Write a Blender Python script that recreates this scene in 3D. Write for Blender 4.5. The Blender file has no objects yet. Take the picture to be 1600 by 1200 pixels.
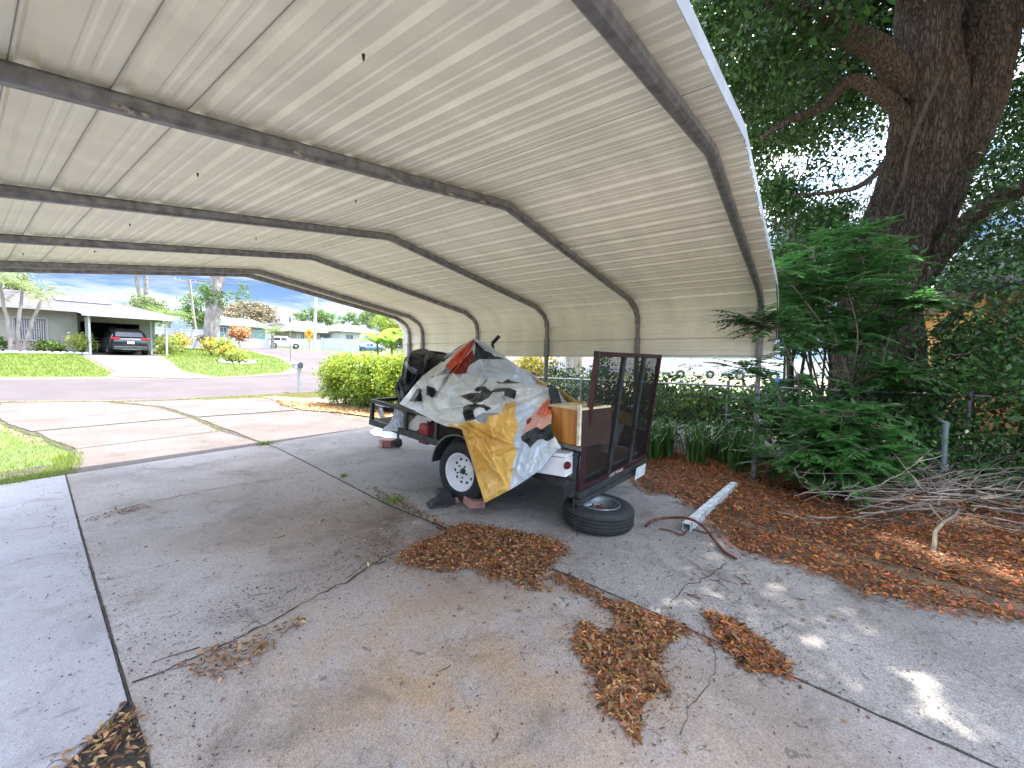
import bpy, bmesh, math, random
import numpy as np
from mathutils import Vector, Matrix, noise as mnoise
R_ = math.radians
rng = np.random.default_rng(7)
random.seed(7)
scene = bpy.context.scene
COL = scene.collection

# ------------------------------------------------------------------ camera
FPX, YAW, PITCH, ROLL, CH = 642.52, .9377, .0582, .0124, 1.457
cF = np.array([math.sin(YAW)*math.cos(PITCH), math.cos(YAW)*math.cos(PITCH), -math.sin(PITCH)])
_r = np.array([math.cos(YAW), -math.sin(YAW), 0.]); _u = np.cross(_r, cF)
cR = math.cos(ROLL)*_r + math.sin(ROLL)*_u
cU = -math.sin(ROLL)*_r + math.cos(ROLL)*_u
CAM = np.array([0, 0, CH])
cam = bpy.data.cameras.new('camera'); cam_ob = bpy.data.objects.new('camera', cam); COL.objects.link(cam_ob)
cam.sensor_fit = 'HORIZONTAL'; cam.sensor_width = 36; cam.lens = 36*FPX/1600
cam.clip_start = .02; cam.clip_end = 3000
M = Matrix(((cR[0], cU[0], -cF[0], 0), (cR[1], cU[1], -cF[1], 0), (cR[2], cU[2], -cF[2], CH), (0, 0, 0, 1)))
cam_ob.matrix_world = M
scene.camera = cam_ob
scene.view_settings.view_transform = 'Standard'; scene.view_settings.look = 'None'
scene.view_settings.exposure = 2.82; scene.view_settings.gamma = 1

def ray(x, y): return cF+(x-800)/FPX*cR-(y-600)/FPX*cU
def D(x, y, d): return CAM+ray(x, y)*d
def G(x, y, z=0.):
    d = ray(x, y); return CAM+d*((z-CH)/d[2])
def YP(x, y, Y0):
    d = ray(x, y); return CAM+d*Y0/d[1]
def XP(x, y, X0):
    d = ray(x, y); return CAM+d*X0/d[0]
TY = [0, 17.5, 25, 33, 36, 42, 52, 63, 100, 400]; TZ = [0, 0, .34, 1.42, 1.55, 1.95, 2.35, 2.75, 4, 8]
def T(Y): return float(np.interp(Y, TY, TZ))

# ------------------------------------------------------------------ world and sun
SUNV = Vector((.35, -.12, 1)).normalized()
w = bpy.data.worlds.new("World"); scene.world = w; w.use_nodes = True
nt = w.node_tree; nt.nodes.clear()
out = nt.nodes.new('ShaderNodeOutputWorld'); bg = nt.nodes.new('ShaderNodeBackground')
sky = nt.nodes.new('ShaderNodeTexSky'); sky.sky_type = 'NISHITA'; sky.sun_disc = False
sky.sun_elevation = math.asin(SUNV.z); sky.sun_rotation = math.atan2(SUNV.x, SUNV.y)
sky.air_density = 1.0; sky.dust_density = .6; sky.ozone_density = 1.6
tc = nt.nodes.new('ShaderNodeTexCoord'); mp = nt.nodes.new('ShaderNodeMapping'); mp.inputs['Scale'].default_value = (1, 1, 3.2)
mp.inputs['Location'].default_value = (.35, .1, .2)
nz = nt.nodes.new('ShaderNodeTexNoise'); nz.inputs['Scale'].default_value = 2.6; nz.inputs['Detail'].default_value = 7; nz.inputs['Roughness'].default_value = .55
rp = nt.nodes.new('ShaderNodeValToRGB'); rp.color_ramp.elements[0].position = .46; rp.color_ramp.elements[1].position = .60
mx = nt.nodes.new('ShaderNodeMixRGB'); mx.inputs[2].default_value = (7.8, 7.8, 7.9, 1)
nt.links.new(tc.outputs['Generated'], mp.inputs[0]); nt.links.new(mp.outputs[0], nz.inputs['Vector'])
nt.links.new(nz.outputs['Fac'], rp.inputs[0]); nt.links.new(rp.outputs[0], mx.inputs[0])
nt.links.new(sky.outputs[0], mx.inputs[1])
# the low sky near the horizon: blue gaps between white cumulus, dimmer than the sky overhead, brightened to light the carport
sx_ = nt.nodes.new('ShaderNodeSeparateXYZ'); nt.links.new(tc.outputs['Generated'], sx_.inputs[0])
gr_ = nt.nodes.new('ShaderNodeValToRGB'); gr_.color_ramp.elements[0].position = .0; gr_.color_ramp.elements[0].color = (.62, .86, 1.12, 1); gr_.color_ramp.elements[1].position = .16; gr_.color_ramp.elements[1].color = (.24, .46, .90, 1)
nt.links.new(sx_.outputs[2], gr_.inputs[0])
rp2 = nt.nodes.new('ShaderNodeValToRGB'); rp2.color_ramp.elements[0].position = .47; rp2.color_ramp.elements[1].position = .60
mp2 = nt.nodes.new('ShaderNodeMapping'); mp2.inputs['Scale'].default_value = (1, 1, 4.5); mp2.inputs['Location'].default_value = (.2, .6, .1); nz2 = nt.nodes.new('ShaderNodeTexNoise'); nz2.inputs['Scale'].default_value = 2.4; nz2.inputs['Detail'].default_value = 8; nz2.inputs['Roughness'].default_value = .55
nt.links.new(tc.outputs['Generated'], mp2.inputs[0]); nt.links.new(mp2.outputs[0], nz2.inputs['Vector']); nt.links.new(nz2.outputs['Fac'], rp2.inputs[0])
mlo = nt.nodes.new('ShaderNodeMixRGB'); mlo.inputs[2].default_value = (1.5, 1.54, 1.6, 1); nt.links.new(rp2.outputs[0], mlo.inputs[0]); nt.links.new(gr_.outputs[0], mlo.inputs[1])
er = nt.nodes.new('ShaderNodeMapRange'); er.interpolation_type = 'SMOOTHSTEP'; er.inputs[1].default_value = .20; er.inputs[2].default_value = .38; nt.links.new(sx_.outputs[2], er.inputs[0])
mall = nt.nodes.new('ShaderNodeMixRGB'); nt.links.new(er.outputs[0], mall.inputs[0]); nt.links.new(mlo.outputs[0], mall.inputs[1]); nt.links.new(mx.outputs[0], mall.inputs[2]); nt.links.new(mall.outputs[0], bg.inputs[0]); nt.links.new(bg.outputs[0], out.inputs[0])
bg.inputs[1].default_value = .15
sl = bpy.data.lights.new('sun', 'SUN'); sl.energy = 2.9; sl.angle = R_(.6); sl.color = (1, .95, .87)
so = bpy.data.objects.new('sun', sl); COL.objects.link(so); so.rotation_euler = SUNV.to_track_quat('Z', 'Y').to_euler()
so.location = (0, 0, 20)

# ------------------------------------------------------------------ materials
def pm(name, col, rough=.6, metal=0., nscale=None, bdist=.02, namt=.25, bump=0., bscale=None, col2=None, spec=None, trans=None, detail=5, stretch=None, rand=0., coat=0.):
    m = bpy.data.materials.new(name); m.use_nodes = True
    n = m.node_tree.nodes; l = m.node_tree.links; b = n['Principled BSDF']
    b.inputs['Base Color'].default_value = (*col, 1); b.inputs['Roughness'].default_value = rough; b.inputs['Metallic'].default_value = metal
    if spec is not None: b.inputs['Specular IOR Level'].default_value = spec
    if coat: b.inputs['Coat Weight'].default_value = coat
    src = None
    if nscale or bump:
        t = n.new('ShaderNodeTexCoord'); mpn = n.new('ShaderNodeMapping'); l.new(t.outputs['Object'], mpn.inputs[0])
        if stretch: mpn.inputs['Scale'].default_value = stretch
    if nscale:
        nz = n.new('ShaderNodeTexNoise'); nz.inputs['Scale'].default_value = nscale; nz.inputs['Detail'].default_value = detail
        l.new(mpn.outputs[0], nz.inputs['Vector'])
        r = n.new('ShaderNodeValToRGB'); r.color_ramp.elements[0].position = .32; r.color_ramp.elements[1].position = .68
        c2 = col2 if col2 else tuple(min(1, c*(1+namt)) for c in col)
        c1 = col if col2 else tuple(c*(1-namt) for c in col)
        r.color_ramp.elements[0].color = (*c1, 1); r.color_ramp.elements[1].color = (*c2, 1)
        l.new(nz.outputs['Fac'], r.inputs[0]); src = r.outputs[0]
    if rand:
        g = n.new('ShaderNodeNewGeometry'); hs = n.new('ShaderNodeHueSaturation')
        if src: l.new(src, hs.inputs['Color'])
        else: hs.inputs['Color'].default_value = (*col, 1)
        mr = n.new('ShaderNodeMapRange'); mr.inputs[3].default_value = 1-rand; mr.inputs[4].default_value = 1+rand
        l.new(g.outputs['Random Per Island'], mr.inputs[0]); l.new(mr.outputs[0], hs.inputs['Value'])
        mr2 = n.new('ShaderNodeMapRange'); mr2.inputs[3].default_value = .5-rand*.05; mr2.inputs[4].default_value = .5+rand*.04
        ml = n.new('ShaderNodeMath'); ml.operation = 'MULTIPLY'; ml.inputs[1].default_value = 7.31
        fr = n.new('ShaderNodeMath'); fr.operation = 'FRACT'
        l.new(g.outputs['Random Per Island'], ml.inputs[0]); l.new(ml.outputs[0], fr.inputs[0]); l.new(fr.outputs[0], mr2.inputs[0]); l.new(mr2.outputs[0], hs.inputs['Hue'])
        src = hs.outputs[0]
    if src: l.new(src, b.inputs['Base Color'])
    if bump:
        nb = n.new('ShaderNodeTexNoise'); nb.inputs['Scale'].default_value = bscale or 30; nb.inputs['Detail'].default_value = 6
        l.new(mpn.outputs[0], nb.inputs['Vector'])
        bp = n.new('ShaderNodeBump'); bp.inputs['Strength'].default_value = min(1, bump); bp.inputs['Distance'].default_value = bdist
        l.new(nb.outputs['Fac'], bp.inputs['Height']); l.new(bp.outputs[0], b.inputs['Normal'])
    if trans:
        o = n['Material Output']; tr = n.new('ShaderNodeBsdfTranslucent'); ms = n.new('ShaderNodeMixShader'); ms.inputs[0].default_value = trans
        if src: l.new(src, tr.inputs[0])
        else: tr.inputs[0].default_value = (*col, 1)
        l.new(b.outputs[0], ms.inputs[1]); l.new(tr.outputs[0], ms.inputs[2]); l.new(ms.outputs[0], o.inputs[0])
    return m
def leafmat(name, col, rand=.4, trans=.35, rough=.45): return pm(name, col, rough, rand=rand, trans=trans, spec=.35)

# ------------------------------------------------------------------ mesh builder
class MB:
    def __init__(s): s.v = []; s.f = []; s.mi = []
    def add(s, vs, fs, mi=0):
        o = len(s.v); s.v += [tuple(map(float, p)) for p in vs]; s.f += [tuple(i+o for i in f) for f in fs]; s.mi += [mi]*len(fs)
    def box(s, c, d, rot=None, mi=0, ax=None):
        # c centre, d full sizes, ax 3 axis vectors or rot z angle
        if ax is None:
            a = rot or 0.; ax = (Vector((math.cos(a), math.sin(a), 0)), Vector((-math.sin(a), math.cos(a), 0)), Vector((0, 0, 1)))
        c = Vector(c); X, Y, Z = [Vector(q)*k*.5 for q, k in zip(ax, d)]
        vs = [c+sx*X+sy*Y+sz*Z for sz in (-1, 1) for sy in (-1, 1) for sx in (-1, 1)]
        s.add(vs, [(0, 2, 3, 1), (4, 5, 7, 6), (0, 1, 5, 4), (2, 6, 7, 3), (0, 4, 6, 2), (1, 3, 7, 5)], mi)
    def bar(s, p, q, w, h=None, up=(0, 0, 1), mi=0):
        p = Vector(p); q = Vector(q); d = q-p; L = d.length
        if L < 1e-6: return
        d /= L; u = Vector(up); x = d.cross(u)
        if x.length < 1e-4: x = d.cross(Vector((1, 0, 0)))
        x.normalize(); u = x.cross(d).normalized()
        s.box((p+q)/2, (w, L, h or w), ax=(x, d, u), mi=mi)
    def tube(s, pts, rad, seg=8, cap=True, mi=0):
        pts = [Vector(p) for p in pts]; n = len(pts)
        if not hasattr(rad, '__len__'): rad = [rad]*n
        vs = []; prev = None
        for i, p in enumerate(pts):
            t = (pts[min(i+1, n-1)]-pts[max(i-1, 0)])
            if t.length < 1e-9: t = Vector((0, 0, 1))
            t.normalize()
            if prev is None:
                x = t.cross(Vector((0, 0, 1)))
                if x.length < 1e-3: x = t.cross(Vector((1, 0, 0)))
            else: x = prev-t*prev.dot(t)
            x.normalize(); prev = x; y = t.cross(x)
            for k in range(seg):
                a = 2*math.pi*k/seg; vs.append(p+(x*math.cos(a)+y*math.sin(a))*rad[i])
        fs = [(i*seg+k, i*seg+(k+1) % seg, (i+1)*seg+(k+1) % seg, (i+1)*seg+k) for i in range(n-1) for k in range(seg)]
        if cap: fs += [tuple(range(seg-1, -1, -1)), tuple((n-1)*seg+k for k in range(seg))]
        s.add(vs, fs, mi)
    def lathe(s, prof, c, axis=(0, 0, 1), seg=32, mi=0, close=False):
        c = Vector(c); z = Vector(axis).normalized(); x = z.orthogonal().normalized(); y = z.cross(x); n = len(prof)
        vs = [c+(x*math.cos(2*math.pi*k/seg)+y*math.sin(2*math.pi*k/seg))*r+z*h for r, h in prof for k in range(seg)]
        m = n if close else n-1
        fs = [((i % n)*seg+k, (i % n)*seg+(k+1) % seg, ((i+1) % n)*seg+(k+1) % seg, ((i+1) % n)*seg+k) for i in range(m) for k in range(seg)]
        s.add(vs, fs, mi)
    def prism(s, poly, z0, z1, mi=0):
        n = len(poly); vs = [(x, y, z0) for x, y in poly]+[(x, y, z1) for x, y in poly]
        s.add(vs, [tuple(range(n-1, -1, -1)), tuple(range(n, 2*n))]+[(i, (i+1) % n, n+(i+1) % n, n+i) for i in range(n)], mi)
    def extr(s, poly, vec, mi=0):
        n = len(poly); vs = [Vector(p) for p in poly]; v = Vector(vec); vs = vs+[p+v for p in vs]
        s.add(vs, [tuple(range(n-1, -1, -1)), tuple(range(n, 2*n))]+[(i, (i+1) % n, n+(i+1) % n, n+i) for i in range(n)], mi)
    def build(s, name, mats, parent=None, smooth=False, bevel=0, fix=True):
        me = bpy.data.meshes.new(name); me.from_pydata(s.v, [], s.f); 
        if not isinstance(mats, (list, tuple)): mats = [mats]
        for m in mats: me.materials.append(m)
        if len(mats) > 1: me.polygons.foreach_set('material_index', s.mi)
        if fix and len(s.f) < 60000:
            bm = bmesh.new(); bm.from_mesh(me); bmesh.ops.recalc_face_normals(bm, faces=bm.faces)
            if bevel:
                bmesh.ops.remove_doubles(bm, verts=bm.verts, dist=1e-5)
                es = [e for e in bm.edges if len(e.link_faces) == 2 and e.calc_face_angle(0) > .6]
                bmesh.ops.bevel(bm, geom=es, offset=bevel, segments=2, profile=.5, affect='EDGES', clamp_overlap=True)
            bm.to_mesh(me); bm.free()
        if smooth:
            me.polygons.foreach_set('use_smooth', [True]*len(me.polygons))
            try: me.set_sharp_from_angle(angle=R_(40))
            except Exception: pass
        o = bpy.data.objects.new(name, me); COL.objects.link(o)
        if parent is not None:
            o.parent = parent; o.matrix_parent_inverse = Matrix.Translation(-parent.location) if parent.parent is None else Matrix()
        return o
def tag(o, label=None, cat=None, group=None, kind=None):
    if label: o['label'] = label
    if cat: o['category'] = cat
    if group: o['group'] = group
    if kind: o['kind'] = kind
    return o
def thing(name, label, cat, loc=(0, 0, 0), group=None):
    o = bpy.data.objects.new(name, None); COL.objects.link(o); o.location = [float(q) for q in loc]; o.empty_display_size = .2
    bpy.context.view_layer.update()
    return tag(o, label, cat, group)

# numpy leaf cloud: quads folded along the midrib
def leaf_mesh(name, P, L, W, mat, parent=None, up=None, droop=0., flat=0., fold=.25, dirs=None):
    N = len(P); P = np.asarray(P, float)
    d = rng.normal(size=(N, 3)) if dirs is None else dirs+rng.normal(size=(N, 3))*.25
    d[:, 2] = d[:, 2]*(1-flat)-droop; d /= np.linalg.norm(d, axis=1)[:, None]+1e-9
    nrm = rng.normal(size=(N, 3)); nrm[:, 2] += flat*4
    s = np.cross(d, nrm); s /= np.linalg.norm(s, axis=1)[:, None]+1e-9; n = np.cross(s, d)
    k = rng.uniform(.65, 1.3, size=(N, 1)); L = L*k; W = W*k
    V = np.empty((N, 4, 3)); V[:, 0] = P; V[:, 1] = P+d*L*.5+s*W*.5+n*W*fold; V[:, 2] = P+d*L; V[:, 3] = P+d*L*.5-s*W*.5+n*W*fold
    return quads(name, V, mat, parent)
def quads(name, V, mat, parent=None):
    N = len(V); k = V.shape[1]
    me = bpy.data.meshes.new(name); me.vertices.add(N*k); me.vertices.foreach_set('co', V.reshape(-1).astype(np.float32))
    me.loops.add(N*k); me.loops.foreach_set('vertex_index', np.arange(N*k, dtype=np.int32))
    me.polygons.add(N); me.polygons.foreach_set('loop_start', np.arange(0, N*k, k, dtype=np.int32)); me.polygons.foreach_set('loop_total', np.full(N, k, dtype=np.int32))
    me.update(calc_edges=True); me.validate(); me.materials.append(mat)
    o = bpy.data.objects.new(name, me); COL.objects.link(o)
    if parent is not None:
        o.parent = parent; o.matrix_parent_inverse = Matrix.Translation(-parent.location) if parent.parent is None else Matrix()
    return o
def clumps(blobs, nclump, nper, spread):
    # blobs: (cx,cy,cz,rx,ry,rz); clump centres in the shell-ish volume, leaves gathered round each
    B = np.array(blobs, float); vol = B[:, 3]*B[:, 4]*B[:, 5]; idx = rng.choice(len(B), size=nclump, p=vol/vol.sum())
    d = rng.normal(size=(nclump, 3)); d /= np.linalg.norm(d, axis=1)[:, None]; r = rng.uniform(.12, 1, size=(nclump, 1))**.45
    c = B[idx, :3]+d*r*B[idx, 3:]
    P = np.repeat(c, nper, axis=0)+rng.normal(size=(nclump*nper, 3))*spread*np.array([1, 1, .7])
    return P
def in_poly(x, y, poly):
    c = np.zeros(np.shape(x), bool); n = len(poly)
    for i in range(n):
        x1, y1 = poly[i]; x2, y2 = poly[(i+1) % n]
        if y1 == y2: continue
        cond = ((y1 > y) != (y2 > y)) & (x < (x2-x1)*(y-y1)/(y2-y1)+x1); c ^= cond
    return c
def samp_poly(poly, n):
    poly = [(p[0], p[1]) for p in poly]; xs = [p[0] for p in poly]; ys = [p[1] for p in poly]; out = []
    tot = 0
    while tot < n:
        x = rng.uniform(min(xs), max(xs), n*2); y = rng.uniform(min(ys), max(ys), n*2); k = in_poly(x, y, poly)
        out.append(np.stack([x[k], y[k]], 1)); tot += k.sum()
        if tot == 0 and len(out) > 50: break
    return np.concatenate(out)[:n]
def sheet(name, poly, mat, lift=.004, kind='structure', thick=None, smoothpts=False):
    # a ground sheet cut along the terrain's slope breaks so that it follows the ground
    bm = bmesh.new(); vs = [bm.verts.new((p[0], p[1], 0)) for p in poly]; bm.faces.new(vs)
    for yb in TY[1:-1]:
        bmesh.ops.bisect_plane(bm, geom=bm.verts[:]+bm.edges[:]+bm.faces[:], plane_co=(0, yb, 0), plane_no=(0, 1, 0))
    bmesh.ops.triangulate(bm, faces=bm.faces[:])
    for v in bm.verts: v.co.z = T(v.co.y)+lift
    if thick:
        r = bmesh.ops.extrude_face_region(bm, geom=bm.faces[:])
        for g in r['geom']:
            if isinstance(g, bmesh.types.BMVert): g.co.z -= thick
    bmesh.ops.recalc_face_normals(bm, faces=bm.faces)
    me = bpy.data.meshes.new(name); bm.to_mesh(me); bm.free()
    if not thick and len(me.polygons) and me.polygons[0].normal.z < 0: me.flip_normals()
    me.materials.append(mat); o = bpy.data.objects.new(name, me); COL.objects.link(o); return tag(o, kind=kind)
def jag(poly, amp, step, seed=0):
    rr = random.Random(seed); out = []
    for i in range(len(poly)):
        a = Vector((poly[i][0], poly[i][1])); b = Vector((poly[(i+1) % len(poly)][0], poly[(i+1) % len(poly)][1])); n = max(1, int((b-a).length/step))
        for k in range(n):
            p = a.lerp(b, k/n); q = Vector((rr.uniform(-1, 1), rr.uniform(-1, 1)))*amp if k else Vector((0, 0)); out.append((p.x+q.x, p.y+q.y))
    return out

# ================================================================== GROUND, ROAD, SLABS
m_earth = pm('earth', (.16, .12, .085), .95, nscale=2.5, col2=(.09, .065, .045), bump=.6, bscale=25)
m_grassbase = pm('lawn_base', (.05, .085, .015), .9, nscale=1.3, col2=(.09, .125, .025), bump=.8, bscale=60, detail=8)
m_asphalt = pm('asphalt', (.060, .047, .050), .9, nscale=.45, namt=.22, bump=.5, bscale=120, detail=9)
m_patio = pm('far_concrete', (.095, .085, .082), .85, nscale=.7, namt=.18, bump=.3, bscale=60, detail=8)

def concrete(name, base, stain, dark, speck=.5, warm=None):
    m = bpy.data.materials.new(name); m.use_nodes = True
    n = m.node_tree.nodes; l = m.node_tree.links; b = n['Principled BSDF']; b.inputs['Roughness'].default_value = .82
    b.inputs['Specular IOR Level'].default_value = .35
    t = n.new('ShaderNodeTexCoord')
    def noi(sc, det=6, rough=.6, dist=0.):
        q = n.new('ShaderNodeTexNoise'); q.inputs['Scale'].default_value = sc; q.inputs['Detail'].default_value = det
        q.inputs['Roughness'].default_value = rough; q.inputs['Distortion'].default_value = dist; l.new(t.outputs['Object'], q.inputs['Vector']); return q.outputs['Fac']
    def ramp(src, a, bb):
        r = n.new('ShaderNodeMapRange'); r.inputs[1].default_value = a; r.inputs[2].default_value = bb; l.new(src, r.inputs[0]); return r.outputs[0]
    def mix(c1, c2, fac, typ='MIX'):
        x = n.new('ShaderNodeMixRGB'); x.blend_type = typ
        for i, c in ((1, c1), (2, c2)):
            if isinstance(c, tuple): x.inputs[i].default_value = (*c, 1)
            else: l.new(c, x.inputs[i])
        if isinstance(fac, float): x.inputs[0].default_value = fac
        else: l.new(fac, x.inputs[0])
        return x.outputs[0]
    def mul(a, k):
        x = n.new('ShaderNodeMath'); x.operation = 'MULTIPLY'; l.new(a, x.inputs[0])
        if isinstance(k, float): x.inputs[1].default_value = k
        else: l.new(k, x.inputs[1])
        return x.outputs[0]
    c = mix(base, stain, ramp(noi(.85, 5, .55, .6), .42, .66))
    if warm:
        for (wx, wy, wr, col, st) in warm:
            v = n.new('ShaderNodeVectorMath'); v.operation = 'DISTANCE'; l.new(t.outputs['Object'], v.inputs[0]); v.inputs[1].default_value = (wx, wy, 0)
            f = ramp(v.outputs['Value'], wr, wr*.15); c = mix(c, col, mul(mul(f, ramp(noi(3.1, 6, .65, .4), .3, .6)), st))
    c = mix(c, dark, mul(ramp(noi(1.9, 8, .68, 1.1), .53, .74), .75))
    c = mix(c, tuple(q*1.35 for q in base), mul(ramp(noi(5.5, 8, .7), .55, .75), .45))
    c = mix(c, (.03, .028, .025), mul(ramp(noi(46, 3, .6), .62, .70), .6))
    c = mix(c, dark, mul(ramp(noi(11, 5, .75, .8), .60, .66), .7))
    c = mix(c, tuple(min(.7, q*1.7) for q in base), mul(ramp(noi(17, 6, .8), .68, .74), .6))
    vo = n.new('ShaderNodeTexVoronoi'); vo.inputs['Scale'].default_value = 210; l.new(t.outputs['Object'], vo.inputs['Vector'])
    g = n.new('ShaderNodeRGBToBW'); l.new(vo.outputs['Color'], g.inputs[0])
    ag = n.new('ShaderNodeMapRange'); ag.inputs[1].default_value = 0; ag.inputs[2].default_value = 1; ag.inputs[3].default_value = 1-speck*.5; ag.inputs[4].default_value = 1+speck*.5; l.new(g.outputs[0], ag.inputs[0])
    c = mix(c, ag.outputs[0], 1.0, 'MULTIPLY')
    l.new(c, b.inputs['Base Color'])
    bp = n.new('ShaderNodeBump'); bp.inputs['Strength'].default_value = .45; bp.inputs['Distance'].default_value = .006
    a = n.new('ShaderNodeMath'); a.operation = 'ADD'; l.new(noi(60, 6, .7), a.inputs[0]); l.new(mul(vo.outputs['Distance'], .5), a.inputs[1]); l.new(a.outputs[0], bp.inputs['Height']); l.new(bp.outputs[0], b.inputs['Normal'])
    return m
m_slab_l = concrete('slab_smooth', (.34, .33, .355), (.29, .28, .30), (.165, .155, .16), .35)
m_slab_m = concrete('slab_stained', (.295, .268, .258), (.205, .175, .155), (.085, .072, .063), .7,
                    warm=[(1.35, 1.3, 1.3, (.31, .215, .135), .95), (2.0, 3.4, 1.3, (.25, .185, .135), .85), (2.1, 5.0, 1.0, (.28, .22, .17), .6), (1.2, .4, 1.0, (.36, .27, .20), .7), (2.3, 2.9, .9, (.10, .072, .055), .95), (2.55, 1.0, .5, (.12, .09, .07), .8), (1.15, 6.8, .7, (.15, .14, .15), .6), (.6, 3.2, .8, (.42, .41, .43), .6), (2.3, 1.9, .8, (.15, .105, .08), .8)])
m_slab_r = concrete('slab_aggregate', (.265, .248, .235), (.19, .173, .16), (.08, .07, .063), 1.1)
m_slab_f = concrete('slab_sun_darkened', (.098, .082, .076), (.074, .058, .050), (.042, .031, .026), .5)  # concrete darkened to offset the full sun beyond the roof's shadow edge
m_joint = pm('joint_dirt', (.035, .028, .022), .95, nscale=14, namt=.5, bump=.8, bscale=60)

# the ground itself, one sheet that rises gently past the road
mb = MB(); xs = [-400, -60, -20, -6, 0, 6, 12, 20, 35, 60, 120, 400]; ys = [-150, -40, -10, 0, 8, 12]+TY[1:]
for y in ys:
    for x in xs: mb.v.append((x, y, T(max(y, 0))-.03))
for j in range(len(ys)-1):
    for i in range(len(xs)-1):
        a = j*len(xs)+i; mb.f.append((a, a+1, a+1+len(xs), a+len(xs))); mb.mi.append(0)
tag(mb.build('ground', m_earth), kind='structure')
GL = -.026
def px_poly(pts): return [tuple(G(x, y)[:2]) for x, y in pts]
# lawns (world polygons on the terrain)
sheet('lawn_ground', [(-30, 26.6), (1.2, 26.4), (4.2, 26.1), (4.6, 27.2), (4.2, 35.3), (-30, 35.3)], m_grassbase, -.022)
sheet('lawn_ground', [(8.0, 35.3), (7.2, 27.5), (8.2, 25.3), (12.0, 26.3), (13.8, 28.5), (14.9, 33), (16.2, 40), (18.5, 60), (-60, 60), (-60, 35.3)], m_grassbase, -.022)
sheet('lawn_ground', [(26, 47), (80, 47), (120, 110), (-100, 110), (-60, 60.1), (18.5, 60.1), (25.5, 61)], m_grassbase, -.0215)
sheet('lawn_ground', [(9.5, -20), (60, -20), (60, 16.9), (9.5, 16.9)], m_grassbase, -.022)
sheet('verge_grass_ground', jag([(-14, 7.0), (.2, 7.2), (.78, 7.32), (1.05, 8.3), (1.05, 9.2), (.75, 10.5), (.4, 13.5), (.2, 16.4), (.6, 18.9), (-14, 19.2)], .05, .3), m_grassbase, -.022)
sheet('verge_grass_ground', [(4.7, 16.75), (7, 16.3), (9, 14.2), (12, 13.5), (40, 13.5), (40, 17.1), (9.1, 17.15), (4.9, 17.2)], m_grassbase, -.021)
road = sheet('road', [(-80, 20.2), (-6, 19.9), (.8, 19.3), (3.0, 18.0), (4.9, 17.38), (9.1, 17.2), (80, 17.2), (80, 24.5), (29, 24.5), (26, 27), (25.2, 34), (25, 50), (26, 70), (20.5, 70), (18, 50), (17, 40), (15.8, 33), (14.6, 28.2), (12.6, 26.0), (7, 24.8), (4, 25.6), (-6, 26.5), (-80, 26.8)], m_asphalt, -.014)
sheet('sidewalk', [(24.3, 45.0), (70, 45), (70, 46.3), (24.3, 46.3)], m_patio, -.008)
sheet('neighbour_driveway', [(4.5, 26.0), (7.0, 25.0), (8.0, 25.2), (7.3, 27.4), (8.1, 35.4), (8.5, 38), (4.7, 38), (4.3, 35.3), (4.7, 27.3)], m_patio, -.008)
sheet('neighbour_driveway', [(24.9, 59.5), (36, 59.5), (36, 65.5), (25.3, 65.5)], m_patio, -.008)
# slabs under and before the carport: joints follow the photograph's
sheet('joint_dirt', [(-5, -6), (6.2, -6), (6.2, 8.5), (.97, 8.2), (-5, 7.4)], m_joint, -.012)
Lx = [(.355, 1.80), (.39, 2.28), (.56, 4.6), (.735, 7.03), (.80, 7.75)]
GAP = .007
seamL = [(.355, 1.80), (.39, 2.28), (.47, 3.4), (.575, 4.8), (.66, 5.9), (.765, 7.26)]; seamR = [(2.19, -.6), (2.27, .1), (2.37, .75), (2.42, 1.22), (2.46, 2.3), (2.52, 3.38), (2.88, 5.75), (3.04, 6.9), (3.06, 7.36)]
sheet('concrete_slab', [(x-GAP, y) for x, y in seamL]+[(.79, 7.72), (-5, 7.1), (-5, 1.35), (-.6, 1.5), (.02, 1.98), (.30, 2.27)][0:4]+[(-.6, 1.5), (.02, 1.93), (.30, 2.2)][1:] if False else [(x-GAP, y) for x, y in seamL[1:]]+[(-5, 6.95), (-5, 1.2), (-.6, 1.42), (.0, 1.9), (.2, 2.1)], m_slab_l, 0, thick=.05)
sheet('concrete_slab', [(x+GAP, y) for x, y in seamL]+[]+[(x-GAP, y) for x, y in seamR[::-1]]+[(2.1, -3), (-.2, -3), (.10, -.4)], m_slab_m, 0, thick=.05)
sheet('concrete_slab', [(-.30, 1.0), (.30, 1.72), (.06, -.4), (-.24, -3), (-2, -3)], m_slab_l, -.006, thick=.05)
sheet('concrete_slab', [(x+GAP, y) for x, y in seamR]+[(6.1, 7.6), (6.1, -6), (2.2, -6)], m_slab_r, 0, thick=.05)
# sunny driveway apron
ap = jag([(.78, 7.28), (6.1, 7.62), (5.8, 8.4), (5.7, 9.2), (6.0, 10.4), (5.6, 11.5), (5.9, 13), (6.6, 14.6), (5.8, 15.9), (4.9, 16.6), (4.2, 17.35), (3.0, 17.9), (.75, 18.9), (.5, 16.4), (.6, 13.5), (.9, 10.6), (1.0, 9.2)], .05, .35, 4)
sheet('driveway_base', ap, m_joint, -.014)
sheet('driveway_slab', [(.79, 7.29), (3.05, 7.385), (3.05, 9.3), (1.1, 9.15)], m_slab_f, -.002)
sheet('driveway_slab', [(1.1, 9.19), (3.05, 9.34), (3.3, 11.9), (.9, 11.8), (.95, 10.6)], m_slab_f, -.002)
sheet('driveway_slab', jag([(.85, 11.9), (3.3, 12.0), (3.4, 15.0), (2.7, 17.8), (.8, 18.7), (.55, 16.4), (.65, 13.5)], .03, .4, 6), m_slab_f, -.002)
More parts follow.
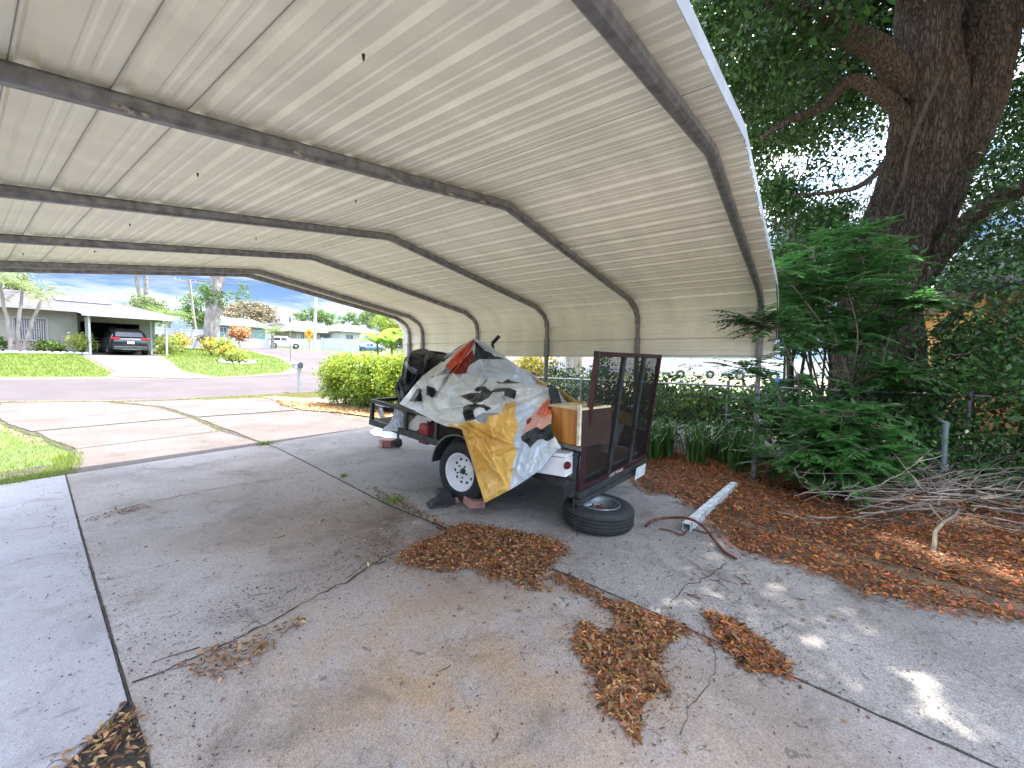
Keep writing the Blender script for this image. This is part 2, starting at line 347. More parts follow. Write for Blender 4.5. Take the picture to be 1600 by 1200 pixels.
sheet('driveway_slab', jag([(3.09, 7.385), (6.05, 7.625), (5.75, 8.66), (5.7, 9.2), (5.9, 10.4), (5.6, 11.3), (3.4, 11.8)], .02, .4, 5), m_slab_f, -.002)
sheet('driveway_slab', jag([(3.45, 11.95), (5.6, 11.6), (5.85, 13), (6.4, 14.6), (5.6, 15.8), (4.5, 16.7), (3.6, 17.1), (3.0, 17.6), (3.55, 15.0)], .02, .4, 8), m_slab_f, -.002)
m_gutter = pm('road_edge_dirt', (.16, .12, .10), .9, nscale=6, namt=.4)
sheet('road_edge_dirt', jag([(.3, 18.95), (1, 18.85), (3.0, 17.75), (4.9, 17.12), (4.9, 17.3), (3.0, 17.98), (1, 19.1), (.3, 19.25)], .04, .3, 9), m_gutter, -.0005)
m_mulch = pm('mulch_base', (.12, .068, .036), .95, nscale=9, namt=.5, bump=1, bscale=40)
mul_px = [(1000, 772), (1048, 777), (1086, 804), (1142, 867), (1244, 890), (1319, 927), (1427, 955), (1600, 984), (1900, 1040)]
mul_edge = [tuple(G(x, y)[:2]) for x, y in mul_px]
MULCH = jag(mul_edge, .03, .12, 3)[:-8]+[(2.9, -4), (7.2, -4), (7.2, 8.0), (6.3, 8.2), (6.05, 3.0), (5.3, 2.1)]
sheet('mulch_bed_ground', [(p[0]+.13, p[1]-.05) if p[0] < 6 else p for p in MULCH], m_mulch, .005)
sheet('leaf_strewn_ground', [(6.2, 8.0), (7.3, 7.5), (7.4, 13.2), (7.2, 16.2), (6.7, 16.4), (6.5, 14.7), (6.0, 13), (5.75, 11.4), (6.1, 10.4)], pm('dry_leaf_ground', (.40, .27, .17), .9, nscale=7, col2=(.30, .30, .10), bump=1, bscale=50), .0)
sheet('neighbour_bed_ground', [(7.3, -3), (9.3, -3), (9.4, 9), (7.3, 8)], pm('bark_ground', (.17, .12, .11), .95, nscale=8, namt=.5, bump=1, bscale=30), -.016)

# ================================================================== CARPORT
XR, Y0, ZE, XPK, ZPK, S = 5.8635, .5519, 2.302, 2.7237, 2.7104, 1.524
XE = XR-.35; slope = (ZPK-ZE)/(XE-XPK)
m_panel = pm('panel_underside', (.935, .89, .715), .42, nscale=1.6, namt=.07, spec=.4, stretch=(.4, 3, 1))
m_galv = pm('galvanised_tube', (.24, .24, .24), .45, .5, nscale=18, namt=.35, bump=.15, bscale=60, detail=8)
m_trim = pm('galvanised_trim', (.72, .75, .80), .35, .35, nscale=9, namt=.12)
car_ob = thing('carport', 'large open metal carport with off white ribbed roof panels on grey tubular bows', 'carport', (XPK, 3.6, 0))
def prof(t):   # outer skin line: t runs along cross-section from left foot to right foot, as polyline points
    return t
off = .045
skin = [(2*XPK-XR-.03, 1.52), (2*XPK-XR-.03, 1.99), (2*XPK-XR+.04, 2.14), (2*XPK-XE, ZE+off), (XPK, ZPK+off), (XE, ZE+off), (XR-.12, 2.225), (XR-.02, 2.12), (XR+.035, 1.99), (XR+.035, 1.52)]
def ribbed(pts, y0, y1, name, parent, phase=0.):
    # sweep a ribbed sheet along Y; ribs stand outward from the skin
    pts = [Vector((p[0], 0, p[1])) for p in pts]; L = [0]
    for i in range(1, len(pts)): L.append(L[-1]+(pts[i]-pts[i-1]).length)
    tot = L[-1]; st = set(); PR = .2286; ev = []
    k = 0
    s0 = phase
    while s0 < tot:
        for ds, h in ((-.030, 0), (-.016, .019), (.016, .019), (.030, 0), (.080, 0), (.088, .005), (.098, .005), (.106, 0), (.128, 0), (.136, .005), (.146, .005), (.154, 0)):
            q = s0+ds
            if 0 < q < tot: ev.append((q, h))
        s0 += PR
    for i, q in enumerate(L): ev.append((q, None))
    ev.sort(key=lambda e: e[0]); prof_ = []
    hs = [(q, h) for q, h in ev if h is not None]; hq = [a for a, b in hs]; hh = [b for a, b in hs]
    for q, h in ev:
        if h is None: h = float(np.interp(q, hq, hh))
        i = min(len(L)-2, max(0, int(np.searchsorted(L, q, side='right'))-1)); t = (pts[i+1]-pts[i]); t.normalize(); n = Vector((-t.z, 0, t.x))
        if n.dot(Vector((pts[i].x-XPK, 0, pts[i].z-1.6))) < 0: n = -n
        prof_.append(pts[i]+t*(q-L[i])+n*h)
    mbx = MB(); ycuts = [y0, y1]
    n = len(prof_)
    for y in ycuts: mbx.v += [(p.x, y, p.z) for p in prof_]
    mbx.f = [(i, i+1, n+i+1, n+i) for i in range(n-1)]; mbx.mi = [0]*(n-1)
    o = mbx.build(name, m_panel, parent, fix=False); sol = o.modifiers.new('t', 'SOLIDIFY'); sol.thickness = .0012; sol.offset = 1
    return o
YEND0, YEND1 = Y0-.165, Y0+4*S+.62
iE = 3
ribbed(skin[3:6], YEND0, YEND1, 'roof_panel', car_ob, .02)
ribbed(skin[5:], YEND0+.005, YEND1-.005, 'side_panel', car_ob, .10)
ribbed(skin[:4], YEND0+.005, YEND1-.005, 'side_panel', car_ob, .10)
# thin dark lines on the sheets: panel laps, and rib edges at left
m_line = pm('lap_rib_line', (.30, .29, .26), .6)
def onskin(x, dz): return (x, 0, (ZPK+off if x <= XPK else ZPK+off)-abs(x-XPK)*slope+dz)
for x in (.14, .375, .60, XPK-.75, 3.73, 4.70):
    mb = MB(); z = onskin(x, -.0035)[2]; mb.box((x, (YEND0+YEND1)/2, z), (.003, YEND1-YEND0-.02, .002)); mb.build('seam_rib_line', m_line, car_ob)
for z in (2.04, 1.78):
    mb = MB(); mb.box((XR+.030, (YEND0+YEND1)/2, z), (.002, YEND1-YEND0-.02, .005)); mb.build('seam_rib_line', m_line, car_ob)
# bows
bow = [(2*XPK-XR, 2.0), (2*XPK-XR+.03, 2.12), (2*XPK-XR+.11, 2.20), (2*XPK-XE, ZE), (2*XPK-XE+.05, ZE+.05*slope), (XPK-.04, ZPK-.04*slope), (XPK, ZPK-.004), (XPK+.04, ZPK-.04*slope), (XE-.05, ZE+.05*slope), (XE, ZE), (XR-.11, 2.20), (XR-.03, 2.12), (XR, 2.0)]
bow_o = None
def sqtube(mbx, pts, w):
    # rounded square tube swept in the XZ plane
    q = w/2; c = q*.55
    ring = [(q, -c), (q, c), (c, q), (-c, q), (-q, c), (-q, -c), (-c, -q), (c, -q)]
    P = [Vector(p) for p in pts]; n = len(P); vs = []
    for i in range(n):
        t = (P[min(i+1, n-1)]-P[max(i-1, 0)]).normalized(); nn = Vector((-t.z, 0, t.x))
        for a, b in ring: vs.append(P[i]+Vector((0, a, 0))+nn*b)
    fs = [(i*8+k, i*8+(k+1) % 8, (i+1)*8+(k+1) % 8, (i+1)*8+k) for i in range(n-1) for k in range(8)]
    mbx.add(vs, fs+[tuple(range(7, -1, -1)), tuple((n-1)*8+k for k in range(8))])
bows_y = [Y0+i*S for i in range(5)]+[Y0+4*S+.42]
for y in bows_y:
    mb = MB(); sqtube(mb, [(x, y, z) for x, z in bow] , .066); b_ = mb.build('roof_bow', m_galv, car_ob, smooth=True)
    for xs_ in (XR, 2*XPK-XR):
        mb = MB(); mb.box((xs_, y, 1.0), (.052, .052, 2.02)); mb.box((xs_, y, 1.66), (.068, .068, .30)); mb.box((xs_, y, .006), (.12, .12, .012))
        mb.build('post', m_galv, car_ob, bevel=.008)
        mb = MB(); sg = -1 if xs_ > XPK else 1; mb.lathe([(0, .012), (.011, .012), (.011, 0)], (xs_+sg*.034, y, 1.58), (sg, 0, 0), 8); mb.build('bolt', m_galv, car_ob); mb = MB(); mb.lathe([(0, .012), (.011, .012), (.011, 0)], (xs_+sg*.034, y, 1.74), (sg, 0, 0), 8); mb.build('bolt', m_galv, car_ob)
# roof end trims: bright galvanised strips
for ye, sg in ((YEND0, -1), (YEND1, 1)):
    mb = MB(); P = skin[3:]
    for i in range(len(P)-1):
        a = Vector((P[i][0], ye, P[i][1])); b = Vector((P[i+1][0], ye, P[i+1][1]))
        mb.bar(a+Vector((0, sg*.012, .004)), b+Vector((0, sg*.012, .004)), .003, .075, up=(0, 0, 1))
    mb.build('end_trim', m_trim, car_ob)
# screw tips and wasp-nest crumbs poking through the roof
m_blk = pm('black_paint', (.012, .012, .013), .45); m_nest = pm('dried_mud', (.45, .38, .3), .95, bump=.6, bscale=80)
for x, y in ((568, 86), (309, 271), (203, 350), (556, 313), (148, 392), (400, 372), (36, 396)):
    d = ray(x, y)
    # meet the roof plane left or right of the peak
    for sg in (1, -1):
        t = (ZPK+off-CH+sg*slope*XPK)/(d[2]+sg*slope*d[0]) if sg == 1 else (ZPK+off-CH-slope*XPK)/(d[2]-slope*d[0])
        q = CAM+d*t
        if (sg == 1 and q[0] >= XPK) or (sg == -1 and q[0] < XPK): break
    mb = MB(); mb.tube([q+np.array([0, 0, .002]), q-np.array([0, 0, .018])], [.006, .003], 6); mb.build('screw_tip', m_blk, car_ob)
for bi, xs_ in ((1, (.42, 1.62, 2.38)), (1, (1.05, 2.05))):
    for xx in xs_:
        mb = MB(); c = Vector((xx, bows_y[bi]-.02, ZPK-abs(XPK-xx)*slope-.024))
        for k in range(6): mb.box(c+Vector((random.uniform(-.045, .045), random.uniform(-.015, .012), random.uniform(-.003, .003)-.004)), (.022, .016, .007), random.uniform(0, 3))
        mb.build('mud_crumb', m_nest, car_ob)

# ================================================================== TRAILER
m_frame = pm('trailer_steel', (.045, .05, .05), .5, .2, nscale=12, namt=.4, bump=.15, bscale=50)
m_maroon = pm('maroon_steel', (.038, .009, .012), .5, nscale=10, namt=.5)
m_rubber = pm('rubber', (.018, .02, .021), .72, nscale=20, namt=.3, bump=.2, bscale=90)
m_white = pm('white_wheel_paint', (.78, .79, .80), .35, nscale=9, namt=.06)
m_steelrim = pm('bare_rim', (.17, .19, .21), .45, .5, nscale=11, namt=.35)
m_rust = pm('rust', (.10, .035, .018), .9, nscale=22, namt=.6, bump=.5, bscale=60)
m_dark = pm('hole_shade', (.01, .01, .01), .8)
m_deck = pm('deck_boards', (.16, .11, .07), .85, nscale=4, namt=.4, bump=.3, bscale=30, stretch=(6, 1, 1))
tO, tHD, tPT, tL, tW, tH = np.array([3.123, 1.607, .348]), -.025, .082, 3.069, 1.60, .33
tA = np.array([-math.sin(tHD)*math.cos(tPT), math.cos(tHD)*math.cos(tPT), math.sin(tPT)]); tR = np.array([math.cos(tHD), math.sin(tHD), 0.]); tU = np.cross(tR, tA)
def tp(al, rt, up): return Vector(tO+al*tA+rt*tR+up*tU)
def tbox(m, al, rt, up, dl, dr, du, mi=0): m.box(tp(al, rt, up), (dr, dl, du), ax=(tR, tA, tU), mi=mi)
def al_at(px, up=.2):
    best = min(range(400), key=lambda k: abs(pxof(tp(k*.00765, .02, up))-px)); return best*.00765
def pxof(p): d = np.array(p)-CAM; return 800+FPX*(d@cR)/(d@cF)
AL1, AL2 = al_at(634), al_at(682)
tr = thing('utility_trailer', 'black steel utility trailer with maroon mesh ramp gate and white wheel, piled under a banner', 'trailer', (3.9, 3.1, 0))
mb = MB()
for rt in (.025, tW-.025): tbox(mb, tL/2, rt, .03, tL, .05, .075)
for al in (.025, tL-.025): tbox(mb, al, tW/2, .03, .05, tW-.1, .07)
for al in (.8, 1.55, 2.3): tbox(mb, al, tW/2, .01, .04, tW-.1, .04)
mb.build('chassis_frame', m_frame, tr, bevel=.004)
mb = MB()
for k in range(10): tbox(mb, tL/2, .13+k*.149, .055, tL-.11, .142, .03)
mb.build('deck', m_deck, tr)
mb = MB()
for rt in (.025, tW-.025): tbox(mb, tL/2, rt, tH-.02, tL, .05, .045)
tbox(mb, tL-.025, tW/2, tH-.02, .05, tW-.1, .044)
mb.build('top_rail', m_frame, tr, bevel=.006)
for rt in (.025, tW-.025):
    for al in (.03, .95, AL2, AL1, tL-.03):
        mb = MB(); tbox(mb, al, rt, (tH-.045)/2+.034, .048, .044, tH-.045-.068); mb.build('stake_post', m_frame, tr, bevel=.004)
mb = MB(); tbox(mb, tL-.03, tW*.5, (tH-.045)/2+.034, .044, .048, tH-.113); mb.build('stake_post', m_frame, tr, bevel=.004)
# tongue, coupler, jack with its wheel
mb = MB()
for s in (-1, 1): mb.bar(tp(tL-.05, tW/2+s*.6, -.01), tp(tL+.86, tW/2+s*.03, -.02), .05, .075, up=tU)
mb.build('tongue', m_frame, tr, bevel=.004)
mb = MB(); mb.bar(tp(tL+.8, tW/2, .0), tp(tL+1.12, tW/2, .0), .07, .06, up=tU); mb.lathe([(0, .03), (.03, .03), (.042, 0), (.03, -.03), (0, -.03)], tp(tL+1.1, tW/2, .0), tU, 14); mb.build('coupler', m_frame, tr, smooth=True)
jx = G(622, 699); jx = Vector((jx[0], jx[1], 0))
mb = MB(); mb.tube([(jx.x, jx.y, .1), (jx.x, jx.y, .78)], .024, 10); mb.tube([(jx.x, jx.y, .74), (jx.x+.14, jx.y, .74)], .008, 6); mb.build('jack', m_galv, tr, smooth=True)
mb = MB(); mb.lathe([(0, -.03), (.06, -.03), (.078, -.018), (.078, .018), (.06, .03), (0, .03)], (jx.x, jx.y, .079), (1, .15, 0), 20); mb.build('jack_wheel', m_rubber, tr, smooth=True)
# wheel builder: axis points outwards (towards -X side)
def wheel(name, c, axis, Rt, wd, rimmat, parent, holes=True, rusty=False, flat=False):
    ax = Vector(axis).normalized(); c = Vector(c); h = wd/2; Rr = Rt*.585
    mb = MB(); pr = [(Rr, -h*.86), (Rr+.02, -h), (Rt*.86, -h*1.02), (Rt*.955, -h*.86), (Rt, -h*.62)]
    for q in (-.36, -.12, .12, .36): pr += [(Rt, (q-.09)*h*1.3), (Rt-.008, (q-.07)*h*1.3), (Rt-.008, (q-.03)*h*1.3), (Rt, (q-.01)*h*1.3)]
    pr += [(Rt, h*.62), (Rt*.955, h*.86), (Rt*.86, h*1.02), (Rr+.02, h), (Rr, h*.86)]
    mb.lathe(pr, c, ax, 64, close=False)
    ty = mb.build('tyre' if flat else 'wheel', m_rubber, parent, smooth=True); par2 = parent if flat else ty
    mb = MB(); mb.lathe([(Rr+.001, h*.86), (Rr+.012, h*.95), (Rr+.008, h*1.02), (Rr-.008, h*.98), (Rr-.014, h*.7), (Rr-.03, h*.45), (Rr-.04, h*.40), (Rr*.72, h*.18), (Rr*.60, h*.25), (Rr*.42, h*.48), (Rr*.26, h*.50), (Rr*.24, h*.36), (0, h*.36)], c, ax, 64)
    mb.lathe([(Rr+.001, -h*.86), (Rr+.008, -h*1.0), (Rr-.012, -h*.9), (Rr-.03, -h*.2), (Rr-.04, h*.38)], c, ax, 64)
    rim = mb.build('rim', rimmat, par2, smooth=True); rim = rim if flat else ty
    x = ax.orthogonal().normalized(); y = ax.cross(x); n = 10
    for k in range(n if holes else 0):
        mb = MB(); a = 2*math.pi*k/n+.2; p = c+(x*math.cos(a)+y*math.sin(a))*Rr*.66+ax*(h*.212+.001)
        rad = (x*math.cos(a)+y*math.sin(a)); mb.lathe([(0, .004), (.0145, .004), (.0145, -.004)], p, (ax+rad*.02), 12); mb.build('rim_hole_disc', m_dark, rim)  # black discs painted as the shade inside the rim holes
    for k in range(5):
        mb = MB(); a = 2*math.pi*k/5+.5; p = c+(x*math.cos(a)+y*math.sin(a))*Rr*.345+ax*(h*.49); mb.lathe([(0, .016), (.008, .016), (.011, 0)], p, ax, 6); mb.build('lug_nut', m_rust if rusty else m_frame, rim)
    mb = MB(); mb.lathe([(0, h*.36+.035), (.018, h*.36+.032), (.028, h*.36+.01), (.034, h*.36)], c, ax, 18); mb.build('hub', m_rust if rusty else m_frame, rim, smooth=True)
    return ty
wc = XP(718, 727, 3.0); wc = Vector((wc[0]+.09, wc[1], .315))
wheel('wheel', wc, (-1, .0, .02), .315, .19, m_white, tr)
wc2 = Vector((wc.x+1.75, wc.y-.04, .315))
wheel('wheel', wc2, (1, 0, .02), .315, .19, m_white, tr)
mb = MB(); mb.tube([wc+Vector((.09, 0, 0)), wc2-Vector((.09, 0, 0))], .03, 10); mb.build('axle', m_frame, tr, smooth=True)
for cc, x0, x1 in ((wc, tp(1.3, .0, 0).x, wc.x-.12), (wc2, tp(1.3, tW, 0).x, wc2.x+.12)):
    mb = MB(); n = 26; pts = []
    for k in range(n+1):
        a = R_(8)+(math.pi-R_(16))*k/n; pts.append((cc.y+math.cos(a)*.375, .33+math.sin(a)*.37))
    vs = []
    for y, z in pts: vs += [(x0, y, z), (x1, y, z), (x1, y*.985+cc.y*.015, z-.012), (x0, y*.985+cc.y*.015, z-.012)]
    mb.add(vs, [(i*4+k, i*4+(k+1) % 4, (i+1)*4+(k+1) % 4, (i+1)*4+k) for i in range(n) for k in range(4)]+[(0, 1, 2, 3), (n*4, n*4+1, n*4+2, n*4+3)])
    fnd = mb.build('fender', m_frame, tr, smooth=True)
    mb = MB(); mb.tube([(x1-.002, y, z) for y, z in pts], .006, 6); mb.build('fender_lip', m_galv, fnd, smooth=True)
# ramp gate
gl = -.008-R_(1.5); gU = tU*math.cos(gl)-tA*math.sin(-gl); gH = 1.2
gr = .0
def gp(rt, up, fw=0.): return tO+tR*rt+gU*up-tA*(.03+fw)
gate = None
mb = MB()
for rt in (.02, tW-.02): mb.bar(gp(rt, 0), gp(rt, gH), .04, .04, up=tA, mi=0)
for up in (.02, gH-.02): mb.bar(gp(.0405, up), gp(tW-.0405, up), .04, .038, up=gU, mi=0)
gate = mb.build('ramp_gate', m_maroon, tr, bevel=.003)
mb = MB(); mb.bar(gp(.0, gH-.02), gp(.0405, gH-.02), .045, .043, up=gU); mb.build('gate_corner', m_frame, gate)
for rt in (.58, 1.10):
    mb = MB(); mb.bar(gp(rt, .0405, .0), gp(rt, gH-.0405, .0), .045, .036, up=tA); mb.build('gate_bar', m_frame, gate)
mb = MB(); mb.bar(gp(.0, -.035), gp(tW, -.035), .055, .06, up=gU); mb.bar(gp(-.01, -.10), gp(tW+.01, -.10), .07, .05, up=gU); mb.build('rear_beam', m_frame, tr, bevel=.004)
mb = MB(); W_, H_ = tW-.08, gH-.08; dx, dz = .0135, .0115   # expanded metal: two families of thin slanted strands
sl_ = dz/dx
for fam in (1, -1):
    k = -int(H_/sl_/ (2*dx))-2
    while k*2*dx < W_+H_/sl_:
        x0 = k*2*dx; a = (x0, 0.); 
        # line z = sl*(x-x0) (fam 1) or mirrored
        p0x, p1x = max(0, x0), min(W_, x0+H_/sl_)
        if p1x-p0x > .01:
            z0, z1 = sl_*(p0x-x0), sl_*(p1x-x0)
            if fam == -1: z0, z1 = H_-z0, H_-z1
            mb.bar(gp(.04+p0x, .04+z0), gp(.04+p1x, .04+z1), .0040, .0035, up=tA)
        k += 1
mb.build('gate_mesh', pm('mesh_steel', (.018, .012, .012), .5, .3), gate, fix=False)
# lettering along the lower bar, plate, lamps
def text(txt, size, origin, xax, zax, mat, name, parent, ext=.001, sx=1.0):
    cu = bpy.data.curves.new('txt', 'FONT'); cu.body = txt; cu.size = size; cu.extrude = ext; cu.align_x = 'CENTER'; cu.align_y = 'CENTER'
    ob = bpy.data.objects.new('txt', cu); COL.objects.link(ob); dg = bpy.context.evaluated_depsgraph_get(); me = bpy.data.meshes.new_from_object(ob.evaluated_get(dg))
    bpy.data.objects.remove(ob)
    X = Vector(xax).normalized(); Z = Vector(zax).normalized(); N = X.cross(Z)
    for v in me.vertices: v.co = Vector(origin)+X*v.co.x*sx+Z*v.co.y+N*v.co.z
    me.materials.clear(); me.materials.append(mat); o = bpy.data.objects.new(name, me); COL.objects.link(o)
    if parent is not None: o.parent = parent; o.matrix_parent_inverse = Matrix.Translation(-parent.location) if parent.parent is None else Matrix()
    return o
m_letter = pm('faded_white_letters', (.62, .55, .50), .7)
text('LOEST TRAILER', .042, gp(.74, .012, .022), tR, gU, m_letter, 'lettering', gate, sx=1.15)
mb = MB(); pc = gp(1.30, -.085, .07); mb.box(pc, (.28, .004, .13), ax=(tR, tA, gU)); pl = mb.build('licence_plate', pm('plate_white', (.62, .68, .66), .5, nscale=14, namt=.15), tr)
mb = MB(); tc_ = Vector(D(886, 727, 3.42)); mb.lathe([(0, .02), (.028, .018), (.034, .008), (.034, 0)], tc_-Vector(tA)*0, -Vector(tA)-Vector(tR)*.5, 22); mb.build('tail_light', pm('red_lens', (.10, .008, .010), .25), tr, smooth=True)
mb = MB(); mb.box(tp(.03, -.03, .02), (.09, .07, .13), ax=(tR, tA, tU)); mb.build('light_bracket', m_frame, tr)
mb = MB(); mb.tube([tp(0, -.03, -.03), tp(-.02, -.035, -.16), tp(-.07, -.06, -.30), tp(-.12, -.1, -.345)], .003, 5); mb.build('hanging_wire', m_frame, tr)

# ================================================================== LOAD: banner, covers, cabinet
class RBF:
    def __init__(s, P, v):
        s.P = np.array(P, float)/100; n = len(P); A = np.zeros((n+3, n+3)); A[:n, :n] = s.k(np.linalg.norm(s.P[:, None]-s.P[None], axis=2)); A[:n, n] = 1; A[:n, n+1:] = s.P; A[n, :n] = 1; A[n+1:, :n] = s.P.T
        A[:n, :n] += np.eye(n)*2e-3
        s.w = np.linalg.solve(A, np.concatenate([v, [0, 0, 0]]))
    def k(s, r): return np.where(r > 0, r*r*np.log(r+1e-12), 0)
    def __call__(s, x, y):
        q = np.stack([x, y], -1)/100; sh = q.shape[:-1]; q = q.reshape(-1, 2); n = len(s.P)
        r = s.k(np.linalg.norm(q[:, None]-s.P[None], axis=2)); return (r@s.w[:n]+s.w[n]+q@s.w[n+1:]).reshape(sh)
def fbm(x, y, sc, seed, ridge=False):
    out = np.zeros(x.shape); a = 1
    f = x.ravel(); g = y.ravel(); o = np.zeros(f.shape)
    for i in range(len(f)):
        p = Vector((f[i]*sc, g[i]*sc, seed)); v = 0; am = 1.; q = 1.
        for k in range(3):
            nn = mnoise.noise(p*q); v += am*((1-abs(nn)*2.2) if ridge else nn); am *= .5; q *= 2.1
        o[i] = v
    return o.reshape(x.shape)
def drape(name, rows, depth, mats, colfn, amp, sc, seed, nu=150, nv=130, parent=None, cols=False, folds=(), thick=.003, post=None):
    # a sheet given by its edges (row by row) and its distance; folded by ridged noise and named creases
    r = np.array(rows, float); v = np.linspace(r[0, 0], r[-1, 0], nv); a = np.interp(v, r[:, 0], r[:, 1]); b = np.interp(v, r[:, 0], r[:, 2])
    u = np.linspace(0, 1, nu); A = a[:, None]+(b-a)[:, None]*u[None]; V = np.repeat(v[:, None], nu, 1)
    X, Y = (V, A) if cols else (A, V)
    dp = depth(X, Y)
    ed = np.minimum(np.minimum(u, 1-u)[None]*12, 1)*np.minimum(np.minimum(np.arange(nv), np.arange(nv)[::-1])[:, None]/(nv/14), 1)
    wob = fbm(X+fbm(X, Y, .02, seed+9)*18, Y+fbm(X, Y, .02, seed+19)*18, sc, seed, True)-.55
    d = amp*wob*(.35+.65*ed)
    for (x1, y1, x2, y2, wd, am) in folds:
        ex, ey = x2-x1, y2-y1; L = math.hypot(ex, ey); t = ((X-x1)*ex+(Y-y1)*ey)/L/L; ds = ((X-x1)*ey-(Y-y1)*ex)/L
        tt = np.clip(t, 0, 1); taper = np.exp(-((t-tt)*L/8)**2)*(1-.55*tt)
        d += 2.3*am*np.maximum(0, 1-np.abs(ds)/(wd*(.5+.8*tt)))**1.2*taper
    dp = dp-d
    rays = cF+(X[..., None]-800)/FPX*cR-(Y[..., None]-600)/FPX*cU
    P = CAM+rays*dp[..., None]
    if post is not None: P = post(P)
    mb = MB(); mb.v = [tuple(p) for p in P.reshape(-1, 3)]
    for j in range(nv-1):
        for i in range(nu-1):
            k = j*nu+i; mb.f.append((k, k+1, k+1+nu, k+nu))
    cx = (X[:-1, :-1]+X[1:, 1:])/2; cy = (Y[:-1, :-1]+Y[1:, 1:])/2
    mi = colfn(cx, cy) if colfn else np.zeros(cx.shape, int); mb.mi = [int(q) for q in mi.ravel()]
    o = mb.build(name, mats, parent, smooth=False, fix=False); o.data.polygons.foreach_set('use_smooth', [True]*len(o.data.polygons))
    s = o.modifiers.new('t', 'SOLIDIFY'); s.thickness = thick; s.offset = 0
    return o
def vinyl(name, c, r=.30): return pm(name, c, r, nscale=7, namt=.08, bump=.12, bscale=35, spec=.5)
m_v = [vinyl('banner_white', (.70, .73, .71)), vinyl('banner_black', (.022, .026, .028), .33), vinyl('banner_yellow', (.78, .47, .11)), vinyl('banner_orange', (.62, .13, .06)), vinyl('banner_salmon', (.70, .36, .27)), vinyl('banner_grey', (.30, .33, .36)), vinyl('banner_red_shade', (.20, .025, .02)), vinyl('banner_navy', (.035, .05, .06)), vinyl('banner_blue_white', (.56, .63, .69)), vinyl('banner_olive', (.42, .30, .07))]
def colfn(x, y):
    mi = np.zeros(x.shape, int)
    def put(poly, i): mi[in_poly(x, y, poly)] = i
    put([(700, 583), (738, 566), (745, 560), (790, 562), (845, 590), (870, 612), (840, 604), (800, 599), (770, 592), (752, 590), (735, 586), (728, 583)], 8)
    put([(806, 627), (862, 640), (862, 700), (900, 700), (850, 760), (797, 765), (800, 735), (807, 704), (801, 689), (808, 677), (810, 664), (805, 647)], 8)
    put([(696, 571), (716, 548), (738, 531), (742, 531), (736, 546), (724, 562), (708, 583), (697, 577)], 3)
    put([(708, 583), (724, 562), (738, 546), (741, 556), (733, 572), (728, 584), (712, 585)], 6)  # dark red patch painted as the orange flap's shadow
    put([(741, 556), (743, 540), (741, 533), (747, 536), (758, 548), (785, 556), (791, 562), (768, 561), (750, 561), (738, 568), (733, 572)], 7)
    put([(744, 529), (750, 534), (770, 545), (800, 568), (792, 563), (762, 549), (748, 540)], 8)
    put([(774, 596), (786, 597), (794, 592), (800, 596), (814, 598), (800, 600), (779, 599)], 1)
    put([(741, 609), (745, 605), (757, 604), (767, 611), (781, 606), (795, 606), (807, 610), (806, 617), (804, 624), (788, 618), (788, 612), (770, 613), (764, 621), (752, 628), (741, 631), (732, 626), (719, 619), (735, 614), (750, 614), (752, 611), (744, 612)], 1)
    put([(724, 636), (732, 632), (742, 631), (756, 632), (768, 638), (760, 643), (756, 638), (748, 636), (741, 640), (740, 647), (744, 655), (727, 659), (723, 646)], 1)
    put([(640, 627), (652, 607), (658, 607), (660, 628), (647, 627)], 1)
    put([(667, 603), (679, 606), (684, 614), (676, 622), (666, 617)], 1)
    put([(697, 590), (703, 588), (690, 608), (681, 622), (678, 620), (688, 605)], 5)
    put([(742, 652), (754, 645), (785, 646), (765, 650), (758, 662), (748, 660)], 5)
    put([(674, 592), (700, 573), (706, 583), (690, 586), (672, 588)], 5)
    put([(700, 662), (719, 662), (735, 657), (750, 661), (759, 661), (764, 650), (785, 646), (787, 635), (790, 630), (807, 627), (806, 635), (804, 647), (810, 664), (807, 677), (801, 689), (807, 704), (803, 720), (800, 735), (796, 766), (760, 795), (740, 795)], 2)
    put([(857, 622), (842, 637), (830, 650), (821, 664), (817, 676), (838, 667), (846, 672), (858, 663), (870, 650), (870, 630)], 4)
    put([(857, 622), (845, 634), (838, 648), (846, 652), (870, 645), (870, 630)], 3)
    put([(823, 657), (829, 651), (831, 655), (828, 661), (822, 664)], 6)
    put([(814, 683), (822, 675), (838, 667), (846, 671), (858, 663), (866, 660), (866, 684), (855, 690), (848, 686), (840, 688), (828, 700), (824, 694), (815, 688)], 1)
    put([(836, 600), (840, 588), (853, 597), (865, 603), (864, 608), (850, 603)], 2)
    return mi
dpt = RBF([(737, 529), (700, 556), (755, 540), (800, 570), (845, 597), (640, 625), (665, 590), (690, 610), (720, 600), (750, 590), (790, 600), (830, 615), (862, 606), (650, 640), (690, 664), (720, 640), (760, 630), (800, 640), (840, 640), (860, 640),
           (720, 663), (760, 665), (800, 675), (840, 680), (862, 690), (757, 783), (745, 730), (780, 740), (810, 730), (840, 720), (880, 698), (705, 640), (775, 615)],
          [5.15, 5.2, 5.1, 4.75, 4.45, 5.0, 5.05, 4.75, 4.7, 4.85, 4.45, 4.05, 4.15, 4.80, 4.40, 4.28, 4.12, 3.93, 3.72, 3.60,
           4.02, 3.90, 3.76, 3.60, 3.48, 3.72, 3.92, 3.68, 3.60, 3.50, 3.36, 4.35, 4.5])
